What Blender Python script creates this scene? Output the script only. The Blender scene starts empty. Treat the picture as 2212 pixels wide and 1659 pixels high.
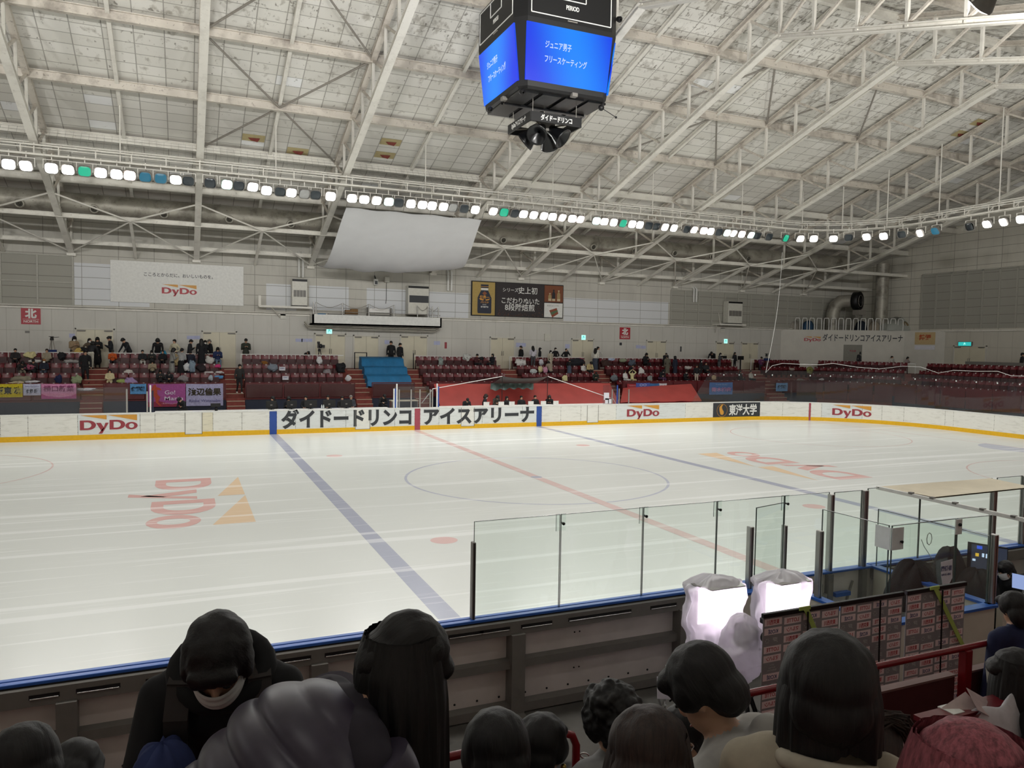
import bpy, bmesh, math, random
from mathutils import Vector, Matrix, Euler
C = bpy.context.scene.collection
sc = bpy.context.scene
V = Vector
PI = math.pi
W_, H_ = 2212.0, 1659.0

# ---------------------------------------------------------------- camera
FOC = 1636.14
CAM = V((-11.2277, -8.6110, 4.5665))
YAW, PITCH, ROLL = 0.409532, -0.0511989, 0.0165074
def _axes():
    cy, sy, cp, sp = math.cos(YAW), math.sin(YAW), math.cos(PITCH), math.sin(PITCH)
    f = V((sy*cp, cy*cp, sp)); r = V((cy, -sy, 0)); u = r.cross(f)
    cr, sr = math.cos(ROLL), math.sin(ROLL)
    return cr*r + sr*u, -sr*r + cr*u, f
CR, CU, CF = _axes()
def at(px, py, X=None, Y=None, Z=None, D=None):
    """the world point seen at a photograph pixel, on a plane or at a depth"""
    d = CF + (px - W_/2)/FOC*CR - (py - H_/2)/FOC*CU
    if X is not None: t = (X - CAM.x)/d.x
    elif Y is not None: t = (Y - CAM.y)/d.y
    elif Z is not None: t = (Z - CAM.z)/d.z
    else: t = D
    return CAM + t*d
cam_d = bpy.data.cameras.new('camera')
cam_d.sensor_fit = 'HORIZONTAL'; cam_d.sensor_width = 36.0
cam_d.lens = FOC/W_*36.0
cam_d.clip_start = 0.05; cam_d.clip_end = 300
cam = bpy.data.objects.new('camera', cam_d); C.objects.link(cam)
cam.matrix_world = Matrix(((CR.x, CU.x, -CF.x, CAM.x), (CR.y, CU.y, -CF.y, CAM.y), (CR.z, CU.z, -CF.z, CAM.z), (0, 0, 0, 1)))
sc.camera = cam

# ---------------------------------------------------------------- world, exposure
wd = bpy.data.worlds.new('world'); sc.world = wd; wd.use_nodes = True
wd.node_tree.nodes['Background'].inputs[0].default_value = (0.8, 0.85, 0.9, 1)
wd.node_tree.nodes['Background'].inputs[1].default_value = 0.02
sc.view_settings.view_transform = 'Standard'
sc.view_settings.look = 'None'
sc.view_settings.gamma = 1.0
sc.view_settings.use_curve_mapping = False
sc.view_settings.exposure = 0.0
LAMP_W = 312.0       # watts of one lit arena floodlight
FAR_FILL_W = 4300.0      # each added fill spot at the near lamp row, brightening far roof and walls
NEAR_FILL_W = 45.0         # each fill lamp added unseen above the near stand
sc.cycles.max_bounces = 10
sc.cycles.transparent_max_bounces = 24

# ---------------------------------------------------------------- object helpers
def tag(o, label=None, cat=None, group=None, kind=None):
    if label: o['label'] = label
    if cat: o['category'] = cat
    if group: o['group'] = group
    if kind: o['kind'] = kind
    return o
def thing(name, label, cat, loc=(0, 0, 0), rotz=0, group=None):
    o = bpy.data.objects.new(name, None); C.objects.link(o)
    o.empty_display_size = 0.2
    o.location = loc; o.rotation_euler = (0, 0, rotz)
    tag(o, label, cat, group)
    return o
def rootm(o):
    m = Matrix.Translation(o.location) @ o.rotation_euler.to_matrix().to_4x4()
    return m
def dup(root, loc=None, rotz=None, label=None, group=None):
    r = root.copy(); C.objects.link(r)
    if loc is not None: r.location = loc
    if rotz is not None: r.rotation_euler = (0, 0, rotz)
    if label: r['label'] = label
    if group: r['group'] = group
    for ch in list(root.children):
        c = ch.copy(); C.objects.link(c); c.parent = r
        for g in list(ch.children):
            d = g.copy(); C.objects.link(d); d.parent = c
    return r

class MB:
    """collects shapes; build() links them as one mesh object"""
    def __init__(s): s.v = []; s.f = []; s.m = []; s.sm = []
    def add(s, vs, fs, mi=0, smooth=False):
        b = len(s.v)
        s.v += [tuple(v) for v in vs]
        for f in fs:
            s.f.append([b+i for i in f]); s.m.append(mi); s.sm.append(smooth)
        return s
    def box(s, x0, x1, y0, y1, z0, z1, mi=0):
        x0, x1 = min(x0, x1), max(x0, x1); y0, y1 = min(y0, y1), max(y0, y1); z0, z1 = min(z0, z1), max(z0, z1)
        return s.add([(x0,y0,z0),(x1,y0,z0),(x1,y1,z0),(x0,y1,z0),(x0,y0,z1),(x1,y0,z1),(x1,y1,z1),(x0,y1,z1)],
                     [(0,3,2,1),(4,5,6,7),(0,1,5,4),(1,2,6,5),(2,3,7,6),(3,0,4,7)], mi)
    def bevbox(s, x0, x1, y0, y1, z0, z1, b=0.01, mi=0):
        bm = bmesh.new(); bmesh.ops.create_cube(bm, size=1)
        for v in bm.verts: v.co = V(((x0+x1)/2+v.co.x*(x1-x0), (y0+y1)/2+v.co.y*(y1-y0), (z0+z1)/2+v.co.z*(z1-z0)))
        bmesh.ops.bevel(bm, geom=list(bm.edges), offset=b, segments=2, affect='EDGES', profile=0.5)
        s.bm(bm, mi); bm.free(); return s
    def bm(s, bm, mi=0, smooth=False, mat=None):
        bm.verts.ensure_lookup_table(); bm.verts.index_update()
        s.add([(mat @ v.co if mat else v.co) for v in bm.verts], [[v.index for v in f.verts] for f in bm.faces], mi, smooth)
        return s
    def bar(s, p, q, w, h=None, mi=0, up=(0, 0, 1)):
        p, q = V(p), V(q); h = h or w
        d = (q-p); 
        if d.length < 1e-6: return s
        d.normalize(); up = V(up)
        if abs(d.dot(up)) > 0.99: up = V((0, 1, 0)) if abs(d.y) < 0.9 else V((1, 0, 0))
        a = d.cross(up).normalized(); b = a.cross(d).normalized()
        a, b = a*w/2, b*h/2
        return s.add([p-a-b, p+a-b, p+a+b, p-a+b, q-a-b, q+a-b, q+a+b, q-a+b],
                     [(0,1,2,3),(7,6,5,4),(4,5,1,0),(5,6,2,1),(6,7,3,2),(7,4,0,3)], mi)
    def hbeam(s, p, q, w, h, t=0.03, mi=0):
        """I-section beam"""
        p, q = V(p), V(q); d = (q-p).normalized(); a = d.cross(V((0,0,1))).normalized(); b = a.cross(d).normalized()
        s.bar(p+b*(h/2-t/2), q+b*(h/2-t/2), w, t, mi); s.bar(p-b*(h/2-t/2), q-b*(h/2-t/2), w, t, mi)
        s.bar(p, q, t, h-2*t, mi); return s
    def tube(s, pts, r, n=8, mi=0, cap=True, closed=False):
        pts = [V(p) for p in pts]; N = len(pts); rr = r if isinstance(r, (list, tuple)) else [r]*N
        rings = []; prev = None
        for i, p in enumerate(pts):
            if closed: d = pts[(i+1) % N]-pts[i-1]
            else: d = (pts[min(i+1, N-1)]-pts[max(i-1, 0)])
            d.normalize()
            if prev is None:
                u = V((0,0,1)) if abs(d.z) < 0.9 else V((1,0,0))
                a = d.cross(u).normalized()
            else:
                a = (prev - d*prev.dot(d)).normalized()
            prev = a; b = d.cross(a)
            rings.append([p + (a*math.cos(2*PI*k/n)+b*math.sin(2*PI*k/n))*rr[i] for k in range(n)])
        vs = [v for R in rings for v in R]; fs = []
        for i in range(N if closed else N-1):
            j = (i+1) % N
            for k in range(n):
                fs.append((i*n+k, i*n+(k+1) % n, j*n+(k+1) % n, j*n+k))
        s.add(vs, fs, mi, True)
        if cap and not closed:
            s.add(rings[0], [list(range(n))[::-1]], mi); s.add(rings[-1], [list(range(n))], mi)
        return s
    def lathe(s, prof, org=(0,0,0), axis=(0,0,1), n=16, mi=0, smooth=True):
        """prof: (radius, height) list"""
        ax = V(axis).normalized(); u = V((1,0,0)) if abs(ax.x) < 0.9 else V((0,1,0))
        a = ax.cross(u).normalized(); b = ax.cross(a); o = V(org)
        vs = []; fs = []
        for (r, h) in prof:
            for k in range(n):
                vs.append(o+ax*h+(a*math.cos(2*PI*k/n)+b*math.sin(2*PI*k/n))*max(r, 1e-4))
        for i in range(len(prof)-1):
            for k in range(n):
                fs.append((i*n+k, i*n+(k+1) % n, (i+1)*n+(k+1) % n, (i+1)*n+k))
        return s.add(vs, fs, mi, smooth)
    def prism(s, poly, org, ux, uy, th, mi=0):
        """polygon in the plane org + x*ux + y*uy, thickness th along ux x uy"""
        o, ux, uy = V(org), V(ux), V(uy); nn = ux.cross(uy).normalized()*th
        n = len(poly); a = [o+ux*p[0]+uy*p[1] for p in poly]; b = [p+nn for p in a]
        return s.add(a+b, [list(range(n))[::-1], list(range(n, 2*n))]+[(i, (i+1) % n, n+(i+1) % n, n+i) for i in range(n)], mi)
    def quad(s, a, b, c, d, mi=0): return s.add([a, b, c, d], [(0, 1, 2, 3)], mi)
    def grid(s, fn, nu, nv, mi=0, smooth=True, cu=False):
        vs = [fn(i/nu, j/nv) for i in range(nu+1) for j in range(nv+1)]
        fs = [(i*(nv+1)+j, (i+1)*(nv+1)+j, (i+1)*(nv+1)+j+1, i*(nv+1)+j+1) for i in range(nu) for j in range(nv)]
        return s.add(vs, fs, mi, smooth)
    def ell(s, c, r, mi=0, n=16, m=10, rot=None):
        c = V(c); r = (r, r, r) if not isinstance(r, (tuple, list)) else r
        M = rot.to_matrix() if rot is not None else Matrix.Identity(3)
        vs = []; fs = []
        for j in range(m+1):
            t = PI*j/m
            for k in range(n):
                a = 2*PI*k/n
                vs.append(c+M @ V((r[0]*math.sin(t)*math.cos(a), r[1]*math.sin(t)*math.sin(a), r[2]*math.cos(t))))
        for j in range(m):
            for k in range(n): fs.append((j*n+k, (j+1)*n+k, (j+1)*n+(k+1) % n, j*n+(k+1) % n))
        return s.add(vs, fs, mi, True)
    def mesh(s, name, mats):
        me = bpy.data.meshes.new(name)
        me.from_pydata(s.v, [], s.f)
        for m in (mats if isinstance(mats, (list, tuple)) else [mats]): me.materials.append(m)
        me.polygons.foreach_set('material_index', s.m)
        me.polygons.foreach_set('use_smooth', s.sm)
        me.update(); return me
    def build(s, name, mats, parent=None, world=True, kind=None):
        """world=True: the coordinates are the world's, whatever the parent's place"""
        o = bpy.data.objects.new(name, s.mesh(name, mats)); C.objects.link(o)
        if parent is not None:
            o.parent = parent
            if world:
                p = parent; m = Matrix.Identity(4)
                while p is not None:
                    m = rootm(p) @ m if p.parent is None else (p.matrix_parent_inverse @ rootm(p)) @ m
                    p = p.parent
                o.matrix_parent_inverse = m.inverted()
        if kind: o['kind'] = kind
        return o

_tmp = bpy.data.scenes.new('tmp')
def evaluated(o):
    """the mesh of an object with its modifiers, worked out in an otherwise empty scene"""
    _tmp.collection.objects.link(o); vl = _tmp.view_layers[0]; vl.update()
    me = bpy.data.meshes.new_from_object(o.evaluated_get(vl.depsgraph)); _tmp.collection.objects.unlink(o); return me
_txt = {}
def txt(body, size, th=0.004, bold=0.0, align='CENTER', sx=1.0, space=1.0):
    """text as a flat solid bmesh in the xy plane, centred on the origin"""
    key = (body, size, th, bold, sx, space)
    if key in _txt: return _txt[key].copy()
    c = bpy.data.curves.new('t', 'FONT'); c.body = body; c.size = size; c.offset = bold*size
    c.align_x = 'CENTER'; c.align_y = 'CENTER'; c.space_character = space; c.extrude = th/2; c.resolution_u = 4
    o = bpy.data.objects.new('t', c); me = evaluated(o)
    bm = bmesh.new(); bm.from_mesh(me)
    xs = [v.co.x for v in bm.verts]; ys = [v.co.y for v in bm.verts]
    if xs:
        cx, cy = (min(xs)+max(xs))/2, (min(ys)+max(ys))/2
        for v in bm.verts: v.co = V(((v.co.x-cx)*sx, v.co.y-cy, v.co.z))
    bpy.data.objects.remove(o); bpy.data.curves.remove(c); bpy.data.meshes.remove(me)
    _txt[key] = bm.copy(); return bm
def frame(org, ux, uy):
    """matrix that takes the xy plane to a wall: x along ux, y along uy"""
    ux, uy = V(ux).normalized(), V(uy).normalized(); n = ux.cross(uy)
    return Matrix(((ux.x, uy.x, n.x, org[0]), (ux.y, uy.y, n.y, org[1]), (ux.z, uy.z, n.z, org[2]), (0, 0, 0, 1)))
def put_text(mb, body, size, org, ux=(1,0,0), uy=(0,0,1), bold=0.0, mi=0, sx=1.0, th=0.004, width=None, space=1.0):
    bm = txt(body, size, th, bold, sx=sx, space=space)
    if width:
        xs = [v.co.x for v in bm.verts]; k = width/(max(xs)-min(xs))
        for v in bm.verts: v.co.x *= k
    mb.bm(bm, mi, False, frame(org, ux, uy)); bm.free(); return mb
# heavy hand-drawn letters of the arena's drinks logo: unit = cap height, y up
def _arc(cx, cy, rx, ry, a0, a1, n=14): return [(cx+rx*math.cos(math.radians(a0+(a1-a0)*i/n)), cy+ry*math.sin(math.radians(a0+(a1-a0)*i/n))) for i in range(n+1)]
def _ring(outer, inner):
    n = len(outer); return [[outer[i], outer[(i+1) % n], inner[(i+1) % n], inner[i]] for i in range(n)]
def logo_polys():
    red = []; gold = []
    def D(x):
        o = [(x, 0), (x+.55, 0)]+_arc(x+.55, .5, .62, .5, -90, 90, 12)[1:-1]+[(x+.55, 1), (x, 1)]
        i = [(x+.3, .19), (x+.52, .19)]+_arc(x+.52, .5, .32, .31, -90, 90, 12)[1:-1]+[(x+.52, .81), (x+.3, .81)]
        red.extend(_ring(o, i))
    D(0.0); D(2.16)
    red.append([(1.18, .72), (1.52, .72), (1.77, .16), (1.60, -.22)]); red.append([(1.86, .72), (2.10, .72), (1.62, -.40), (1.34, -.40), (1.55, -.06), (1.72, .20)])
    o = _arc(3.80, .36, .46, .39, 0, 360, 20)[:-1]; i = _arc(3.80, .36, .20, .235, 0, 360, 20)[:-1]
    red.extend(_ring(o, i))
    gold.append([(0.05, 1.52), (1.95, 1.52), (1.95, 1.06)]); gold.append([(2.02, 1.52), (4.22, 1.52), (4.22, .90)])
    return red, gold
LOGO_RED, LOGO_GOLD = logo_polys()
def put_logo(mbr, mbg, org, ux, uy, width, th=0.004, xyf=None):
    """logo centred at org, width metres wide"""
    k = width/4.26; o = V(org); ux, uy = V(ux), V(uy)*.80
    for polys, mb in ((LOGO_RED, mbr), (LOGO_GOLD, mbg)):
        for p in polys: mb.prism([((x-2.13)*k, (y-.56)*k) for x, y in p], o, ux, uy, th)
# ---------------------------------------------------------------- materials
def srgb(c):
    if isinstance(c, str): c = [int(c[i:i+2], 16) for i in (0, 2, 4)]
    c = [x/255 for x in c]
    return tuple(x/12.92 if x <= 0.04045 else ((x+0.055)/1.055)**2.4 for x in c)+(1.0,)
class NM:
    def __init__(s, name):
        s.m = bpy.data.materials.new(name); s.m.use_nodes = True
        s.t = s.m.node_tree; s.n = s.t.nodes; s.b = s.n['Principled BSDF']
        s.tc = s.n.new('ShaderNodeTexCoord')
    def link(s, a, b): s.t.links.new(a, b)
    def node(s, typ, ins=None, **kw):
        n = s.n.new(typ)
        for k, v in kw.items(): setattr(n, k, v)
        for k, v in (ins or {}).items():
            if hasattr(v, 'is_linked') or hasattr(v, 'links'): s.link(v, n.inputs[k])
            else: n.inputs[k].default_value = v
        return n
    def math(s, op, a, b=0.0, c=None, clamp=False):
        d = {0: a, 1: b}
        if c is not None: d[2] = c
        return s.node('ShaderNodeMath', d, operation=op, use_clamp=clamp).outputs[0]
    def obj(s, sc_=(1, 1, 1), rot=(0, 0, 0)):
        return s.node('ShaderNodeMapping', {'Vector': s.tc.outputs['Object'], 'Scale': sc_, 'Rotation': rot}).outputs[0]
    def noise(s, vec, scale=5, detail=4, rough=0.5, dist=0.0):
        return s.node('ShaderNodeTexNoise', {'Vector': vec, 'Scale': scale, 'Detail': detail, 'Roughness': rough, 'Distortion': dist}).outputs[0]
    def ramp(s, fac, stops, interp='LINEAR'):
        r = s.node('ShaderNodeValToRGB', {0: fac}); r.color_ramp.interpolation = interp
        e = r.color_ramp.elements
        while len(e) < len(stops): e.new(0.5)
        for i, (p, c) in enumerate(stops): e[i].position = p; e[i].color = c if len(c) == 4 else tuple(c)+(1,)
        return r.outputs[0]
    def mix(s, f, a, b, blend='MIX'):
        n = s.node('ShaderNodeMix', data_type='RGBA', blend_type=blend)
        for i, v in ((0, f), (6, a), (7, b)):
            if hasattr(v, 'links'): s.link(v, n.inputs[i])
            else: n.inputs[i].default_value = v
        return n.outputs[2]
    def sep(s, vec): return s.node('ShaderNodeSeparateXYZ', {0: vec}).outputs
    def set(s, **kw):
        names = {'col': 'Base Color', 'rough': 'Roughness', 'metal': 'Metallic', 'spec': 'Specular IOR Level', 'alpha': 'Alpha', 'ior': 'IOR', 'trans': 'Transmission Weight', 'coat': 'Coat Weight', 'nrm': 'Normal', 'em': 'Emission Color', 'es': 'Emission Strength', 'sheen': 'Sheen Weight', 'sss': 'Subsurface Weight'}
        for k, v in kw.items():
            i = s.b.inputs[names[k]]
            if hasattr(v, 'links'): s.link(v, i)
            else: i.default_value = v
        return s.m
    def bump(s, h, strength=0.3, dist=0.01): return s.node('ShaderNodeBump', {'Height': h, 'Strength': strength, 'Distance': dist}).outputs[0]
    def line(s, x, period, width, off=0.0):
        """1 inside a joint line that repeats along x"""
        f = s.math('FRACT', s.math('DIVIDE', s.math('ADD', x, off+width/2), period))
        return s.math('LESS_THAN', f, width/period)
def plain(name, col, rough=0.5, metal=0.0, var=0.06, scale=8, spec=0.5, **kw):
    """one colour with a faint procedural unevenness"""
    k = NM(name); c = srgb(col)
    n = k.noise(k.obj(), scale, 3)
    lo = tuple(x*(1-var) for x in c[:3])+(1,); hi = tuple(min(1, x*(1+var)) for x in c[:3])+(1,)
    return k.set(col=k.ramp(n, [(0.3, lo), (0.7, hi)]), rough=rough, metal=metal, spec=spec, **kw)

M = {}
# -- ice: milky white under a clear glossy skin, fine blade scratches
def ice_mat(name, col, tint=0.0):
    k = NM(name); P = k.obj()
    big = k.noise(P, 0.12, 3); c = srgb(col)
    base = k.ramp(big, [(0.3, tuple(x*0.93 for x in c[:3])), (0.7, c[:3])])
    scr = None
    for i, (rx, sx, sy, th) in enumerate(((0.05, 0.05, 2.2, 0.58), (0.9, 0.35, 9, 0.655), (-0.6, 0.3, 8, 0.66), (0.25, 0.2, 10, 0.645))):
        nn = k.noise(k.node('ShaderNodeMapping', {'Vector': k.tc.outputs['Object'], 'Rotation': (0, 0, rx), 'Scale': (sx, sy, 1)}).outputs[0], 1.0, 3, 0.55, 0.15)
        g = k.ramp(nn, [(th, (0, 0, 0)), (th+0.05, (1, 1, 1))])
        scr = g if scr is None else k.math('MAXIMUM', scr, g)
    col_ = k.mix(k.math('MULTIPLY', scr, 0.4), base, (0.93, 0.94, 0.94, 1))
    fine = k.noise(k.obj((1, 1, 1)), 35, 3)
    rough = k.math('ADD', k.math('MULTIPLY', k.noise(P, 0.35, 4), 0.15), k.math('ADD', 0.33, k.math('MULTIPLY', scr, 0.1)))
    k.b.inputs['Coat Weight'].default_value = 0.42; k.b.inputs['Coat Roughness'].default_value = 0.20; k.b.inputs['Coat IOR'].default_value = 1.33
    h = k.math('ADD', k.math('MULTIPLY', scr, -0.5), k.math('MULTIPLY', k.noise(k.obj((0.6, 1.2, 1)), 2.0, 4), 0.8))
    nr = k.bump(h, 0.05, 0.01); k.link(nr, k.b.inputs['Coat Normal'])
    return k.set(col=col_, rough=rough, ior=1.33, spec=0.15, nrm=nr)
M['ice'] = ice_mat('white ice', 'd6d9d5')
M['ice_blue'] = ice_mat('blue line under ice', 'a2a6b8')
M['ice_red'] = ice_mat('red line under ice', 'd3b8b4')
M['ice_circle'] = ice_mat('blue circle under ice', 'b4b8c8')
M['ice_logo_red'] = ice_mat('red logo under ice', 'd8aba5')
M['ice_logo_gold'] = ice_mat('orange logo under ice', 'e2c5a2')
M['ice_spot'] = ice_mat('red spot under ice', 'd8b4b0')
# -- dasher boards: white plastic with puck scuffs and grime low down
def board_mat(name, col):
    k = NM(name); P = k.obj(); c = srgb(col)
    a = k.noise(k.obj((0.8, 0.8, 5)), 2.2, 6, 0.65, 0.6)
    b = k.noise(k.obj((3, 3, 9)), 3.0, 5, 0.7)
    sc1 = k.ramp(a, [(0.52, (0, 0, 0)), (0.75, (1, 1, 1))]); sc2 = k.ramp(b, [(0.60, (0, 0, 0)), (0.72, (1, 1, 1))])
    f = k.math('MULTIPLY', k.math('MAXIMUM', k.math('MULTIPLY', sc1, .55), k.math('MULTIPLY', sc2, .5)), 0.8)
    return k.set(col=k.mix(f, c, srgb('9a9488')), rough=0.35)
M['board'] = board_mat('scuffed white board', 'ecebe4')
M['board_cream'] = board_mat('cream board', 'e6dfc8')
M['ad_pale'] = board_mat('pale advertisement film', 'e3e7e6')
M['yellow'] = plain('yellow kick plate', 'eab616', 0.4)
M['blue'] = plain('blue plastic cap', '2a5eb4', 0.4)
M['blue_paint'] = plain('blue marking', '2c4f9e', 0.4)
M['red_paint'] = plain('red marking', 'a84a58', 0.4)
M['logo_red'] = plain('logo red', '9c3a44', 0.45)
M['logo_red2'] = plain('logo bright red', 'b02c3a', 0.45)
M['logo_gold'] = plain('logo orange', 'd79a3c', 0.45)
M['ink'] = plain('charcoal lettering', '33363a', 0.5)
M['black'] = plain('black', '0b0b0d', 0.5)
M['blackgloss'] = plain('black plastic', '101113', 0.25)
M['white'] = plain('white', 'e6e6e2', 0.5)
M['paper'] = plain('paper', 'dcdce4', 0.7)
M['paper_blue'] = plain('pale blue paper', 'b8bddc', 0.7)
# -- walls of panels with joints and streaks
def panel_mat(name, col, px, pz, lw=0.025, joint='8d8a80', var=0.10, stain=0.25, axis='x', zoff=0.0):
    k = NM(name); P = k.tc.outputs['Object']; s_ = k.sep(P); x = s_[0] if axis == 'x' else s_[1]
    j = k.math('MAXIMUM', k.line(x, px, lw), k.line(s_[2], pz, lw, zoff))
    c = srgb(col)
    n1 = k.noise(k.obj((1, 1, .35)), 0.7, 5, 0.6); n2 = k.noise(k.obj((6, 6, 0.6)), 1.0, 4)
    base = k.ramp(n1, [(0.3, tuple(v*(1-var) for v in c[:3])), (0.7, c[:3])])
    st = k.math('MULTIPLY', k.ramp(n2, [(0.58, (0, 0, 0)), (0.75, (1, 1, 1))]), stain)
    base = k.mix(st, base, tuple(v*0.72 for v in c[:3])+(1,))
    return k.set(col=k.mix(k.math('MULTIPLY', j, 0.8), base, srgb(joint)), rough=0.65, nrm=k.bump(k.math('MULTIPLY', j, -1), 0.3, 0.01))
M['wall_low'] = panel_mat('cream wall panels', 'd3d1ca', 1.05, 2.0, 0.02, 'a9a69b', zoff=1.05)
M['wall_up'] = panel_mat('stained upper wall boards', 'cdcac1', 1.82, 0.61, 0.03, '807d73', 0.14, 0.5)
M['wall_up_y'] = panel_mat('stained end wall boards', 'd6d2c6', 1.82, 0.61, 0.03, '7a776d', 0.12, 0.4, 'y')
M['patch'] = panel_mat('repainted white boards', 'dfe1e4', 1.82, 0.61, 0.03, '85837b', 0.03, 0.05)
M['shutter'] = panel_mat('grey shuttered window', 'a9a79d', 30, 0.61, 0.03, '6f6d64', 0.05, 0.1)
M['mullion'] = plain('pale mullion', 'b0aea4', 0.5)
M['wall_plain'] = plain('pale painted wall', 'd4d1c8', 0.65, var=0.04, scale=1.5)
M['door'] = plain('cream steel door', 'd8d2bc', 0.5, var=0.03, scale=2)
M['doorgap'] = plain('dark gap', '4b4840', 0.7)
M['handle'] = plain('steel handle', '8c8c8c', 0.3, 0.8)
# -- ceiling boards, grid of joints, peeling dirt
def ceiling_mat():
    k = NM('dirty ceiling boards'); s_ = k.sep(k.tc.outputs['Object'])
    x, y, z = s_[0], s_[1], s_[2]
    gx = k.line(x, 1.067, 0.04, 0.1); gy = k.line(y, 0.615, 0.035)
    cell = k.node('ShaderNodeCombineXYZ', {0: k.math('FLOOR', k.math('DIVIDE', k.math('ADD', x, .1), 1.067)), 1: k.math('FLOOR', k.math('DIVIDE', y, .615)), 2: 0.0}).outputs[0]
    wn = k.node('ShaderNodeTexWhiteNoise', {'Vector': cell}).outputs[0]
    ridge = k.math('SUBTRACT', 1.0, k.math('DIVIDE', k.math('ABSOLUTE', k.math('SUBTRACT', y, 15.0)), 19.0), clamp=True)
    n1 = k.noise(k.obj((1.2, 0.8, 1)), 1.9, 6, 0.62, 0.3); n2 = k.noise(k.obj((4, 2.4, 1)), 1.5, 4, 0.6)
    n3 = k.noise(k.obj(), 0.18, 3)
    thr = k.math('SUBTRACT', 0.66, k.math('MULTIPLY', ridge, 0.17))
    peel = k.math('MULTIPLY', k.math('SUBTRACT', n1, thr), 9.0, clamp=True)
    spots = k.math('MULTIPLY', k.math('SUBTRACT', n2, k.math('ADD', thr, 0.06)), 14.0, clamp=True)
    base = k.ramp(wn, [(0.0, srgb('e2e0d9')), (0.6, srgb('eae8e2')), (0.975, srgb('eae8e2')), (0.985, srgb('f8f9fa'))], 'CONSTANT')
    c = k.mix(k.math('MULTIPLY', peel, 0.75), base, srgb('a8a399'))
    c = k.mix(k.math('MULTIPLY', spots, 0.8), c, srgb('7d786f'))
    c = k.mix(k.ramp(n3, [(.35, (0, 0, 0)), (.8, (.3, .3, .3))]), c, srgb('9a958a'))
    j = k.math('MAXIMUM', gx, gy)
    return k.set(col=k.mix(k.math('MULTIPLY', j, 0.62), c, srgb('77736a')), rough=0.8, nrm=k.bump(k.math('MULTIPLY', j, -1), .3, .01))
M['ceiling'] = ceiling_mat()
def steel_mat(name, col, dirt, amt):
    k = NM(name); c = srgb(col)
    n = k.noise(k.obj((1, 1, 1)), 1.3, 6, 0.65); m2 = k.noise(k.obj((3, 3, 3)), 3, 4)
    f = k.math('MULTIPLY', k.ramp(n, [(0.5, (0, 0, 0)), (0.72, (1, 1, 1))]), amt)
    g = k.math('MULTIPLY', k.ramp(m2, [(0.63, (0, 0, 0)), (0.7, (1, 1, 1))]), amt*.8)
    return k.set(col=k.mix(k.math('MAXIMUM', f, g), c, srgb(dirt)), rough=0.5)
M['steel'] = steel_mat('cream painted steel', 'e6e3da', '8f867c', 0.35)
M['steel_dirty'] = steel_mat('dirty cream steel', 'd6cfc4', '7c7068', 0.7)
M['rod'] = plain('grey steel rod', '8f8a82', 0.5)
M['duct'] = steel_mat('dusty galvanised duct', 'aaa69b', '5e5a52', 0.8)
M['duct'].node_tree.nodes['Principled BSDF'].inputs['Metallic'].default_value = 0.35
M['metal'] = plain('brushed aluminium', 'b4b3b0', 0.32, 0.85)
M['chrome'] = plain('chrome', 'd8d8d8', 0.15, 1.0)
M['greymetal'] = plain('grey painted steel', '77746f', 0.45)
M['boardback'] = plain('pale board back', 'd6d0ca', 0.55, var=0.08, scale=3)
M['concrete'] = None
def concrete():
    k = NM('dark wet concrete'); n = k.noise(k.obj(), 1.2, 6, 0.6); w = k.noise(k.obj((1, 2, 1)), 0.8, 4)
    wet = k.ramp(w, [(0.55, (0, 0, 0)), (0.62, (1, 1, 1))])
    return k.set(col=k.mix(wet, k.ramp(n, [(.3, srgb('4c4a46')), (.7, srgb('6a6762'))]), srgb('2b2a28')), rough=k.math('SUBTRACT', 0.75, k.math('MULTIPLY', wet, 0.45)))
M['concrete'] = concrete()
# -- stands
M['tread'] = plain('red brown step carpet', '7c3b33', 0.8, var=0.15, scale=6)
M['nosing'] = plain('pale step nosing', 'b7a48e', 0.6)
M['parapet'] = plain('maroon parapet panel', '5c2428', 0.35)
M['parapet_brown'] = plain('brown tinted panel', '4c2b2c', 0.25)
M['maroon'] = plain('dark maroon steel', '571318', 0.4)
M['navy'] = plain('navy padding', '1a2238', 0.5)
M['redsheet'] = plain('red plastic sheet', 'a8443f', 0.4, var=0.10, scale=1.2)
M['seat'] = plain('dark red plastic seat', '6a1620', 0.35)
M['seat_pan'] = plain('deep red seat pan', '3c0a10', 0.4)
M['rail_red'] = plain('dark red painted tube', '74131b', 0.25)
M['bluetarp'] = plain('blue tarpaulin', '1f6fa0', 0.6, var=0.15, scale=2)
M['teal'] = plain('grey green tarp', '6b8580', 0.35, var=0.2, scale=4)
M['cloth'] = plain('white sheet', 'dcdddf', 0.8, var=0.03, scale=1)
M['beige'] = plain('beige canvas', 'cfc5ae', 0.7, var=0.06, scale=3)
# -- glass
def glass(name, tint, refl=1.0, haze=0.0):
    k = NM(name); k.n.remove(k.b)
    out = k.n['Material Output']
    tr = k.node('ShaderNodeBsdfTransparent', {0: tint}); gl = k.node('ShaderNodeBsdfGlossy', {0: (1, 1, 1, 1), 'Roughness': 0.02})
    fr = k.node('ShaderNodeFresnel', {'IOR': 1.5}).outputs[0]
    bf = k.node('ShaderNodeNewGeometry').outputs['Backfacing']
    f = k.math('MULTIPLY', k.math('MULTIPLY', fr, refl), k.math('SUBTRACT', 1.0, bf), clamp=True)
    mx = k.node('ShaderNodeMixShader', {0: f, 1: tr.outputs[0], 2: gl.outputs[0]})
    last = mx.outputs[0]
    if haze:
        df = k.node('ShaderNodeBsdfDiffuse', {0: (0.8, 0.82, 0.82, 1)})
        last = k.node('ShaderNodeMixShader', {0: haze, 1: last, 2: df.outputs[0]}).outputs[0]
    k.link(last, out.inputs[0]); return k.m
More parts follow.
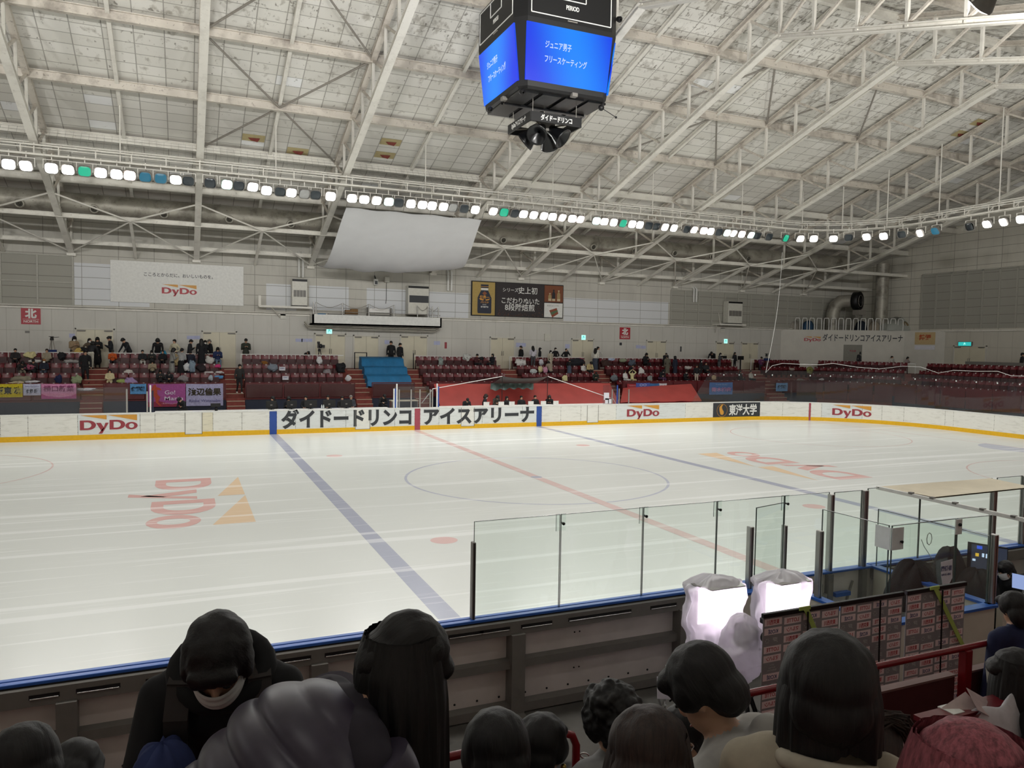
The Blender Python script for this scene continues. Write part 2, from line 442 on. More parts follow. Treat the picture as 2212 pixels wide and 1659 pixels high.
M['glass'] = glass('clear rink glass', (0.955, 0.985, 0.97, 1), 1.0, 0.012)
M['glass_far'] = glass('scuffed rink glass', (0.86, 0.87, 0.885, 1), 1.3, 0.012)
M['glass_edge'] = plain('glass edge', '46524e', 0.2)
M['acrylic'] = plain('clear acrylic clip', 'dfe6e4', 0.2)
def plasticbag():
    k = NM('thin white plastic bag'); k.n.remove(k.b); out = k.n['Material Output']
    tr = k.node('ShaderNodeBsdfTransparent', {0: (.95, .93, .97, 1)}); tl = k.node('ShaderNodeBsdfTranslucent', {0: (.92, .88, .95, 1)}); df = k.node('ShaderNodeBsdfDiffuse', {0: (.85, .84, .88, 1)})
    gl = k.node('ShaderNodeBsdfGlossy', {0: (1, 1, 1, 1), 'Roughness': 0.25})
    a = k.node('ShaderNodeMixShader', {0: .5, 1: tl.outputs[0], 2: df.outputs[0]}); b = k.node('ShaderNodeMixShader', {0: .25, 1: a.outputs[0], 2: tr.outputs[0]})
    c = k.node('ShaderNodeMixShader', {0: .08, 1: b.outputs[0], 2: gl.outputs[0]})
    k.link(c.outputs[0], out.inputs[0]); return k.m
M['bag'] = plasticbag()
def emit(name, col, s):
    k = NM(name); return k.set(col=(0, 0, 0, 1), em=srgb(col), es=s, rough=0.3)
M['lamp_on'] = emit('lit lamp lens', 'fffaf2', 7)
M['lamp_pink'] = emit('lit pinkish lens', 'ffe6dc', 5)
M['lamp_green'] = emit('green lens', '2fc49a', 0.9)
M['lamp_mint'] = emit('bright mint lens', 'd8fff0', 3)
M['lamp_blue'] = emit('dim blue lens', '3d8fae', 0.55)
M['lamp_off'] = plain('dark lamp lens', '3a4146', 0.15)
M['lamp_grey'] = plain('unlit white lens', 'a9aaa8', 0.2)
M['fill'] = emit('house lamp', 'fff6ec', 3)  # glow of the added fill lamps over the near stand
M['exit'] = emit('exit sign light', 'a8f5e4', 1.3)
M['exit_green'] = emit('exit sign green', '35c4c0', 0.9)
M['softlight'] = emit('film light panel', 'ffeefc', 7)
def screen():
    k = NM('blue video screen'); s_ = k.sep(k.tc.outputs['Generated'])
    w = k.math('SINE', k.math('MULTIPLY', k.math('ADD', k.math('ADD', s_[0], s_[1]), s_[2]), 5.2))
    c = k.ramp(k.math('ADD', k.math('MULTIPLY', w, .5), .5), [(0, srgb('0034ea')), (1, srgb('0a86ff'))])
    return k.set(col=(0, 0, 0, 1), em=c, es=1.0, rough=0.3)
M['screen'] = screen()
M['screen_text'] = emit('screen lettering', 'cfe0ff', 1.0)
M['screen_dark'] = emit('monitor picture', '232a3a', 1.0)
M['screen_blue'] = emit('monitor blue', '2f55d8', 1.0)
M['screen_gold'] = emit('monitor gold', 'e0b23a', 1.0)
M['laptop'] = emit('laptop screen', '9fb4e6', 0.8)
M['ac'] = plain('off white enamel', 'd2d0c6', 0.4)
M['green_tape'] = plain('yellow green tape', 'a9bf62', 0.6)
M['skin'] = plain('skin', 'c49a80', 0.5, var=0.04, sss=0.05)
M['hair'] = plain('black hair', '0e0c0d', 0.6)
def hairmat(name, col, rough=.4):
    k = NM(name); c = srgb(col)
    n = k.noise(k.obj((60, 60, 2)), 2.0, 3, .6)
    return k.set(col=k.ramp(n, [(.35, tuple(v*.55 for v in c[:3])), (.65, tuple(v*1.35 for v in c[:3]))]), rough=rough, nrm=k.bump(n, .5, .004))
M['hair_fine'] = hairmat('fine black hair', '0f0c0d', .6)
M['hair_brown'] = hairmat('dark brown hair', '2a1a14', .6)
M['hair_red'] = hairmat('reddish pink hair', '96505a', .7)
_fab = {}
def fab(col, rough=.85):
    """woven cloth of one colour"""
    if col in _fab: return _fab[col]
    k = NM('cloth '+col); c = srgb(col); n = k.noise(k.obj(), 14, 5)
    _fab[col] = k.set(col=k.ramp(n, [(.3, tuple(v*.8 for v in c[:3])), (.7, tuple(min(1, v*1.1) for v in c[:3]))]), rough=rough)
    return _fab[col]
# ---------------------------------------------------------------- arena shell
YW, YN, XE, XL = 39.6, -9.9, 42.1, -42.1        # far wall, near wall, right and left end walls
YR, ZR = 15.0, 18.62                             # ridge of the top chord
SL = 0.31
def ztop(y): return ZR - SL*abs(y-YR)            # top chord
def zbot(y): return 16.73 - 0.305*abs(y-YR)      # bottom chord
def zceil(y): return ztop(y) + 0.30
HB = 1.19                                        # dasher board height
mb = MB().box(XL-.5, XE+.5, YN-.5, YW+.5, -0.3, -0.02)
mb.build('floor', M['concrete'], kind='structure')
mb = MB().box(XL, XE, YW, YW+.3, -.02, 6.2, 0).box(XL, XE, YW, YW+.3, 6.2, zceil(YW)+.15, 1)
mb.build('wall_far', [M['wall_low'], M['wall_up']], kind='structure')
mb = MB().box(XL, XE, YN-.3, YN, -.02, zceil(YN)+.15)
mb.build('wall_near', M['wall_plain'], kind='structure')
def gable(x0, x1, lower, upper, name):
    mb = MB()
    mb.box(x0, x1, YN, YW, -.02, 6.2, 0)
    ys = [YN, YR, YW]
    poly = [(YN, 6.2), (YW, 6.2), (YW, zceil(YW)+.1), (YR, zceil(YR)+.1), (YN, zceil(YN)+.1)]
    mb.prism(poly, (x0, 0, 0), (0, 1, 0), (0, 0, 1), x1-x0, 1)
    return mb.build(name, [lower, upper], kind='structure')
M['wall_low_y'] = panel_mat('cream end wall panels', 'd2cec2', 1.05, 2.0, 0.02, 'a5a297', axis='y', zoff=1.05)
gable(XE, XE+.3, M['wall_low_y'], M['wall_up_y'], 'wall_right')
gable(XL-.3, XL, M['wall_low_y'], M['wall_up_y'], 'wall_left')
mb = MB()
for ya, yb in ((YR, YW+.1), (YR, YN-.1)):
    za, zb = zceil(ya), zceil(yb)
    v = [(XL, ya, za), (XE, ya, za), (XE, yb, zb), (XL, yb, zb), (XL, ya, za+.12), (XE, ya, za+.12), (XE, yb, zb+.12), (XL, yb, zb+.12)]
    mb.add(v, [(0,1,2,3), (7,6,5,4), (0,4,5,1), (1,5,6,2), (2,6,7,3), (3,7,4,0)])
mb.build('ceiling', M['ceiling'], kind='structure')
# broken ceiling boards that hang open
def hole(x, y, i, col):
    mb = MB(); z = zceil(y); dz = SL*.3*(1 if y < YR else -1)
    mb.add([(x, y-.28, z+SL*.28-.015), (x+1.02, y-.28, z+SL*.28-.015), (x+1.02, y+.28, z-SL*.28-.015), (x, y+.28, z-SL*.28-.015)], [(0, 1, 2, 3)], 0)
    mb.add([(x+.25, y-.02, z-.03), (x+.8, y-.06, z-.02), (x+.7, y+.12, z-.16), (x+.4, y+.1, z-.12)], [(0, 1, 2, 3), (3, 2, 1, 0)], 1)
    o = mb.build('ceiling_board', [M['yellowboard'], M['tread']])
    tag(o, col, 'ceiling board')
M['yellowboard'] = plain('yellowed board', 'b9ab80', .8)
for i, (px, py, lab) in enumerate(((532, 296, 'yellowed broken ceiling board second bay from the left, nearer the ridge'), (640, 326, 'yellowed broken ceiling board just above the lamps at the white sheet'),
        (862, 309, 'yellowed broken ceiling board upper of two under the scoreboard bay'), (852, 337, 'yellowed broken ceiling board lower of two under the scoreboard bay'),
        (2105, 262, 'yellowed broken ceiling board upper of the two far to the right'), (2070, 288, 'yellowed broken ceiling board lower of the two far to the right'))):
    best = min((abs((at(px, py, Y=y)).z - zceil(y)), y) for y in [18+.05*j for j in range(420)])[1]
    p = at(px, py, Y=best); hole(math.floor((p.x+.1)/1.067)*1.067-.08, best, i, lab)
# wall furniture that belongs to the wall: rail at the change of panels, white patches, shuttered windows
mb = MB().box(XL, XE, YW-.10, YW, 6.14, 6.24); mb.tube([(XL+.1, YW-.16, 6.30), (XE-.1, YW-.16, 6.30)], .035, 6)
mb.build('trim_1', M['steel'], kind='structure')
mb = MB().box(XE-.10, XE, YN, YW, 6.14, 6.24); mb.build('trim_2', M['steel'], kind='structure')
for i, (x0, x1, z0, z1) in enumerate(((-16.74, -13.0, 6.4, 8.72), (-6.62, -4.85, 6.45, 8.05), (-4.08, -1.64, 6.55, 8.05), (-.5, 2.05, 6.45, 8.05), (3.6, 6.4, 6.3, 8.0), (13.6, 22.5, 6.3, 8.0))):
    MB().box(x0, x1, YW-.012, YW, z0, z1).build('trim_%d' % (i+3), M['patch'], kind='structure')
def shutter(n, x0, x1, z0, z1, step):
    mb = MB().box(x0, x1, YW-.03, YW, z0, z1, 0)
    x = x0
    while x < x1+.01: mb.box(x-.04, x+.04, YW-.10, YW, z0, z1, 1); x += step
    for z in (z0, (z0+z1)/2-.1, z1): mb.box(x0, x1, YW-.09, YW, z-.035, z+.035, 1)
    mb.build('window_%d' % n, [M['shutter'], M['mullion']], kind='structure')
shutter(1, -42, -16.8, 6.35, 9.05, 1.68); shutter(2, 22.7, 42, 6.3, 8.95, 1.27)
mb = MB().box(XE-.03, XE, YN+.3, 33.5, 6.35, 10.6, 0); y = 33.5
while y > YN+.3: mb.box(XE-.12, XE, y-.05, y+.05, 6.35, 10.6, 1); y -= 1.24
mb.box(XE-.12, XE, YN+.3, 33.5, 10.55, 10.65, 1)
mb.build('window_3', [M['shutter'], M['mullion']], kind='structure')

# ---------------------------------------------------------------- roof steel
FX = [-16.84, -10.51, -4.03, 3.83, 10.15, 16.54, 22.92, 29.3, 35.7]
DN = [0, 1.75, 3.75, 5.75, 7.8, 9.8, 11.85, 13.9, 15.9, 17.95, 19.95, 22.2, 24.45]
ordn = ['first', 'second', 'third', 'fourth', 'fifth', 'sixth', 'seventh', 'eighth', 'ninth', 'tenth', 'eleventh']
proto = thing('roof_truss', 'cream lattice roof truss, first from the left of the photo', 'roof truss', (FX[0], YR, 0), 0, 'roof trusses')
def L(y, z, dx=0): return (dx, y, z)
ch = MB(); ct = MB()
for s in (1, -1):
    e = 24.5
    ch.hbeam((0, 0, zbot(YR)), (0, s*e, zbot(YR+e)), .30, .22, .04)
    ct.hbeam((0, 0, ztop(YR)), (0, s*e, ztop(YR+e)), .24, .22, .04)
ch.box(-.22, .22, 24.3, 24.6, zbot(YR+24.5)-.2, zbot(YR+24.5)-.05)
ch.build('bottom_chord', M['steel'], proto, False); ct.build('top_chord', M['steel_dirty'], proto, False)
for s in (1, -1):
    for i, d in enumerate(DN):
        if i == 0 and s < 0: continue
        y = s*d
        MB().bar((0, y, zbot(YR+d)), (0, y, ztop(YR+d)), .11, .11).build('strut', M['steel'], proto, False)
        if i:
            d0 = DN[i-1]
            MB().bar((0, s*d, ztop(YR+d)-.08), (0, s*d0, zbot(YR+d0)+.08), .09, .09).build('diagonal', M['steel_dirty'], proto, False)
for k in range(1, 9):
    dup(proto, (FX[k], YR, 0), label='cream lattice roof truss, %s from the left of the photo' % ordn[k])
PD = [0, 3.75, 7.8, 11.85, 15.9, 19.95]
pn = ['cream roof purlin along the ridge', 'stained roof purlin, second below the ridge on the far slope', 'stained roof purlin behind the scoreboard, third from the ridge', 'roof purlin on the far slope, second above the lamp row', 'clean roof purlin just above the lamp row', 'roof purlin behind the big duct on the far slope']
for i, d in enumerate(PD):
    mb = MB().hbeam((XL, YR+d, ztop(YR+d)-.02), (XE, YR+d, ztop(YR+d)-.02), .22, .36, .03)
    o = mb.build('roof_purlin', M['steel_dirty'] if 0 < i < 4 else M['steel']); tag(o, pn[i], 'purlin', 'purlins of the far roof slope')
for i, d in enumerate(PD[1:4]):
    mb = MB().hbeam((XL, YR-d, ztop(YR-d)-.02), (XE, YR-d, ztop(YR-d)-.02), .22, .36, .03)
    o = mb.build('roof_purlin', M['steel_dirty']); tag(o, 'stained roof purlin of the near slope, %s from the ridge' % ordn[i], 'purlin', 'purlins of the near roof slope')
mids = [(FX[i]+FX[i+1])/2 for i in range(8)] + [-20.0, 38.9]
for i, x in enumerate(sorted(mids)):
    mb = MB()
    for s in (1, -1): mb.hbeam((x, YR, ztop(YR)+.12), (x, YR+s*24.4, ztop(YR+24.4)+.12), .15, .2, .03)
    o = mb.build('roof_rafter', M['steel']); tag(o, 'slim roof rafter halfway between trusses, %s from the left' % ordn[i], 'rafter', 'rafters between the trusses')
# tie beams that run along the bottom chords, and the bracing below
for y, z, w, lab in ((34.95, zbot(34.95)-.02, .2, 'long cream tie beam below the duct, upper of two'), (38.3, zbot(38.3)+.1, .16, 'long cream tie beam close to the far wall')):
    o = MB().hbeam((XL, y, z), (XE, y, z), w, .22, .03).build('tie_beam', M['steel']); tag(o, lab, 'tie beam')
allx = [-23.2]+FX
for i in range(len(allx)-1):
    a, b = allx[i], allx[i+1]; m = (a+b)/2
    zt = zbot(34.95)-.1
    nm = ordn[i]
    mb = MB()
    for x in (a, b):
        mb.tube([(x, 32.6, zbot(32.6)-.05), (m, 34.85, zt)], .045, 6)
        mb.tube([(x, 39.3, zbot(39.3)-.05), (m, 34.95, zt)], .04, 6)
    o = mb.build('wind_brace', M['steel']); tag(o, 'crossing wind braces below the duct, %s bay from the left' % nm, 'brace', 'wind braces')
    mb = MB().bar((m, 34.95, zt+.05), (m, 39.55, 9.15), .14, .16)
    o = mb.build('knee_strut', M['steel']); tag(o, 'slanted knee strut from tie beam to far wall, %s bay from the left' % nm, 'strut', 'knee struts')
def brace(bay, d0, d1, dd, lab):
    a, b = FX[bay], FX[bay+1]; m = (a+b)/2; mb = MB()
    for x in (a, b):
        mb.tube([(x, YR+d1, ztop(YR+d1)-.05), (m, YR+d0, ztop(YR+d0)-.05)], .045, 6)
    o = mb.build('roof_brace', M['rod']); tag(o, lab, 'brace', 'roof braces')
brace(1, 11.85, 15.9, 0, 'dark bracing rods just above the lamps, third bay'); brace(1, 11.85, 7.8, 0, 'dark bracing rods in the middle of the slope, third bay')
brace(1, 3.75, 7.8, 0, 'dark bracing rods high on the slope, third bay')
brace(4, 7.8, 11.85, 0, 'dark bracing rods to the right of the scoreboard'); brace(4, 3.75, 7.8, 0, 'dark bracing rods near the ridge right of the scoreboard')
brace(5, 3.75, 7.8, 0, 'dark bracing rods near the ridge at the right edge')
# the big round duct with its nozzles
DY, DZ, DR = 35.65, 11.33, .55
t = thing('air_duct', 'huge dusty round air duct running along the far eaves', 'duct', (5, DY, DZ))
n = 60; mb = MB().tube([(XL+(36.0-XL)*i/n, DY, DZ) for i in range(n+1)], DR, 24); mb.build('duct_pipe', M['duct'], t)
mb = MB()
for i in range(27): mb.tube([(XL+.8+i*2.9, DY, DZ), (XL+.86+i*2.9, DY, DZ)], DR+.025, 24)
mb.build('duct_flange', M['duct'], t)
for i in range(17):
    x = -21.7+3.19*i
    mb = MB().lathe([(.10, -.02), (.20, 0), (.235, .10), (.20, .16), (.15, .13)], (x, DY-DR*.86, DZ-.24), (0, -.9, -.35), 14, 0)
    mb.lathe([(0, .06), (.15, .07)], (x, DY-DR*.86, DZ-.24), (0, -.9, -.35), 14, 1); mb.lathe([(0, .17), (.06, .15), (.08, .08)], (x, DY-DR*.86, DZ-.24), (0, -.9, -.35), 10, 1)
    mb.build('duct_nozzle', [M['duct'], M['doorgap']], t)

# ---------------------------------------------------------------- lamp ring
LZ = 11.45
def lampmesh():
    lens = MB(); hs = MB(); yk = MB()
    # built facing -y; tilted by the object
    w, h = .23, .21
    def rr(w, h, r, n=4):
        p = []
        for cx, cy, a0 in ((w-r, h-r, 0), (-w+r, h-r, 90), (-w+r, -h+r, 180), (w-r, -h+r, 270)):
            p += [(cx+r*math.cos(math.radians(a0+90*i/n)), cy+r*math.sin(math.radians(a0+90*i/n))) for i in range(n+1)]
        return p
    f = rr(w, h, .13); g = rr(w+.035, h+.035, .15); b = rr(w*.55, h*.55, .08)
    N = len(f)
    hs.add([(x, 0, z) for x, z in g]+[(x, .06, z) for x, z in g]+[(x, .34, z) for x, z in b], [[i, (i+1) % N, N+(i+1) % N, N+i] for i in range(N)]+[[N+i, N+(i+1) % N, 2*N+(i+1) % N, 2*N+i] for i in range(N)]+[list(range(2*N, 3*N))], 0, True)
    hs.add([(x, 0, z) for x, z in g]+[(x, -.005, z) for x, z in f], [[i, (i+1) % N, N+(i+1) % N, N+i] for i in range(N)], 0)
    lens.add([(x, -.005, z) for x, z in f]+[(x*.6, -.05, z*.6) for x, z in f], [[i, (i+1) % N, N+(i+1) % N, N+i] for i in range(N)]+[list(range(N, 2*N))], 0, True)
    yk.bar((-.3, .1, 0), (-.3, .1, .36), .03, .04); yk.bar((.3, .1, 0), (.3, .1, .36), .03, .04); yk.bar((-.31, .1, .36), (.31, .1, .36), .04, .03); yk.bar((0, .1, .36), (0, .1, .62), .04)
    return hs.mesh('housing', M['greymetal']), lens, yk.mesh('yoke', M['steel'])
HS, LENS, YK = lampmesh()
KIND = {'w': ('lamp_on', 'lit white'), 'p': ('lamp_pink', 'lit pinkish'), 'm': ('lamp_mint', 'lit greenish white'), 'g': ('lamp_green', 'dim green'), 'b': ('lamp_blue', 'dim blue'), 'o': ('lamp_off', 'unlit dark'), 'h': ('lamp_grey', 'unlit pale')}
LM = {k: LENS.mesh('lens', M[v[0]]) for k, v in KIND.items()}
def lamp(x, y, z, c, where, grp):
    # aims down at the ice, towards the inside of the ring
    cx = max(-22.5, min(22.5, x)); a = math.atan2(y-15 if abs(x) < 23 else y-max(7, min(23, y)), x-cx if abs(x) > 23 else 0)
    rz = a - PI/2
    r = thing('floodlight', '%s floodlight %s' % (KIND[c][1], where), 'floodlight', (x, y, z), rz, grp)
    rnd = random.Random(int(x*100+y*7))
    tilt = math.radians(-32+rnd.uniform(-6, 6))
    for nme, me in (('lamp_housing', HS), ('lamp_lens', LM[c]), ('lamp_yoke', YK)):
        o = bpy.data.objects.new(nme, me); C.objects.link(o); o.parent = r
        if nme != 'lamp_yoke': o.rotation_euler = (-tilt, 0, rnd.uniform(-.25, .25))
    if c in 'wpm':
        ld = bpy.data.lights.new('floodlight_beam', 'SPOT'); ld.energy = LAMP_W; ld.spot_size = math.radians(165); ld.spot_blend = 1.0; ld.shadow_soft_size = .8
        ld.color = {'w': (1, .985, .95), 'p': (1, .95, .90), 'm': (.93, 1, .95)}[c]
        lo = bpy.data.objects.new('floodlight_beam', ld); C.objects.link(lo); lo.parent = r
        lo.location = (0, -.12, -.08); lo.rotation_euler = (math.radians(-30), 0, 0)
    return r
GF = 'floodlights over the far side'
LAMPS = 'w-17.7 w-17.1 w-16.2 w-15.6 g-15 w-14.4 w-13.8 p-13.3 b-12.7 b-12.1 w-11.5 o-11 o-10.1 m-9.4 o-8.9 w-8.3 w-7.7 o-7.1 w-6.6 h-6 o-5.5 w-4.8 w-3.8 w-3.2 w-2.6 m-2 o-1.5 w-.9 w-.3 w.2 w.8 h1.3 o1.9 w2.5 w3.5 g4.1 o4.7 w5.2 w5.8 w6.4 w6.9 p7.5 p8.1 p8.6 m9.6 p10.1 w10.7 g11.3 w11.9 w12.4 o13 o13.5 w14.1 w14.7 o15.6 p16.1 p16.8 w17.3 o17.9 m18.5 w19 p19.6 m20.3 o20.8 o21.7'.split()
def bay(x):
    if x < FX[0]: return 'left of the first roof truss'
    for i in range(8):
        if FX[i] <= x < FX[i+1]: return 'between the %s and %s roof trusses' % (ordn[i], ordn[i+1])
    return 'right of the last truss'
cnt = {}
def lampwhere(x, c):
    return 'in the far lamp row, ' + bay(x)
for s in LAMPS:
    x = float(s[1:]); lamp(x, 28.1, LZ+(.1 if x < -8 else 0), s[0], lampwhere(x, s[0]), GF)
ENDL = [('g', 23, 28.05), ('w', 23.9, 27.8), ('w', 24.6, 27.4), ('w', 25.6, 26.8), ('o', 26, 26), ('w', 26.7, 25.3), ('w', 27.3, 24.6), ('o', 27.6, 23.6), ('w', 28.1, 22.8), ('b', 28.1, 21.8), ('o', 28.3, 19.9), ('w', 28.3, 18.9), ('w', 28.4, 18.1), ('w', 28.3, 17.1)]
for c, x, y in ENDL: lamp(x, y, LZ, c, 'where the lamp ring curves round the right end', 'floodlights over the right end')
for i in range(24):
    r = lamp(-24+2.1*i, 1.9, LZ, 'w', 'in the near lamp row above the camera side', 'floodlights over the near side')
    if i % 3 == 0:
        ld = bpy.data.lights.new('far_fill_spot', 'SPOT'); ld.energy = FAR_FILL_W*(1 if i < 12 else .95 if i < 17 else .5); ld.spot_size = math.radians(85); ld.spot_blend = 1.0; ld.shadow_soft_size = .4; ld.color = (1, .985, .95)
        lo = bpy.data.objects.new('far_fill_spot', ld); C.objects.link(lo); lo.parent = r
        # fill spot added to brighten the roof slope across the hall
        lo.location = (0, -.25, .1); lo.rotation_euler = (math.radians(-104), 0, math.radians(8 if i < 6 else -12 if i < 15 else -35))

for i in range(5): lamp(-28.2, 7+4*i, LZ, 'w', 'over the left end of the rink', 'floodlights over the left end')
for i in range(3): lamp(28.2, 5+4*i, LZ, 'w', 'over the right end nearest the camera side', 'floodlights over the right end')
# the gantry that carries them
def ringpath(off=0.0, z=LZ, n=10):
    X, R = 23.2, 5.0+off; pts = []
    for cx, cy, a0 in ((X, 23.1, 90), (X, 6.9, 0), (-X, 6.9, -90), (-X, 23.1, 180)):
        pts += [(cx+R*math.cos(math.radians(a0-90*i/n)), cy+R*math.sin(math.radians(a0-90*i/n)), z) for i in range(n+1)]
    return pts
t = thing('lamp_gantry', 'oval lamp gantry of pipes hung over the rink edge', 'lamp gantry', (0, 15, LZ+.6))
for off, z, r in ((0, LZ+.62, .05), (.35, LZ+.62, .045), (0, LZ+1.0, .035), (.75, LZ+1.25, .04), (.35, LZ+.95, .03)):
    MB().tube(ringpath(off, z), r, 6, closed=True).build('gantry_rail', M['steel'], t)
P0 = ringpath(0, LZ+.62, 10); P1 = ringpath(.75, LZ+1.25, 10)
def along(path, step):
    out = []; acc = 0.0; N = len(path)
    for i in range(N):
        a, b = V(path[i]), V(path[(i+1) % N]); l = (b-a).length; s = 0.0
        while acc + (l-s) >= step:
            s += step-acc; acc = 0.0; out.append(a.lerp(b, s/l))
        acc += l-s
    return out
def each(me, m, nme):
    o = bpy.data.objects.new(nme, me); C.objects.link(o); o.parent = t; o.matrix_parent_inverse = rootm(t).inverted(); o.matrix_world = m; return o
bme = MB().bar((0, 0, 0), (0, .75, .63), .04).bar((0, 0, .4), (0, 0, 0), .035).bar((0, .35, 0), (0, .35, .45), .03).bar((0, 0, 0), (0, .36, 0), .03).mesh('bracket', M['steel'])
xme = MB().bevbox(-.18, .18, -.09, .09, -.07, .07, .02).box(-.02, .02, -.02, .02, -.14, -.07).mesh('ballast', M['white'])
def outward(p):
    c = V((max(-23.2, min(23.2, p.x)), max(6.9, min(23.1, p.y)), p.z)); d = (p-c); d.z = 0; d.normalize(); return d
for st, me, nme, off in ((1.35, bme, 'gantry_bracket', 0), (0.9, xme, 'ballast_box', .4)):
    for p in along(P0, st):
        if p.y < 14 or p.x < -20: continue
        d = outward(p); m = Matrix.Translation(p+d*off+V((0, 0, .42 if off else 0))) @ Matrix.Rotation(math.atan2(d.y, d.x)-PI/2, 4, 'Z')
        o = bpy.data.objects.new(nme, me); C.objects.link(o); o.parent = t
        o.location = m.translation-V(t.location); o.rotation_euler = (0, 0, math.atan2(d.y, d.x)-PI/2)
for x in sorted(allx[1:]+mids):
    if abs(x) < 24: MB().tube([(x, 28.3, LZ+.6), (x, 28.3, zbot(28.3) if x in allx else ztop(28.3))], .03, 6).build('hanger_rod', M['steel'], t)
for q in ((24.5, 28.3), (26.5, 27.0), (28, 25), (28.6, 22), (28.6, 18.5), (28.6, 15)): MB().tube([(q[0], q[1], LZ+.6), (q[0], q[1], ztop(q[1]))], .035, 6).build('hanger_rod', M['steel'], t)
# wire net strung above the lamps on the left
mb = MB()
for i in range(7): mb.tube([(-42, 29.2+.15*i, LZ+1.2+.16*i), (6, 29.2+.15*i, LZ+1.15+.16*i)], .006, 3)
for i in range(160): mb.tube([(-42+.3*i, 29.2, LZ+1.2), (-42+.3*i, 30.1, LZ+2.15)], .005, 3)
o = mb.build('safety_net', M['rod']); tag(o, 'fine wire net strung above the far lamp row on the left', 'net', kind='stuff')

# house lamps added out of view under the near roof slope to brighten the foreground
for i, x in enumerate((-24, -12, 0, 12)):
    z = zceil(-6.5)-.35; t = thing('fill_light', 'long white added fill lamp above the near stand', 'fill light', (x, -6.5, z), 0, 'added fill lamps above the near stand')
    MB().bevbox(x-1.6, x+1.6, -6.65, -6.35, z, z+.12, .01).build('lamp_housing', M['white'], t); MB().box(x-1.55, x+1.55, -6.6, -6.4, z-.01, z).build('lamp_tube', M['fill'], t)
    for d in (-1.2, 1.2): MB().tube([(x+d, -6.5, z+.1), (x+d, -6.5, z+.36)], .012, 5).build('hanger', M['rod'], t)
    ld = bpy.data.lights.new('fill_glow', 'AREA'); ld.shape = 'RECTANGLE'; ld.size = 3.1; ld.size_y = .2; ld.energy = NEAR_FILL_W; ld.color = (1, .97, .93)
    lo = bpy.data.objects.new('fill_glow', ld); C.objects.link(lo); lo.parent = t; lo.location = (0, 0, -.03)
# ---------------------------------------------------------------- ice
def rrect(hx, y0, y1, R, n=16):
    pts = []
    for cx, cy, a0 in ((hx-R, y1-R, 0), (-hx+R, y1-R, 90), (-hx+R, y0+R, 180), (hx-R, y0+R, 270)):
        pts += [(cx+R*math.cos(math.radians(a0+90*i/n)), cy+R*math.sin(math.radians(a0+90*i/n))) for i in range(n+1)]
    return pts
ice = thing('ice_rink', 'white glossy skating ice with painted lines and logos', 'ice', (0, 15, 0))
MB().prism(rrect(30, 0, 30, 8.5), (0, 0, -.05), (1, 0, 0), (0, 1, 0), .05).build('ice_surface', M['ice'], ice)
ZI = .0012
def flat(polys, name, m, z=ZI):
    mb = MB()
    for p in polys:
        a = sum(p[i][0]*p[(i+1) % len(p)][1]-p[(i+1) % len(p)][0]*p[i][1] for i in range(len(p)))
        if a < 0: p = p[::-1]
        mb.add([(x, y, z) for x, y in p], [list(range(len(p)))])
    return mb.build(name, M[m], ice)
def rect(x0, x1, y0, y1): return [(x0, y0), (x1, y0), (x1, y1), (x0, y1)]
def ringp(cx, cy, r, w, n=72, a0=0, a1=360):
    A = [(cx+(r+w/2)*math.cos(math.radians(a0+(a1-a0)*i/n)), cy+(r+w/2)*math.sin(math.radians(a0+(a1-a0)*i/n))) for i in range(n+1)]
    B = [(cx+(r-w/2)*math.cos(math.radians(a0+(a1-a0)*i/n)), cy+(r-w/2)*math.sin(math.radians(a0+(a1-a0)*i/n))) for i in range(n+1)]
    return [[A[i], A[i+1], B[i+1], B[i]] for i in range(n)]
BL = 7.18
for sx in (-1, 1):
    flat([rect(sx*BL-.19, sx*BL+.19, .02, 29.98)], 'blue_line', 'ice_blue')
    for y in (8, 22): flat([[(sx*(BL-1.5)+.32*math.cos(a*PI/12), y+.32*math.sin(a*PI/12)) for a in range(24)]], 'faceoff_spot', 'ice_spot')
    flat([rect(sx*26-.04, sx*26+.04, 1.3, 28.7)], 'goal_line', 'ice_red', ZI*2)
    for y in (8, 22): flat(ringp(sx*20, y, 4.5, .06), 'faceoff_circle', 'ice_red', ZI*1.5)
    flat([[(sx*26, 15)]+[(sx*26-sx*1.83*math.cos(a*PI/24), 15+1.83*math.sin(a*PI/24)) for a in range(-12, 13)]], 'goal_crease', 'ice_circle')
flat([rect(-.17, .17, .02, 29.98)], 'center_line', 'ice_red', ZI*2)
flat(ringp(0, 15, 4.5, .09), 'center_circle', 'ice_circle')
flat([[(.2*math.cos(a*PI/12), 15+.2*math.sin(a*PI/12)) for a in range(24)]], 'center_spot', 'ice_blue', ZI*3)
def icelogo(cx, cy, ux, uy, width):
    k = width/4.26
    for polys, m, nme in ((LOGO_RED, 'ice_logo_red', 'ice_lettering'), (LOGO_GOLD, 'ice_logo_gold', 'ice_triangles')):
        flat([[(cx+ux[0]*(x-2.13)*k+uy[0]*(y-.56)*k*1.0, cy+ux[1]*(x-2.13)*k+uy[1]*(y-.56)*k*1.0) for x, y in p] for p in polys], nme, m, ZI*2)
icelogo(-11.15, 14.75, (0, -1), (1, 0), 7.0); icelogo(10.75, 14.65, (0, 1), (-1, 0), 7.0)

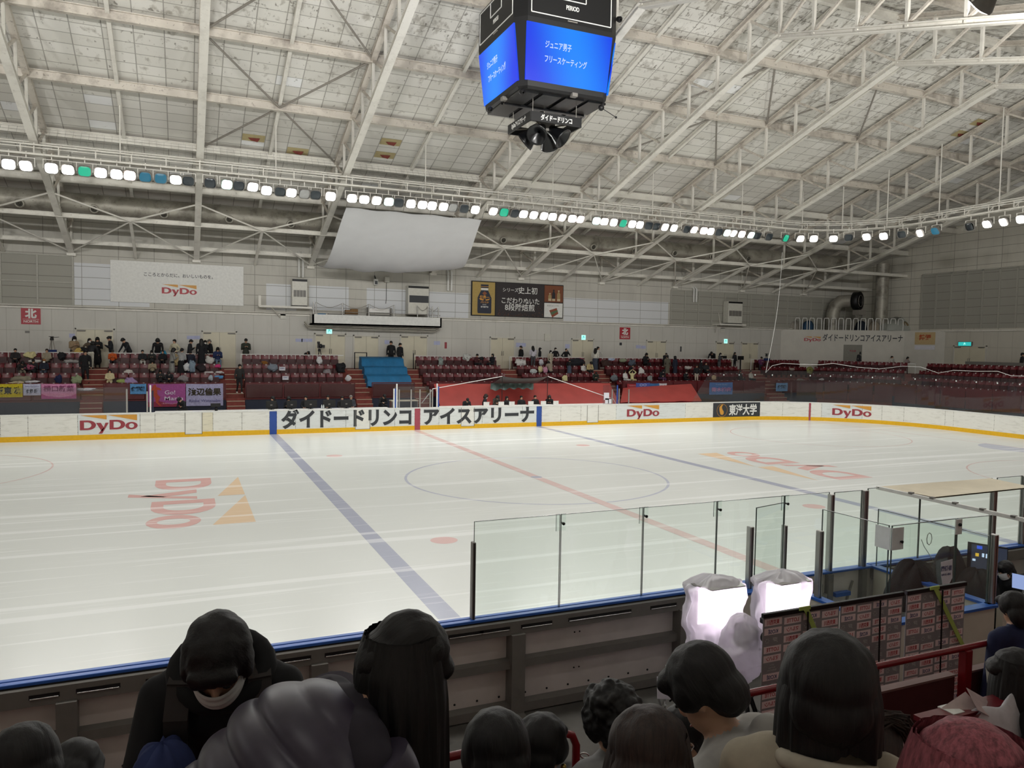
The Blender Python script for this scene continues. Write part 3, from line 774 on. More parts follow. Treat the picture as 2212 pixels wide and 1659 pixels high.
# ---------------------------------------------------------------- dasher boards
RC = 8.5
def path(s):
    """along the far boards from x = -21.5 to the right, round the right end, back along the near side: point, unit normal to the ice"""
    if s < 43: return V((-21.5+s, 30, 0)), V((0, -1, 0))
    s -= 43; q = PI/2*RC
    if s < q: a = PI/2 - s/RC; return V((21.5+RC*math.cos(a), 21.5+RC*math.sin(a), 0)), V((-math.cos(a), -math.sin(a), 0))
    s -= q
    if s < 13: return V((30, 21.5-s, 0)), V((-1, 0, 0))
    s -= 13
    if s < q: a = -s/RC; return V((21.5+RC*math.cos(a), 8.5+RC*math.sin(a), 0)), V((-math.cos(a), -math.sin(a), 0))
    s -= q
    return V((21.5-s, 0, 0)), V((0, 1, 0))
def toscreen(p):
    d = V(p)-CAM; z = d.dot(CF); return W_/2+FOC*d.dot(CR)/z, H_/2-FOC*d.dot(CU)/z
def s_at(px, z=.6):
    lo, hi = 0.0, 60.0
    best = None; s = 0.0
    while s < 68:
        p = path(s)[0]; p.z = z
        x = toscreen(p)[0]
        if x >= px: return s
        s += .02
    return s
def bend(mb):
    """flat coordinates (along, out of the board, up) to the curved boards"""
    out = []
    for (s, w, z) in mb.v:
        p, n = path(s); q = p+n*w; out.append((q.x, q.y, z))
    mb.v = out; return mb
def strip(mb, s0, s1, w0, w1, z0, z1, mi=0):
    n = max(1, int((s1-s0)/.35)) if s1 > 42 else 1
    for i in range(n): mb.box(s0+(s1-s0)*i/n, s0+(s1-s0)*(i+1)/n, w0, w1, z0, z1, mi)
    return mb
db = thing('dasher_boards', 'scuffed white rink boards with yellow kick strip on the far side and right end', 'rink boards', (0, 30, 0))
ends = [0, 60, 167, 302, 334, 399, 436, 460, 522, 582, 597, 638, 747, 767, 799, 852, 895, 907, 948, 996, 1024, 1041, 1128, 1159, 1170, 1211, 1254, 1268, 1292, 1331, 1480, 1540, 1641, 1690, 1747, 1751, 1774, 1862, 1905, 1952, 2041, 2059, 2147, 2230]
S = [0.0]+[s_at(p) for p in ends]
film = {(597, 638), (638, 747), (747, 767), (799, 852), (852, 895), (907, 948), (948, 996), (1024, 1041), (1041, 1128), (1128, 1159), (167, 302), (1331, 1480), (1774, 1862)}
for i in range(len(S)-1):
    s0, s1 = S[i], S[i+1]; a, b = (ends[i-1] if i else -1), ends[i]
    nme, m = 'panel', 'board'
    if (a, b) in film: m = 'ad_pale'
    if (a, b) in ((399, 436), (767, 799), (996, 1024), (1268, 1292)): nme = 'gate'
    if (a, b) == (436, 460): m = 'board_cream'
    kick = nme != 'gate'
    if (a, b) in ((582, 597), (1159, 1170)): m = 'blue_paint'; kick = False; nme = 'blue_marker'
    if (a, b) == (895, 907): m = 'red_paint'; kick = False; nme = 'red_marker'
    if (a, b) == (1747, 1751): m = 'red_paint'; kick = False; nme = 'goal_line_marker'
    if (a, b) == (1540, 1641): m = 'ink'; nme = 'dark_advert_panel'
    g = .006 if m in ('board', 'ad_pale', 'board_cream') else 0
    z0 = .23 if kick else (.01 if nme != 'gate' else .12)
    bend(strip(MB(), s0+g, s1-g, -.03, .003 if nme == 'gate' else 0, z0, HB-.05)).build(nme, M[m], db)
    if kick or nme == 'gate': bend(strip(MB(), s0, s1, -.03, .012, 0, .23 if kick else .12)).build('kick_plate', M['yellow'], db)
send = 2*43+PI*RC+13
bend(strip(MB(), S[-1], 61+10, -.03, 0, .23, HB-.05)).build('panel', M['board'], db)
bend(strip(MB(), S[-1], 61+10, -.03, .012, 0, .23)).build('kick_plate', M['yellow'], db)
bend(strip(MB(), 0, 43, -.14, .01, HB-.05, HB)).build('cap_rail', M['white'], db)
bend(strip(MB(), 43, 71, -.14, .01, HB-.05, HB)).build('cap_rail', M['white'], db)
bend(strip(MB(), 0, 71, -.08, -.03, 0, HB-.05)).build('back_frame', M['greymetal'], db)
def flatlogo(s, width, zc):
    r, g = MB(), MB(); put_logo(r, g, (s, .004, zc), (1, 0, 0), (0, 0, 1), width, -.006)
    # y of the flat frame is the distance out of the board
    bend(r).build('logo_lettering', M['logo_red'], db); bend(g).build('logo_triangles', M['logo_gold'], db)
for a, b, zc in ((172, 297, .69), (1354, 1424, .66), (1797, 1882, .66)):
    sa, sb = s_at(a), s_at(b); flatlogo((sa+sb)/2, (sb-sa), zc)
def flattext(body, a, b, h, zc, m, bold):
    sa, sb = s_at(a), s_at(b); mb = MB(); put_text(mb, body, h, ((sa+sb)/2, .008, zc), (1, 0, 0), (0, 0, 1), bold, 0, width=sb-sa, th=.004)
    bend(mb).build('lettering', M[m], db)
flattext('ダイドードリンコ', 607, 888, .95, .73, 'ink', .045); flattext('アイスアリーナ', 915, 1153, .95, .70, 'ink', .045)
flattext('東洋大学', 1574, 1634, .72, .68, 'white', .03)
for a, b in ((399, 436), (767, 799), (996, 1024), (1268, 1292)):
    sa, sb = s_at(a), s_at(b); mb = MB()
    for q in (sa, sb): mb.box(q-.012, q+.012, .003, .012, .12, HB-.05)
    mb.box(sa, sb, .003, .012, .12, .14); bend(mb).build('gate_seam', M['greymetal'], db)
# emblem: gold flame-like mark in a ring of small letters
s0 = s_at(1558); mb = MB()
mb.prism([(-.13, .2), (.02, .33), (.16, .36), (.05, .2), (.08, .06), (.2, -.1), (.2, -.24), (.1, -.32), (-.05, -.27), (-.1, -.12), (-.14, .02)], (s0-.02, .008, .68), (1, 0, 0), (0, 0, 1), -.005)
bend(mb).build('emblem', M['screen_gold'] if False else M['logo_gold'], db)
mb = MB()
for k in range(34):
    a = 2*PI*k/34
    mb.box(s0+.06+.40*math.cos(a)-.014, s0+.06+.40*math.cos(a)+.014, .001, .007, .66+.40*math.sin(a)-.02, .66+.40*math.sin(a)+.02)
bend(mb).build('emblem_ring', M['logo_gold'], db)
# screw heads along the joints
mb = MB()
for i, s in enumerate(S[1:-1]):
    for z in (.35, .6, .85, 1.05): mb.box(s-.012, s+.012, .001, .005, z-.012, z+.012)
bend(mb).build('joint_screws', M['doorgap'], db, kind='stuff')
# left end: plain boards out of the picture
mb = MB(); mb2 = MB(); mb3 = MB()
pts = [(-21.5, 30)]+[(-21.5-8.5*math.sin(a*PI/24), 21.5+8.5*math.cos(a*PI/24)) for a in range(1, 13)]+[(-30, 8.5)]+[(-21.5-8.5*math.cos(a*PI/24), 8.5-8.5*math.sin(a*PI/24)) for a in range(1, 13)]
for i in range(len(pts)-1):
    a, b = V(pts[i]+(0,)), V(pts[i+1]+(0,)); n = V((-(b-a).y, (b-a).x, 0)).normalized()*-.04
    for m_, z0, z1 in ((mb, .23, HB-.05), (mb2, 0, .23), (mb3, HB-.05, HB)): m_.bar(a+n+V((0, 0, (z0+z1)/2)), b+n+V((0, 0, (z0+z1)/2)), .08, z1-z0)
lb = thing('dasher_boards', 'plain white rink boards round the left end', 'rink boards', (-30, 15, 0))
mb.build('panel', M['board'], lb); mb2.build('kick_plate', M['yellow'], lb); mb3.build('cap_rail', M['white'], lb)

# ---------------------------------------------------------------- glass on the far boards
fg = thing('rink_glass', 'scuffed protective glass on the boards round the right end', 'rink glass', (26, 28, HB))
s = s_at(1494); k = 0
while s < 70:
    s1 = min(s+1.22, 70); h = 2.95
    if k == 0: mb = MB().prism([(s, HB), (s1, HB), (s1, 2.7), (s1-.05, 2.85)], (0, -.06, 0), (1, 0, 0), (0, 0, 1), .012)
    else: mb = MB(); strip(mb, s+.004, s1-.004, -.066, -.054, HB, h+ (.25 if k > 2 else .1*k))
    bend(mb).build('glass_pane', M['glass_far'], fg)
    if k > 0:
        mb = MB().box(s-.03, s+.03, -.08, -.045, h-.08, h+.0); bend(mb).build('pane_clip', M['acrylic'], fg)
    s = s1; k += 1
lg = thing('rink_glass', 'scuffed protective glass on the far boards at the left', 'rink glass', (-18, 30, HB))
x = -21.5
while x < -13.6:
    x1 = min(x+1.6, -13.56)
    MB().box(x+.004, x1-.004, 30.05, 30.062, HB, 2.36).build('glass_pane', M['glass_far'], lg); x = x1
for x0, x1 in ((-1.15, .75), (11.4, 12.3)):
    mg = thing('rink_glass', 'short run of glass on the far boards %s' % ('beside the timekeepers by the blue tarp' if x0 < 0 else 'beside the paper notices'), 'rink glass', (x0, 30, HB))
    MB().box(x0, (x0+x1)/2-.01, 30.05, 30.06, HB, 2.3).build('glass_pane', M['glass_far'], mg); MB().box((x0+x1)/2+.01, x1, 30.05, 30.06, HB, 2.3).build('glass_pane', M['glass_far'], mg)
def post(x, y, z1, m, lab, w=.07, z0=HB):
    o = MB().bevbox(x-w/2, x+w/2, y, y+.06, z0, z1, .008).build('glass_post', M[m]); tag(o, lab, 'post')
for px, zt, m, lab in ((274, 2.28, 'metal', 'slim silver post where the left far glass ends'), (318, 2.16, 'metal', 'silver gate post beside the purple banner'), (325, 2.45, 'white', 'tall white gate post beside the purple banner'), (330, 2.2, 'navy', 'dark blue gate post beside the purple banner'),
      (851, 2.2, 'white', 'white post left of the blue one beside the blue tarp'), (854, 2.2, 'blue_paint', 'blue gate post in front of the blue tarp'), (857, 2.45, 'white', 'tall white gate post in front of the blue tarp'), (862, 2.15, 'metal', 'silver post just right of the blue gate post'), (888, 2.15, 'metal', 'silver post of the table stand, second of four'), (907, 2.15, 'metal', 'silver post above the red centre marker'), (929, 2.15, 'metal', 'silver post left of the red sheet'), (934, 2.15, 'metal', 'shorter silver post beside the red sheet corner'), (944, 2.45, 'white', 'tall white gate post at the corner of the red sheet'), (947, 2.3, 'blue_paint', 'dark blue gate post at the corner of the red sheet'),
      (1322, 2.05, 'metal', 'silver post beside the paper notices'), (1333, 2.3, 'blue_paint', 'blue gate post right of the paper notices'), (1337, 2.1, 'metal', 'silver post right of the blue gate post'), (1358, 2.05, 'metal', 'silver post in front of the sloping red sheet')):
    post(at(px, 870, Y=30.05).x, 30.03, zt, m, lab)
# ---------------------------------------------------------------- far stand
ROWY = [35.3, 36.1, 36.9, 37.7]; ROWZ = [1.47, 1.94, 2.42, 2.94]
SECT = [(-24.0, -15.99), (-14.95, -9.16), (-8.19, -2.26), (-1.3, 1.24), (2.14, 7.84), (8.79, 14.45), (15.43, 27.5), (29.2, 34.0)]
AISLE = [(-15.99, -14.95), (-9.16, -8.19), (-2.26, -1.3), (1.24, 2.14), (7.84, 8.79), (14.45, 15.43), (27.5, 29.2)]
gs = thing('grandstand', 'dark red tiered stand along the far wall', 'grandstand', (0, 37, 0))
mb = MB()
for k in range(4): mb.box(XL+6, 36.0, ROWY[k]-.75, YW if k == 3 else ROWY[k]+.05, (0 if k == 0 else ROWZ[k-1]), ROWZ[k])
mb.build('tier', M['tread'], gs)
for i, (x0, x1) in enumerate(AISLE):
    mb = MB()
    for k in range(1, 4):
        y = ROWY[k]-.75; zm = (ROWZ[k]+ROWZ[k-1])/2
        mb.box(x0+.03, x1-.03, y-.36, y, ROWZ[k-1], zm, 0); mb.box(x0+.03, x1-.03, y-.38, y-.33, zm-.03, zm+.006, 1); mb.box(x0+.03, x1-.03, y-.02, y+.03, ROWZ[k]-.03, ROWZ[k]+.006, 1)
    for j in range(6):
        z = 1.47-.245*j; y = 34.55-.27*j
        mb.box(x0+.03, x1-.03, y-.27, y, 0, z-.245 if False else z-.12, 0); mb.box(x0+.03, x1-.03, y-.29, y-.24, z-.15, z-.114, 1)
    mb.build('stairs', [M['tread'], M['nosing']], gs)
for i, (x0, x1) in enumerate(SECT):
    MB().box(x0, x1, 34.50, 34.56, 0, 1.44).build('base_wall', M['navy'], gs)
    # parapet: tinted panels in a maroon frame
    n = max(1, round((x1-x0)/1.9)); w = (x1-x0)/n
    mb = MB().box(x0, x1, 34.46, 34.54, 2.24, 2.30, 0).box(x0, x1, 34.46, 34.54, 1.40, 1.46, 0)
    for j in range(n+1): mb.box(x0+j*w-.04 if j else x0, x0+j*w+.04 if j < n else x1, 34.47, 34.53, 1.40, 2.30, 0)
    mb.build('parapet_frame', M['maroon'], gs)
    for j in range(n): MB().box(x0+j*w+.06, x0+(j+1)*w-.06, 34.44, 34.47, 1.50, 2.22).build('parapet_panel', M['parapet_brown'] if i in (2, 3) else M['parapet'], gs)
    mb = MB().box(x0, x1, 37.98, 38.04, 3.74, 3.80)
    for j in range(int((x1-x0)/1.5)+1): mb.box(min(x0+1.5*j, x1-.04), min(x0+1.5*j, x1-.04)+.04, 37.99, 38.03, 2.94, 3.76)
    if i != 3: mb.build('back_rail', M['white'], gs)
# seats
sm = MB()
sm.grid(lambda u, v: (-.225+.45*u, .06*v+.02-.10*(2*u-1)**2*.4, .40+.42*v), 6, 3, 0)
sm.grid(lambda u, v: (.225-.45*u, .06*v+.06-.10*(2*u-1)**2*.4, .40+.42*v), 6, 3, 0)
sm.box(-.225, .225, .0, .10, .80, .825, 0)
sm.box(-.20, .20, -.10, -.04, .20, .60, 1); sm.box(-.20, .20, -.12, -.03, .58, .61, 0)
sm.box(-.245, -.225, -.05, .12, .0, .58, 1); sm.box(.225, .245, -.05, .12, .0, .58, 1)
sm.box(-.04, .04, -.012, -.004, .765, .80, 2); sm.box(-.04, .04, -.01, .08, .822, .829, 2)
SEAT = sm.mesh('stadium_seat', [M['seat'], M['seat_pan'], M['white']])
rown = ['front row', 'second row', 'third row', 'top row']
secn = ['left of the first stairway', 'between the first and second stairways', 'left of the blue tarp', 'under the blue tarp', 'right of the blue tarp', 'behind the dark tarp canopy', 'behind the sloping red sheet', 'in the far right corner']
SEATX = {}
nseat = 0
for k in (3, 2, 1):
    for i, (x0, x1) in enumerate(SECT):
        if i == 3: continue
        n = int((x1-x0-.1)/.5)
        for j in range(n):
            x = x0+.3+j*.5 if i else x1-.3-j*.5
            if x < -20.6 or (i == 7 and k == 1): continue
            o = bpy.data.objects.new('stadium_seat', SEAT); C.objects.link(o); o.location = (x, ROWY[k]-.06, ROWZ[k]); nseat += 1
            tag(o, 'dark red folding seat, %s of far stand, %s' % (rown[k], secn[i]), 'seat', 'seats in the %s %s' % (rown[k], secn[i]))
def seatstuff(places, name, lab):
    mb = MB()
    for (x, y, z, rz) in places:
        m = Matrix.Translation((x, y, z)) @ Matrix.Rotation(rz, 4, 'Z')
        b = len(mb.v); mb.v += [tuple(m @ V(v)) for v in sm.v]
        mb.f += [[i+b for i in f] for f in sm.f]; mb.m += sm.m; mb.sm += sm.sm
    o = mb.build(name, [M['seat'], M['seat_pan'], M['white']]); tag(o, lab, 'seats', kind='stuff'); return o
pl = []
for i, (x0, x1) in enumerate(SECT):
    if i == 3: continue
    for j in range(int((x1-x0-.1)/.5)): pl.append((x0+.3+j*.5, ROWY[0]-.06, ROWZ[0], 0))
seatstuff(pl, 'stadium_seats', 'dark red seats of the far front row showing over the parapet')
# corner and right end stand
ge = thing('grandstand', 'dark red tiered stand behind the right end glass', 'grandstand', (38, 15, 0))
EX = [35.4, 36.2, 37.0, 37.8]
mb = MB()
for k in range(4): mb.box(EX[k]-.75, XE if k == 3 else EX[k]+.05, YN, 29.6, (0 if k == 0 else ROWZ[k-1]), ROWZ[k])
mb.build('tier', M['tread'], ge)
MB().box(34.60, 34.66, YN, 29.6, 0, 1.44).build('base_wall', M['navy'], ge)
y = 29.4
while y > 2: MB().box(34.56, 34.60, y-1.7, y, 1.0, 2.26).build('parapet_panel', M['parapet'], ge); y -= 1.76
mb = MB().box(38.05, 38.11, 2, 29.3, 3.62, 3.68)
for j in range(19): mb.box(38.06, 38.10, 2+1.5*j, 2.04+1.5*j, 2.94, 3.64)
mb.build('back_rail', M['white'], ge)
pl = []
for k in range(4):
    for j in range(54): pl.append((EX[k]-.06, 29.2-.5*j, ROWZ[k], -PI/2))
# corner block of seats set at an angle
cA, cB = V((34.9, 36.9, 0)), V((37.9, 30.6, 0)); cd = (cB-cA).normalized(); cn = V((-cd.y, cd.x, 0))*1.0   # cn points away from the ice
if cn.dot(V((1, 1, 0))) < 0: cn = -cn
gc = thing('grandstand', 'small angled block of dark red stand in the far corner', 'grandstand', (35, 33, 0))
mb = MB()
for k in range(4):
    off = -2.4+.8*k
    a, b = cA+cn*(off-.75), cB+cn*(off-.75); c, d = cB+cn*(off+.05 if k < 3 else off+1.6), cA+cn*(off+.05 if k < 3 else off+1.6)
    mb.add([tuple(p+V((0, 0, z))) for z in (0, ROWZ[k]-.005) for p in (a, b, c, d)], [(0, 1, 2, 3)[::-1], (4, 5, 6, 7), (0, 1, 5, 4), (1, 2, 6, 5), (2, 3, 7, 6), (3, 0, 4, 7)])
    L_ = (cB-cA).length
    for j in range(int(L_/.5)):
        p = cA+cd*(.3+.5*j)+cn*(off-.06); pl.append((p.x, p.y, ROWZ[k], math.atan2(cn.y, cn.x)-PI/2))
mb.build('tier', M['tread'], gc)
n = 4
for j in range(n):
    p, q = cA.lerp(cB, j/n)+cn*-3.25+V((0, 0, 1.6)), cA.lerp(cB, (j+1)/n-.02)+cn*-3.25+V((0, 0, 1.6)); MB().bar(p, q, .05, 1.3).build('parapet_panel', M['parapet'], gc)
mb = MB().bar(cA+cn*.35+V((0, 0, 3.68)), cB+cn*.35+V((0, 0, 3.68)), .06)
for j in range(6): p = cA.lerp(cB, j/5)+cn*.35; mb.bar(p+V((0, 0, 2.94)), p+V((0, 0, 3.66)), .04)
mb.build('back_rail', M['white'], gc)
seatstuff(pl, 'stadium_seats', 'dark red seats of the corner and right end stand')
# ---------------------------------------------------------------- doors, panels and signs on the far wall
def door(n, x0, x1, ztop_=5.05, plane='far', y0=None, leaf=2, handles=True):
    mb = MB(); t = 0.05
    fr = MB().box(x0-.07, x0, YW-.06, YW, ROWZ[3], ztop_+.07).box(x1, x1+.07, YW-.06, YW, ROWZ[3], ztop_+.07).box(x0-.07, x1+.07, YW-.06, YW, ztop_, ztop_+.07)
    f = fr.build('door_%d' % n, M['wall_plain'], kind='structure')
    for j in range(leaf):
        a, b = x0+(x1-x0)*j/leaf, x0+(x1-x0)*(j+1)/leaf
        MB().box(a+.006, b-.006, YW-.045, YW-.01, ROWZ[3], ztop_-.006).build('door_leaf', M['door'], f)
    MB().box(x0, x1, YW-.02, YW-.004, ROWZ[3], ztop_).build('door_gap', M['doorgap'], f)
    for xx, s in ((x0, 1), (x1, -1)): MB().box(xx+.04*s, xx+.45*s, YW-.13, YW-.045, ztop_-.10, ztop_-.03).build('door_closer', M['greymetal'], f)
    if handles:
        m = (x0+x1)/2
        for s in (-1, 1): MB().tube([(m+.06*s, YW-.05, 3.85), (m+.06*s, YW-.11, 3.87), (m+.06*s, YW-.11, 4.12), (m+.06*s, YW-.05, 4.14)], .014, 6).build('door_handle', M['handle'], f)
    return f
for i, (a, b) in enumerate(((-16.67, -14.85), (-10.18, -8.36), (-3.7, -1.87), (1.76, 3.51), (8.05, 9.78), (14.34, 16.04), (20.68, 22.34), (27.1, 28.78), (29.6, 31.2))): door(i+1, a, b)
f = door(10, -1.28, .26, 4.98, handles=False)
# end wall door
fr = MB().box(XE-.06, XE, 28.05, 28.15, 2.94, 5.1).box(XE-.06, XE, 30.55, 30.65, 2.94, 5.1).box(XE-.06, XE, 28.05, 30.65, 5.03, 5.1).build('door_11', M['wall_plain'], kind='structure')
for a, b in ((28.15, 29.34), (29.36, 30.55)): MB().box(XE-.045, XE-.01, a, b, 2.94, 5.02).build('door_leaf', M['door'], fr)
for a, b in ((28.2, 28.65), (30.05, 30.5)): MB().box(XE-.13, XE-.045, a, b, 4.93, 5.0).build('door_closer', M['greymetal'], fr)
for s in (-1, 1): MB().tube([(XE-.05, 29.35+.07*s, 3.85), (XE-.11, 29.35+.07*s, 3.87), (XE-.11, 29.35+.07*s, 4.12), (XE-.05, 29.35+.07*s, 4.14)], .014, 6).build('door_handle', M['handle'], fr)
# exit signs
def runner(mb, org, ux, s, mi=1):
    for p in ([(-.05, .30), (.05, .30), (.05, .40), (-.05, .40)], [(-.10, .05), (.08, .05), (.08, .27), (-.06, .27)], [(-.3, -.28), (-.18, -.28), (-.02, .06), (-.12, .06)], [(.0, .06), (.1, .06), (.28, -.12), (.2, -.18)], [(.06, .2), (.26, .1), (.24, .04), (.06, .12)], [(-.08, .24), (-.28, .12), (-.24, .05), (-.06, .15)]):
        mb.prism([(x*s, y*s) for x, y in p], org, ux, (0, 0, 1), .004, mi)
for px, py, lab in ((711, 715, 'lit green exit sign above the door left of the balcony'), (1260, 729, 'lit green exit sign above the door right of the coffee advertisement'), (1567, 737, 'lit green exit sign above the door below the right air conditioner')):
    p = at(px, py, Y=YW-.06); t = thing('exit_sign', lab, 'exit sign', (p.x, YW-.05, p.z), 0, 'exit signs')
    MB().bevbox(p.x-.19, p.x+.19, YW-.10, YW, p.z-.19, p.z+.19, .01).build('sign_case', M['white'], t)
    mb = MB().box(p.x-.17, p.x+.17, YW-.108, YW-.10, p.z-.17, p.z+.17, 0); runner(mb, (p.x, YW-.109, p.z), (1, 0, 0), .34)
    mb.build('sign_face', [M['exit'], M['exit_green']], t)
p = at(2085, 743, X=XE-.08); t = thing('exit_sign', 'long lit turquoise exit sign over the end wall door', 'exit sign', (XE-.05, p.y, p.z))
MB().bevbox(XE-.14, XE, p.y-.55, p.y+.55, p.z-.17, p.z+.17, .015).build('sign_case', M['greymetal'], t)
mb = MB().box(XE-.148, XE-.14, p.y-.5, p.y+.5, p.z-.14, p.z+.14, 0); runner(mb, (XE-.149, p.y, p.z), (0, -1, 0), .3)
mb.build('sign_face', [M['exit_green'], M['exit']], t)
# direction signs with the kanji for north
for px0, px1, py0, py1, lab in ((45, 88, 664, 701, 'red direction sign reading NORTH high on the wall at the left'), (1339, 1361, 707, 733, 'red direction sign reading NORTH on the wall right of centre')):
    a, b = at(px0, py0, Y=YW-.02), at(px1, py1, Y=YW-.02); cx, cz, w, h = (a.x+b.x)/2, (a.z+b.z)/2, b.x-a.x, a.z-b.z
    t = thing('direction_sign', lab, 'sign', (cx, YW-.02, cz), 0, 'north signs')
    MB().box(cx-w/2, cx+w/2, YW-.025, YW-.001, cz-h/2, cz+h/2).build('sign_board', M['logo_red2'], t)
    mb = MB(); put_text(mb, '北', h*.58, (cx, YW-.028, cz+h*.15), bold=.05); put_text(mb, 'NORTH', h*.2, (cx, YW-.028, cz-h*.33), bold=.02, width=w*.74)
    mb.box(cx-w*.42, cx+w*.42, YW-.028, YW-.024, cz-h*.205, cz-h*.19); mb.build('lettering', M['white'], t)
# big white advertisement
a, b = at(238, 561, Y=YW-.1), at(526, 661, Y=YW-.1)
x0, x1, z0, z1 = a.x, b.x, b.z, a.z
t = thing('wall_banner', 'large white advertising board with red lettering and a line of script', 'advertising board', ((x0+x1)/2, YW-.08, z0))
MB().box(x0, x1, YW-.10, YW, z0, z1).build('board', M['white'], t)
r, g = MB(), MB(); put_logo(r, g, ((x0+x1)/2+.02, YW-.105, z0+.76), (1, 0, 0), (0, 0, 1), 1.86); r.build('logo_lettering', M['logo_red2'], t); g.build('logo_triangles', M['logo_gold'], t)
mb = MB(); put_text(mb, 'こころとからだに、おいしいものを。', .24, ((x0+x1)/2, YW-.106, z0+1.62), bold=.012, width=3.65); mb.build('script', M['ink'], t)
# coffee advertisement
a, b = at(1019, 606, Y=YW-.12), at(1216, 688, Y=YW-.12)
x0, x1, z0, z1 = a.x, b.x, b.z, a.z; YA = YW-.13
t = thing('wall_banner', 'dark framed advertising board showing a coffee bottle can', 'advertising board', ((x0+x1)/2, YA, z0))
MB().box(x0, x1, YW-.12, YW, z0, z1).build('board', M['black'], t)
w = x1-x0; h = z1-z0
MB().box(x0+.05*1.2, x0+.245*w, YA, YW-.12, z0+.06, z1-.06).build('gold_field', plain('gold field', 'b59a55', .4), t)
MB().box(x0+.255*w, x0+.78*w, YA, YW-.12, z0+.04, z1-.04).build('brown_field', plain('dark brown field', '2b2426', .4), t)
MB().box(x0+.785*w, x1-.05, YA, YW-.12, z0+.47*h+.02, z1-.06).build('rust_field', plain('rust field', '7c4527', .4), t)
MB().box(x0+.785*w, x1-.05, YA, YW-.12, z0+.05, z0+.45*h).build('white_field', M['white'], t)
cx = x0+.135*w; mb = MB()
mb.prism([(-.52, -1.0), (.52, -1.0), (.56, -.9), (.56, .05), (.3, .52), (.3, .56), (-.3, .56), (-.3, .52), (-.56, .05), (-.56, -.9)], (cx, YA-.002, (z0+z1)/2), (.9, 0, 0), (0, 0, 1), .01, 0)
mb.box(cx-.26, cx+.26, YA-.014, YA-.002, (z0+z1)/2+.56, (z0+z1)/2+.70, 1); mb.box(cx-.28, cx+.28, YA-.016, YA-.002, (z0+z1)/2+.72, (z0+z1)/2+.95, 0); mb.box(cx-.28, cx+.28, YA-.018, YA-.002, (z0+z1)/2+.80, (z0+z1)/2+.83, 2)
mb.prism([(0, .5), (.17, .35), (0, .2), (-.17, .35)], (cx, YA-.014, (z0+z1)/2), (1, 0, 0), (0, 0, 1), .004, 3)
for s in (-1, 1): mb.prism([(s*.03, -.07), (s*.42, .02), (s*.30, -.1), (s*.12, -.14)], (cx, YA-.014, (z0+z1)/2), (1, 0, 0), (0, 0, 1), .004, 2)
put_text(mb, '世界一', .24, (cx, YA-.018, (z0+z1)/2+.09), mi=2, bold=.03); put_text(mb, 'バリスタ', .15, (cx, YA-.018, (z0+z1)/2-.25), mi=2, bold=.03); put_text(mb, 'BLACK', .09, (cx, YA-.018, (z0+z1)/2-.41), mi=1); put_text(mb, '香料無添加', .11, (cx, YA-.018, (z0+z1)/2-.56), mi=1, bold=.03)
mb.build('bottle_picture', [plain('bottle navy', '182036', .3), M['white'], M['logo_gold'], plain('emblem brown', '8f5230', .4)], t)
mb = MB(); mx = x0+.515*w
put_text(mb, 'シリーズ', .30, (mx-.72, YA-.012, z1-.50), bold=.01); put_text(mb, '史上初', .50, (mx+.58, YA-.012, z1-.50), bold=.012)
put_text(mb, 'こだわりぬいた', .46, (mx+.05, YA-.012, (z0+z1)/2-.06), bold=.012, width=2.85); put_text(mb, '8段階焙煎', .52, (mx, YA-.012, z0+.66), bold=.012, width=2.25)
mb.build('lettering', M['white'], t)
rn = random.Random(4); mb = MB()
for i in range(70):
    bx = x0+(.27+.5*rn.random())*w; bz = z0+.08+rn.random()**2*.75
    if abs(bx-mx) < 1.0 and bz > z0+.3: continue
    mb.ell((bx, YA-.01, bz), (.035, .012, .025), 0, 6, 4)
mb.build('coffee_beans', plain('roasted bean', '6b4a3c', .35), t, kind='stuff')
mb = MB()
for i, (dx, hh, c1) in enumerate(((.845, .55, 1), (.888, .80, 0), (.945, .76, 1))):
    X = x0+dx*w; Z = z0+.47*h+.10
    mb.prism([(-.12, 0), (.12, 0), (.12, hh*.65), (.05, hh*.82), (.05, hh), (-.05, hh), (-.05, hh*.82), (-.12, hh*.65)], (X, YA-.002, Z), (1, 0, 0), (0, 0, 1), .01, c1); mb.box(X-.06, X+.06, YA-.016, YA-.002, Z+hh*.9, Z+hh, 0 if i == 1 else 2); mb.box(X-.12, X+.12, YA-.015, YA-.002, Z, Z+.16, 2)
mb.build('small_bottles', [plain('bottle black', '1b1b22', .3), plain('bottle tan', 'a89064', .4), plain('bottle cream', 'c9b898', .4)], t)
mb = MB(); X = x0+.885*w
put_text(mb, '好きによってす。', .13, (X, YA-.004, z0+.45*h-.18), mi=0, width=.95)
mb.prism([(-.3, .12), (-.06, -.38), (.42, -.1), (.28, .3)], (X, YA-.002, z0+.42), (1, 0, 0), (0, 0, 1), .006, 1); mb.prism([(-.2, -.02), (-.1, -.2), (.38, .06), (.34, .16)], (X, YA-.009, z0+.42), (1, 0, 0), (0, 0, 1), .004, 2)
mb.build('small_print', [M['greymetal'], plain('packet rust', '8f4a30', .4), plain('packet green', '56704e', .4)], t)
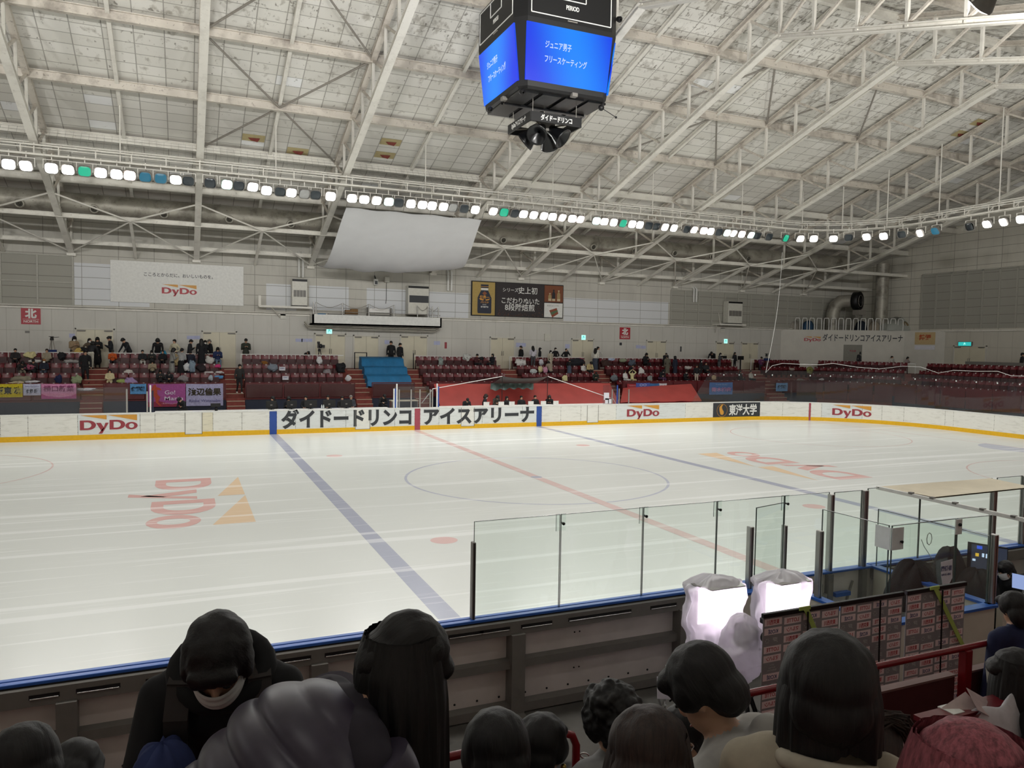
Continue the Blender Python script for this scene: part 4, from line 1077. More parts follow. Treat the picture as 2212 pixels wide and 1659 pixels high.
# air conditioners
def ac(px0, py0, px1, py1, lab, dark=False):
    a, b = at(px0, py0, Y=YW-.75), at(px1, py1, Y=YW-.75)
    x0, x1, z0, z1 = a.x, b.x, b.z, a.z; y0 = YW-.75; h = z1-z0
    t = thing('air_conditioner', lab, 'air conditioner', ((x0+x1)/2, YW-.4, z0))
    MB().bevbox(x0, x1, y0, YW-.12, z0, z1, .02).build('cabinet', M['ac'], t)
    MB().box(x0+.01, x1-.01, y0-.012, y0+.2, z1-.17, z1-.03).build('outlet_grille', M['black'], t)
    if dark: MB().box(x0+.08, x1-.02, y0-.008, y0, z0+.42*h, z0+.66*h).build('intake_grille', M['ink'], t)
    else:
        for j in range(4):
            wx = (x1-x0-.16)/4; MB().box(x0+.08+wx*j+.01, x0+.08+wx*(j+1)-.01, y0-.008, y0, z0+.34*h, z0+.58*h).build('intake_grille', M['greymetal'], t)
    MB().box(x0, x1, y0-.004, YW-.12, z0, z0+.05).build('foot', M['black'], t)
    return x0, x1, z0, z1
A1 = ac(631, 601, 664, 662, 'tall wall air conditioner at the left end of the balcony'); A2 = ac(882, 616, 926, 681, 'tall air conditioner with dark grille on the balcony', True); A3 = ac(1574, 650, 1603, 700, 'tall air conditioner on a shelf at the far right')
for i, (A, lab) in enumerate(((A1, 'pale bracket shelf under the left air conditioner'), (A3, 'pale bracket shelf under the right air conditioner'))):
    x0, x1, z0, z1 = A
    mb = MB().box(x0-(1.9 if i == 0 else .9), x1+.25, YW-.95, YW, z0-.14, z0-.02); mb.bar((x0-1.2, YW-.9, z0-.14), (x0-1.2, YW, z0-.75) if False else (x0-.6, YW, z0-.7), .05)
    if i == 0: mb.box(x0-1.95, x0-1.8, YW-.9, YW-.8, z0-.1, z0+.55)
    else: mb.bar((x0-.85, YW-.9, z0-.05), (x0-.35, YW-.02, z0+.8), .04)
    tag(mb.build('wall_shelf', M['steel']), lab, 'shelf')
for i, (x, z0, z1, lab) in enumerate(((-4.6, 8.5, 9.9, 'pair of vertical pipes above the left air conditioner'), (5.0, 8.1, 9.3, 'pair of vertical pipes right of the balcony'), (24.8, 8.1, 9.1, 'pair of vertical pipes high on the wall at the right'))):
    mb = MB()
    for d in (-.12, .12): mb.tube([(x+d, YW-.2, z0), (x+d, YW-.2, z1), (x+d, YW+.0, z1+.15)], .07, 8)
    tag(mb.build('wall_pipe', M['white']), lab, 'pipe')
# balcony
x0, x1 = -4.05, 4.15; YB = 38.45
t = thing('balcony', 'white service balcony jutting from the far wall', 'balcony', (0, YB, 5.6))
mb = MB().box(x0, x1, YB, YB+.12, 5.62, 6.25).box(x0, x1, YB, YW, 5.62, 5.72).box(x0, x0+.1, YB, YW, 5.62, 6.25).box(x1-.1, x1, YB, YW, 5.62, 6.25); mb.build('balcony_floor', M['white'], t)
for x in (-3.95, -3.8, -2.2, -.55, 1.05, 2.6, 3.3, 3.6, 4.0): MB().tube([(x, YB+.25, 5.72), (x, YB+.25, 7.0)], .035, 8).build('rail_post', M['metal'], t)
mb = MB().tube([(x0, YB+.25, 6.45), (x1, YB+.25, 6.42)], .02, 6)
for a, b in ((-3.8, -2.2), (-2.2, -.55), (-.55, 1.05), (2.6, 3.3), (3.3, 4.0)): mb.tube([(a+(b-a)*k/8, YB+.25, 6.98-.28*math.sin(PI*k/8)) for k in range(9)], .015, 5)
mb.build('rail_chain', M['rod'], t)
for z, r in ((5.55, .06), (5.42, .05)): MB().tube([(x0-.4, YB+.5, z+.25), (x0-.2, YB+.5, z), (x1-.3, YB+.5, z-.05), (x1, YB+.5, z+.1)], r, 8).build('service_pipe', M['duct'], t)
o = MB().lathe([(.22, 0), (.25, .42), (.27, .45), (.24, .46), (.2, .4), (0, .06)], (-3.4, YB+.6, 5.72+.14)).build('plastic_bin', plain('blue bin', '3b82b4', .4)); tag(o, 'blue plastic bin at the left end of the balcony', 'bin')
t = thing('steel_shelf', 'low dark shelf on the balcony by the blue bin', 'shelf', (-2.2, YB+.7, 5.72)); MB().box(-3.0, -1.2, YB+.5, YB+.9, 6.27, 6.33).build('shelf_board', M['greymetal'], t)
for x in (-2.95, -1.25): MB().box(x-.03, x+.03, YB+.52, YB+.88, 5.72, 6.27).build('leg', M['greymetal'], t)
for x, w_, lab in ((-1.75, .2, 'brown cardboard box on the balcony shelf, left of two'), (-1.35, .26, 'brown cardboard box on the balcony shelf, right of two')): tag(MB().bevbox(x-w_, x+w_*.7, YB+.55, YB+.85, 6.33, 6.33+w_*1.3, .01).build('cardboard_box', plain('cardboard', '8a6a46', .8)), lab, 'box')
t = thing('steel_bench', 'low grey bench in the middle of the balcony', 'bench', (.2, YB+.6, 5.72)); MB().box(-.6, 1.0, YB+.5, YB+.8, 6.3, 6.36).build('bench_top', M['greymetal'], t); MB().box(-.6, 1.0, YB+.78, YB+.82, 6.5, 6.75).build('bench_back', M['metal'], t)
for x in (-.55, .95): MB().box(x-.03, x+.03, YB+.52, YB+.82, 5.72, 6.8).build('leg', M['greymetal'], t)
tag(MB().bevbox(1.72, 2.05, YB+.4, YB+.7, 5.72, 6.25, .04).build('waste_bin', M['black']), 'small black bin beside the balcony air conditioner', 'bin')
# small cameras and boxes on the wall
t = thing('speaker_box', 'small white loudspeaker below the hanging sheet', 'loudspeaker', (.0, YW-.3, 8.4)); MB().bevbox(-.12, .12, YW-.45, YW-.15, 8.25, 8.62, .02).build('case', M['white'], t); MB().box(-.09, .09, YW-.46, YW-.45, 8.28, 8.5).build('grille', M['ink'], t); MB().bar((0, YW-.3, 8.62), (0, YW-.02, 8.85), .05).build('bracket', M['ink'], t)
t = thing('speaker_box', 'small pale box beside the white loudspeaker', 'box', (.75, YW-.2, 8.5)); MB().bevbox(.6, .9, YW-.3, YW, 8.45, 8.8, .02).build('case', M['ac'], t); MB().tube([(.75, YW-.1, 8.45), (.75, YW-.1, 7.4), (.72, YW-.1, 7.1)], .015, 5).build('cable', M['black'], t)
i = 0
for px, py, w_, h_, m, lab in ((59, 717, .22, .12, 'greymetal', 'tiny grey switch plate under the left red sign'), (157, 725, .34, .22, 'paper_blue', 'pale blue notice by the left double door'), (412, 729, .42, .2, 'paper_blue', 'pale blue notice left of the second double door, left one'), (426, 729, .3, .2, 'paper_blue', 'pale blue notice left of the second double door, right one'),
      (646, 735, .42, .2, 'paper_blue', 'pale blue notice on the wall left of the camera, first of four'), (655, 735, .2, .2, 'paper_blue', 'pale blue notice on the wall left of the camera, second of four'), (663, 735, .2, .2, 'paper_blue', 'pale blue notice on the wall left of the camera, third of four'), (671, 735, .2, .2, 'paper_blue', 'pale blue notice on the wall left of the camera, fourth of four'),
      (836, 739, .3, .25, 'paper_blue', 'pale blue notice beside the two men in black'), (944, 741, .42, .25, 'paper_blue', 'pale notice on the wall right of the blue tarp'), (963, 746, .16, .42, 'logo_red', 'small red fire notice on the wall right of the tarp'), (1182, 729, .45, .5, 'ac', 'square cream wall box right of the fifth door'), (1120, 745, .35, .3, 'paper_blue', 'pale blue notice right of the fifth door, left one'), (1131, 745, .35, .25, 'paper_blue', 'pale blue notice right of the fifth door, right one'),
      (1226, 748, .35, .3, 'paper_blue', 'pale notice beside the sixth door'), (1379, 749, .4, .25, 'paper_blue', 'pale blue notice left of the seventh door, left one'), (1390, 750, .4, .22, 'paper_blue', 'pale blue notice left of the seventh door, right one'), (1471, 754, .12, .4, 'ink', 'dark slim fire plate on the far wall at the right'), (1341, 743, .2, .2, 'ink', 'small dark plate below the right red sign'), (611, 683, .3, .35, 'ac', 'grey control box left of the balcony'), (1560, 713, .4, .35, 'ac', 'grey control box under the right air conditioner')):
    p = at(px, py, Y=YW-.02); o = MB().box(p.x-w_/2, p.x+w_/2, YW-(.1 if m == 'ac' else .012), YW, p.z-h_/2, p.z+h_/2).build('wall_box' if m == 'ac' else 'wall_notice', M[m]); tag(o, lab, 'box' if m == 'ac' else 'notice')
# ---------------------------------------------------------------- corner block with the arena's name
BP = [V((33.6, YW, 0)), V((34.5, 39.1, 0)), V((41.3, 34.3, 0)), V((42.1, 31.4, 0))]
mb = MB(); mb.prism([(p.x, p.y) for p in BP]+[(42.1, YW)], (0, 0, 0), (1, 0, 0), (0, 1, 0), 6.22)
mb.build('wall_corner', M['wall_plain'], kind='structure')
P, Q = BP[1], BP[2]; pd = (Q-P).normalized(); pn_ = V((pd.y, -pd.x, 0))
if pn_.dot(CAM-P) < 0: pn_ = -pn_
def onblock(px, py, back=0.0):
    d = CF+(px-W_/2)/FOC*CR-(py-H_/2)/FOC*CU; tt = (P-pn_*back-CAM).dot(pn_)/d.dot(pn_); return CAM+d*tt
a, b = onblock(1737, 730), onblock(1773, 730)
t = thing('wall_lettering', 'dark arena name lettering on the corner wall block', 'wall lettering', tuple((a+b)/2+pn_*.02))
r, g = MB(), MB(); put_logo(r, g, (a+b)/2+pn_*.03+V((0, 0, -.12)), pd, (0, 0, 1), (b-a).length); r.build('logo_lettering', M['logo_red2'], t); g.build('logo_triangles', M['logo_gold'], t)
a, b = onblock(1777, 730), onblock(1950, 730); mb = MB(); put_text(mb, 'ダイドードリンコアイスアリーナ', .62, (a+b)/2+pn_*.02, pd, (0, 0, 1), .02, width=(b-a).length); mb.build('lettering', M['ink'], t)
a, b = onblock(1822, 760), onblock(1862, 760)
mb = MB(); c = (a+b)/2; hw = (b-a).length/2
mb.prism([(-hw, 2.9), (hw, 2.9), (hw, 5.05), (-hw, 5.05)], (c.x, c.y, 0), pd, (0, 0, 1), .02); f = mb.build('door_12', plain('dim passage', '8a8880', .7), kind='structure')
mb = MB(); put_text(mb, '製氷車', .16, (c.x+pn_.x*.04, c.y+pn_.y*.04, 4.55), pd, (0, 0, 1), .02); mb.build('door_plate', M['logo_red'], f)
p = onblock(2030, 728)
q = at(2033, 734, X=41.75); t = thing('wall_notice', 'yellowed notice board with red characters by the corner', 'notice board', (41.6, q.y, q.z-.5))
nd = (BP[3]-BP[2]).normalized(); nn = V((nd.y, -nd.x, 0)); nn = nn if nn.dot(CAM-BP[2]) > 0 else -nn
c = BP[2].lerp(BP[3], .52)+nn*.02
mb = MB().prism([(-.75, 5.15), (.75, 5.15), (.75, 6.1), (-.75, 6.1)], (c.x, c.y, 0), nd, (0, 0, 1), .015); mb.build('board', plain('yellow notice', 'c9b184', .7), t)
mb = MB(); put_text(mb, '禁煙', .45, (c.x+nn.x*.03, c.y+nn.y*.03, 5.7), nd, (0, 0, 1), .03); mb.build('lettering', plain('orange red', 'b5522e', .6), t)
mb = MB().prism([(-.75, 4.75), (.75, 4.75), (.75, 5.08), (-.75, 5.08)], (c.x, c.y, 0), nd, (0, 0, 1), .015); mb.build('lower_plate', M['paper'], t)
# hoop railing and stored things on top of the block
t = thing('hoop_railing', 'row of white hoop railings on top of the corner block', 'railing', (36, 38, 6.22))
for j in range(15):
    f0 = (j+.15)/15; f1 = (j+.82)/15; a = P.lerp(Q, f0)-pn_*.15; b = P.lerp(Q, f1)-pn_*.15
    z0 = 6.22; pts = [a+V((0, 0, z0)), a+V((0, 0, z0+.75)), a.lerp(b, .12)+V((0, 0, z0+.95)), a.lerp(b, .88)+V((0, 0, z0+.95)), b+V((0, 0, z0+.75)), b+V((0, 0, z0))]
    MB().tube(pts, .035, 8).build('hoop', M['white'], t)
def onz(px, py, yy): return at(px, py, Y=yy)
rn = random.Random(7)
def heap(c, r, m, lab, name, seed, cat='heap'):
    rn = random.Random(seed); ph = [rn.uniform(0, 6) for _ in range(6)]
    mb = MB().grid(lambda u, v: (c[0]+r[0]*math.cos(2*PI*u)*math.sin(PI/2*v)*(1+.12*math.sin(5*2*PI*u+ph[0])), c[1]+r[1]*math.sin(2*PI*u)*math.sin(PI/2*v), c[2]+r[2]*math.cos(PI/2*v)*(1+.18*math.sin(7*u*2*PI+ph[1])*math.sin(PI*v)+.1*math.sin(13*2*PI*u+ph[2]))), 28, 8)
    tag(mb.build(name, m), lab, cat)
c = onblock(1943, 700, 1.2); heap((c.x, c.y, 6.22), (1.9, .9, 1.0), plain('pale plastic sheet', 'a9aca6', .5), 'pale plastic sheet heaped over stored things on the block', 'plastic_sheet', 3, 'plastic sheet')
for i, (px, m, lab) in enumerate(((1716, 'a09a90', 'grey bundle behind the hoop railing at its left'), (1746, '31506f', 'blue bundle behind the hoop railing'), (1860, '1c2433', 'dark bundle behind the hoop railing in the middle'), (1890, 'a59a8a', 'tan bundle behind the hoop railing'), (1952, '8b7a5c', 'brown sacks behind the hoop railing at its right'), (1925, '9a9a9c', 'small grey sack at the right end of the railing'))):
    c = onblock(px, 700, .75); heap((c.x, c.y, 6.22), (.55, .4, .7 if i < 5 else .4), fab(m), lab, 'stored_bundle', i+10, 'bundle')
# vertical ducts and fan on the block
c = onblock(1904, 660, 1.0)
t = thing('duct_riser', 'fat vertical duct rising from the corner block', 'duct', (c.x, c.y, 6.22)); MB().tube([(c.x, c.y, 6.22), (c.x, c.y, 8.4), (c.x, c.y, 11.6)], .48, 20).build('duct_pipe', M['duct'], t)
c = at(1800, 660, Y=38.4); d = at(1848, 628, Y=37.4)
t = thing('fan_duct', 'elbow duct ending in a round black fan on the block', 'fan', (c.x, 38.4, 6.22))
pts = [V((c.x, 38.4, 6.22)), V((c.x, 38.4, 7.6)), V((c.x+.15, 38.35, 8.2)), V((c.x+.55, 38.2, 8.6)), V((d.x, 37.8, 8.65))]
MB().tube(pts, .52, 18).build('duct_elbow', M['duct'], t)
ax = V((.35, -.94, 0))
mb = MB().lathe([(.6, -.5), (.74, -.45), (.74, .05), (.6, .08), (.58, -.3)], (d.x+.3, 37.2, 8.65), ax, 20, 0); mb.lathe([(0, -.05), (.2, -.05), (.2, .05), (0, .07)], (d.x+.3, 37.2, 8.65), ax, 14, 0)
for k in range(6):
    a = 2*PI*k/6; mb.bar(V((d.x+.3, 37.2, 8.65)), V((d.x+.3, 37.2, 8.65))+V((.94*math.cos(a)*.56, .35*math.cos(a)*.56, math.sin(a)*.56)), .14, .03)
mb.build('fan', M['black'], t); MB().lathe([(.46, .06), (.5, .08), (.46, .1)], (d.x+.3, 37.2, 8.65), ax, 20).build('fan_ring', M['rod'], t)
mb = MB().box(d.x-.1, d.x+.7, 36.9, 37.5, 7.5, 7.9); mb.bar((d.x, 37.2, 6.22), (d.x, 37.2, 7.5), .08); mb.bar((d.x+.6, 37.2, 6.22), (d.x+.6, 37.2, 7.5), .08); mb.build('fan_stand', M['rod'], t)
# net that hangs at the right end
t = thing('safety_net', 'sagging white edge rope of the safety net over the right end', 'net rope', (30, 30, 3))
a, b = at(1690, 545, Y=31), at(1654, 805, Y=31)
MB().tube([a.lerp(b, k/12)+V((.25*math.sin(PI*k/12), 0, 0)) for k in range(13)], .018, 5).build('rope', M['white'], t)
pts = []
for px, py in ((1654, 805), (1668, 790), (1690, 785), (1730, 787), (1770, 788), (1800, 785), (1850, 793), (1900, 797), (1950, 791), (1990, 793), (2027, 806), (2060, 800), (2110, 802), (2155, 802), (2185, 812), (2230, 813)):
    f = (px-1654)/560; pts.append(at(px, py, X=None, Y=31-f*10.5) if px < 1950 else at(px, py, X=31.3))
MB().tube(pts, .015, 5).build('rope', M['white'], t)
# ---------------------------------------------------------------- hanging white sheet
t = thing('hanging_sheet', 'big white sheet slung below the lamp row as a sagging canopy', 'sheet', (0, 33, 9))
TL, TR, BLc, BRc = at(748, 449, Y=29.6), at(1040, 475, Y=29.6), at(688, 573, Y=37.6), at(990, 566, Y=37.6)
def sheet(u, v):
    p = TL.lerp(TR, u).lerp(BLc.lerp(BRc, u), v)
    sag = 1.15*math.sin(PI*v**1.3)*(.75+.5*u*(1.4-u)); return p+V((0, .25*math.sin(PI*v), -sag-.35*math.sin(PI*u)*v*v-.04*math.sin(9*u*PI)*v+.03*math.sin(23*u+5*v)))
mb = MB().grid(sheet, 40, 30); mb.grid(lambda u, v: sheet(1-u, v)+V((0, 0, .012)), 40, 30); mb.build('sheet_cloth', M['cloth'], t)
mb = MB()
for u in (0, .2, .4, .6, .8, 1): p = TL.lerp(TR, u); mb.tube([p, p+V((0, -.6, .6))], .012, 5)
for u in (0, 1): p = sheet(u, 1); mb.tube([p, p+V((.5 if u else -.3, 1.2, .6))], .012, 5)
mb.build('sheet_rope', M['rod'], t)
# ---------------------------------------------------------------- blue tarp over the centre block
t = thing('tarpaulin', 'blue tarpaulin spread over a block of seats', 'tarpaulin', (0, 36.5, 2.4))
prof = [(38.0, 3.02), (37.85, 3.72), (37.3, 3.62), (37.02, 3.28), (36.95, 3.16), (36.5, 3.12), (36.22, 2.75), (36.12, 2.68), (35.7, 2.62), (35.42, 2.3), (35.36, 2.05)]
def tarp(u, v):
    i = min(int(v*10), 9); f = v*10-i; y = prof[i][0]*(1-f)+prof[i+1][0]*f; z = prof[i][1]*(1-f)+prof[i+1][1]*f
    w = 1.30+.03*v; x = -.02+w*(2*u-1)*(1.0 if v < .95 else .99)
    return (x+.02*math.sin(11*z), y-.05*abs(math.sin(9*u*PI))*(.3+f), z-.05*abs(math.sin(7*u*PI+i))*f)
mb = MB().grid(tarp, 40, 40); mb.grid(lambda u, v: V(tarp(1-u, v))+V((0, .01, -.012)), 40, 40)
mb.build('tarp_cloth', M['bluetarp'], t)
for s in (-1, 1):
    mb = MB()
    for i in range(10):
        y0, z0 = prof[i]; y1, z1 = prof[i+1]; x = -.02+s*1.3
        mb.add([(x, y0, z0), (x, y1, z1), (x+s*.03, y1, max(ROWZ[0], z1-.75)), (x+s*.03, y0, max(ROWZ[0], z0-.75))], [(0, 1, 2, 3)], 0)
    mb.build('tarp_side', M['bluetarp'], t)
# ---------------------------------------------------------------- scoreboard
SX, SY = 0.05, 15.0
def oct_(h, c): return [(-h+c, -h), (h-c, -h), (h, -h+c), (h, h-c), (h-c, h), (-h+c, h), (-h, h-c), (-h, -h+c)]
LV = [(12.62, 1.55, .22), (12.70, 1.60, .24), (14.72, 1.84, .34), (15.95, 1.84, .34), (16.02, 1.80, .34)]
sb = thing('scoreboard', 'black four sided scoreboard cube with blue video screens hung over centre ice', 'scoreboard', (SX, SY, 12.62))
mb = MB(); vs = []
for z, h, c in LV: vs += [(SX+x, SY+y, z) for x, y in oct_(h, c)]
fs = [[i*8+k, i*8+(k+1) % 8, (i+1)*8+(k+1) % 8, (i+1)*8+k] for i in range(4) for k in range(8)]+[list(range(8))[::-1], list(range(32, 40))]
mb.add(vs, fs); mb.build('casing', M['black'], sb)
def face(side, u, z, out=0.0):
    """point on a face: u from -1 to 1 across, z height"""
    if z < 14.72: f = (z-12.70)/(14.72-12.70); h = 1.60+(1.84-1.60)*f
    else: h = 1.84
    h += out
    return {'f': V((SX+u, SY-h, z)), 'l': V((SX-h, SY-u, z)), 'b': V((SX-u, SY+h, z)), 'r': V((SX+h, SY+u, z))}[side]
for side in 'flbr':
    a = [face(side, -1.46, 12.86, .012), face(side, 1.46, 12.86, .012), face(side, 1.52, 14.56, .012), face(side, -1.52, 14.56, .012)]
    b = [face(side, -1.46, 12.86, -.03), face(side, 1.46, 12.86, -.03), face(side, 1.52, 14.56, -.03), face(side, -1.52, 14.56, -.03)]
    scr = MB().add(a+b, [(0, 1, 2, 3), (7, 6, 5, 4), (0, 4, 5, 1), (1, 5, 6, 2), (2, 6, 7, 3), (3, 7, 4, 0)]).build('video_screen', M['screen'], sb)
    ux = (a[1]-a[0]).normalized(); uy = (a[3]-a[0]); uy = (uy-ux*uy.dot(ux)).normalized()
    mid = (a[0]+a[2])/2; n = ux.cross(uy)
    mb = MB(); put_text(mb, 'ジュニア男子', .24, mid-ux*.42+uy*.28+n*.01, ux, uy, .012, width=.92); put_text(mb, 'フリースケーティング', .24, mid-ux*.12-uy*.14+n*.01, ux, uy, .012, width=1.5)
    mb.build('screen_text', M['screen_text'], sb)
    # printed frame of the old score panel
    mb = MB()
    def ln(u0, z0, u1, z1, w=.028):
        p, q = face(side, u0, z0, .004), face(side, u1, z1, .004); mb.bar(p, q, w, w)
    ln(-1.38, 14.86, 1.44, 14.86); ln(-1.38, 14.86, -1.38, 15.9); ln(1.44, 14.86, 1.44, 15.9); ln(-1.38, 15.9, 1.44, 15.9)
    ln(-.42, 15.42, .52, 15.42); ln(-.42, 15.42, -.42, 15.88); ln(.52, 15.42, .52, 15.88)
    uz = V((0, 0, 1)); ux2 = (face(side, 1, 15)-face(side, -1, 15)).normalized()
    put_text(mb, 'PERIOD', .19, face(side, .05, 15.2, .006), ux2, uz, .025, width=.46)
    mb.build('panel_marking', M['white'], sb)
    MB().bar(face(side, -.12, 14.79, .01), face(side, .22, 14.79, .01), .03, .03).build('maker_plate', M['rod'], sb)
    MB().bevbox(face(side, .28, 12.68).x-.1, face(side, .28, 12.68).x+.1, face(side, .28, 12.68).y-.1, face(side, .28, 12.68).y+.1, 12.56, 12.68, .02).build('sensor', M['greymetal'], sb)
mb = MB()
for i in range(4):
    for j in range(2):
        x = -1.2+.82*i; y = -.75+1.5*j; mb.box(SX+x-.33, SX+x+.33, SY+y-.62, SY+y+.62, 12.56, 12.62)
mb.box(SX-1.5, SX+1.5, SY-.06, SY+.06, 12.52, 12.62); mb.build('underside_panel', M['blackgloss'], sb)
mb = MB()
for x, y in ((-1.2, -1.2), (1.2, -1.2), (1.2, 1.2), (-1.2, 1.2)): mb.bar((SX+x, SY+y, 16.0), (SX+x*.9, SY+y*.9, ztop(SY+y)), .06)
mb.build('suspension', M['greymetal'], sb)
for (x, y, z, lab) in ((1.95, -1.5, 15.35, 1), (-1.5, -1.5, 12.5, 0), (-1.75, .6, 12.5, 0)): MB().lathe([(.02, -.12), (.09, -.06), (.1, .06), (.03, .12)], (SX+x, SY+y, z), (0, -.8, -.4), 10).build('stage_light', M['black'], sb)
p = V((SX+1.35, SY-1.5, 12.4)); MB().ell(p, .1).tube([p, p+V((.1, .0, .25))], .02).tube([p, p+V((.42, -.25, -.32))], .012, 5).ell(p+V((.42, -.25, -.32)), .04).build('microphone_arm', M['black'], sb)
# speaker cluster below
sp = thing('speaker_cluster', 'small black square frame of loudspeakers hung under the scoreboard', 'loudspeakers', (SX, SY, 11.6))
h = .92
for k, (ux, o) in enumerate((((1, 0, 0), (0, -h, 0)), ((0, -1, 0), (-h, 0, 0)), ((-1, 0, 0), (0, h, 0)), ((0, 1, 0), (h, 0, 0)))):
    c = V((SX, SY, 12.0))+V(o); ux = V(ux)
    MB().bar(c-ux*h, c+ux*h, .05, .30).build('name_board', M['black'], sp)
    n = ux.cross(V((0, 0, 1))); mb = MB(); put_text(mb, 'ダイドードリンコ' if k % 2 == 0 else 'DyDoアイスアリーナ', .2, c+n*.03, ux, (0, 0, 1), .03, width=1.15); mb.build('lettering', M['white'], sp)
for k in range(4):
    a = PI/4+k*PI/2; d = V((math.cos(a), math.sin(a), 0)); c = V((SX, SY, 11.75))+d*.42
    mb = MB().lathe([(.08, -.3), (.16, -.25), (.2, 0), (.34, .3), (.36, .36), (.3, .34), (.05, .1)], c, d*.8+V((0, 0, -.6)), 18); mb.build('horn_speaker', M['blackgloss'], sp)
MB().box(SX-.28, SX+.28, SY-.28, SY+.28, 11.8, 12.1).build('frame_core', M['greymetal'], sp)
mb = MB()
for x, y in ((-.8, -.8), (.8, -.8), (.8, .8), (-.8, .8), (0, 0)): mb.tube([(SX+x, SY+y, 12.1), (SX+x, SY+y, 12.6)], .012, 5)
for x, y in ((-h, -h), (h, -h)): mb.bar((SX+x, SY+y, 12.0), (SX, SY, 11.95), .04); mb.bar((SX-x, SY-y, 12.0), (SX, SY, 11.95), .04)
mb.build('suspension', M['rod'], sp)
# ---------------------------------------------------------------- people: one continuous body each, hair and mask as children
def remesh(mb, voxel, smooth=6, name='body'):
    me = mb.mesh('tmp', M['skin']); o = bpy.data.objects.new('tmp', me)
    m = o.modifiers.new('r', 'REMESH'); m.mode = 'VOXEL'; m.voxel_size = voxel; m.adaptivity = 0.0
    m2 = o.modifiers.new('s', 'SMOOTH'); m2.factor = .5; m2.iterations = smooth
    r = evaluated(o)
    bpy.data.objects.remove(o); bpy.data.meshes.remove(me); r.name = name
    r.polygons.foreach_set('use_smooth', [True]*len(r.polygons)); return r
def cap(mb, p, q, r0, r1, flat=1.0, side=None, n=12):
    """tapered limb from p to q"""
    p, q = V(p), V(q); d = q-p; L_ = d.length; d.normalize()
    prof = [(0, -r0)]+[(r0*math.cos(a), -r0*math.sin(a)) for a in (1.1, .7, .3)]+[(r0, 0), (r0+(r1-r0)*.5, L_*.5), (r1, L_)]+[(r1*math.cos(a), L_+r1*math.sin(a)) for a in (.3, .7, 1.1)]+[(0, L_+r1)]
    b = len(mb.v); mb.lathe(prof, p, d, n)
    if flat != 1.0:
        s = V(side).normalized()
        for i in range(b, len(mb.v)):
            v = V(mb.v[i]); w = v-p; a = d*w.dot(d); w2 = w-a; k = w2.dot(s); mb.v[i] = tuple(p+a+s*k*flat+(w2-s*k))
class Body:
    def __init__(s): s.seg = []; s.ell = []
    def limb(s, p, q, r0, r1, zone, flat=1.0, side=(0, 1, 0)): s.seg.append((V(p), V(q), r0, r1, zone, flat, V(side)))
    def blob(s, c, r, zone, rot=None): s.ell.append((V(c), r, zone, rot))
    def mesh(s, voxel, name='body', smooth=6):
        mb = MB()
        for p, q, r0, r1, z, fl, sd in s.seg: cap(mb, p, q, r0, r1, fl, sd)
        for c, r, z, rot in s.ell: mb.ell(c, r, 0, 14, 10, rot)
        me = remesh(mb, voxel, smooth, name)
        zs = []
        for f in me.polygons:
            c = f.center; best = (9, 0)
            for p, q, r0, r1, z, fl, sd in s.seg:
                d = q-p; t = max(0, min(1, (c-p).dot(d)/max(d.length_squared, 1e-9))); w = c-(p+d*t)
                if fl != 1.0: k = w.dot(sd.normalized()); w = w+sd.normalized()*(k/fl-k)
                best = min(best, (w.length-(r0+(r1-r0)*t), z))
            for cc, r, z, rot in s.ell:
                rr = r if isinstance(r, (tuple, list)) else (r, r, r); w = c-cc
                if rot is not None: w = rot.to_matrix().inverted() @ w
                k = math.sqrt(sum((w[i]/rr[i])**2 for i in range(3))); best = min(best, ((k-1)*min(rr), z))
            zs.append(best[1])
        me.materials.clear()
        for i in range(4): me.materials.append(M['skin'])
        me.polygons.foreach_set('material_index', zs); return me
SK, TOP, BOT, SHO = 0, 1, 2, 3
def pose(kind, skirt=0, coat=0, voxel=.024, lean=None, hd=None, hz0=None, arms=None):
    B, hc, hp, T = pose_body(kind, skirt, coat, lean, hd, hz0, arms); return B.mesh(voxel, 'person_body'), hc, hp
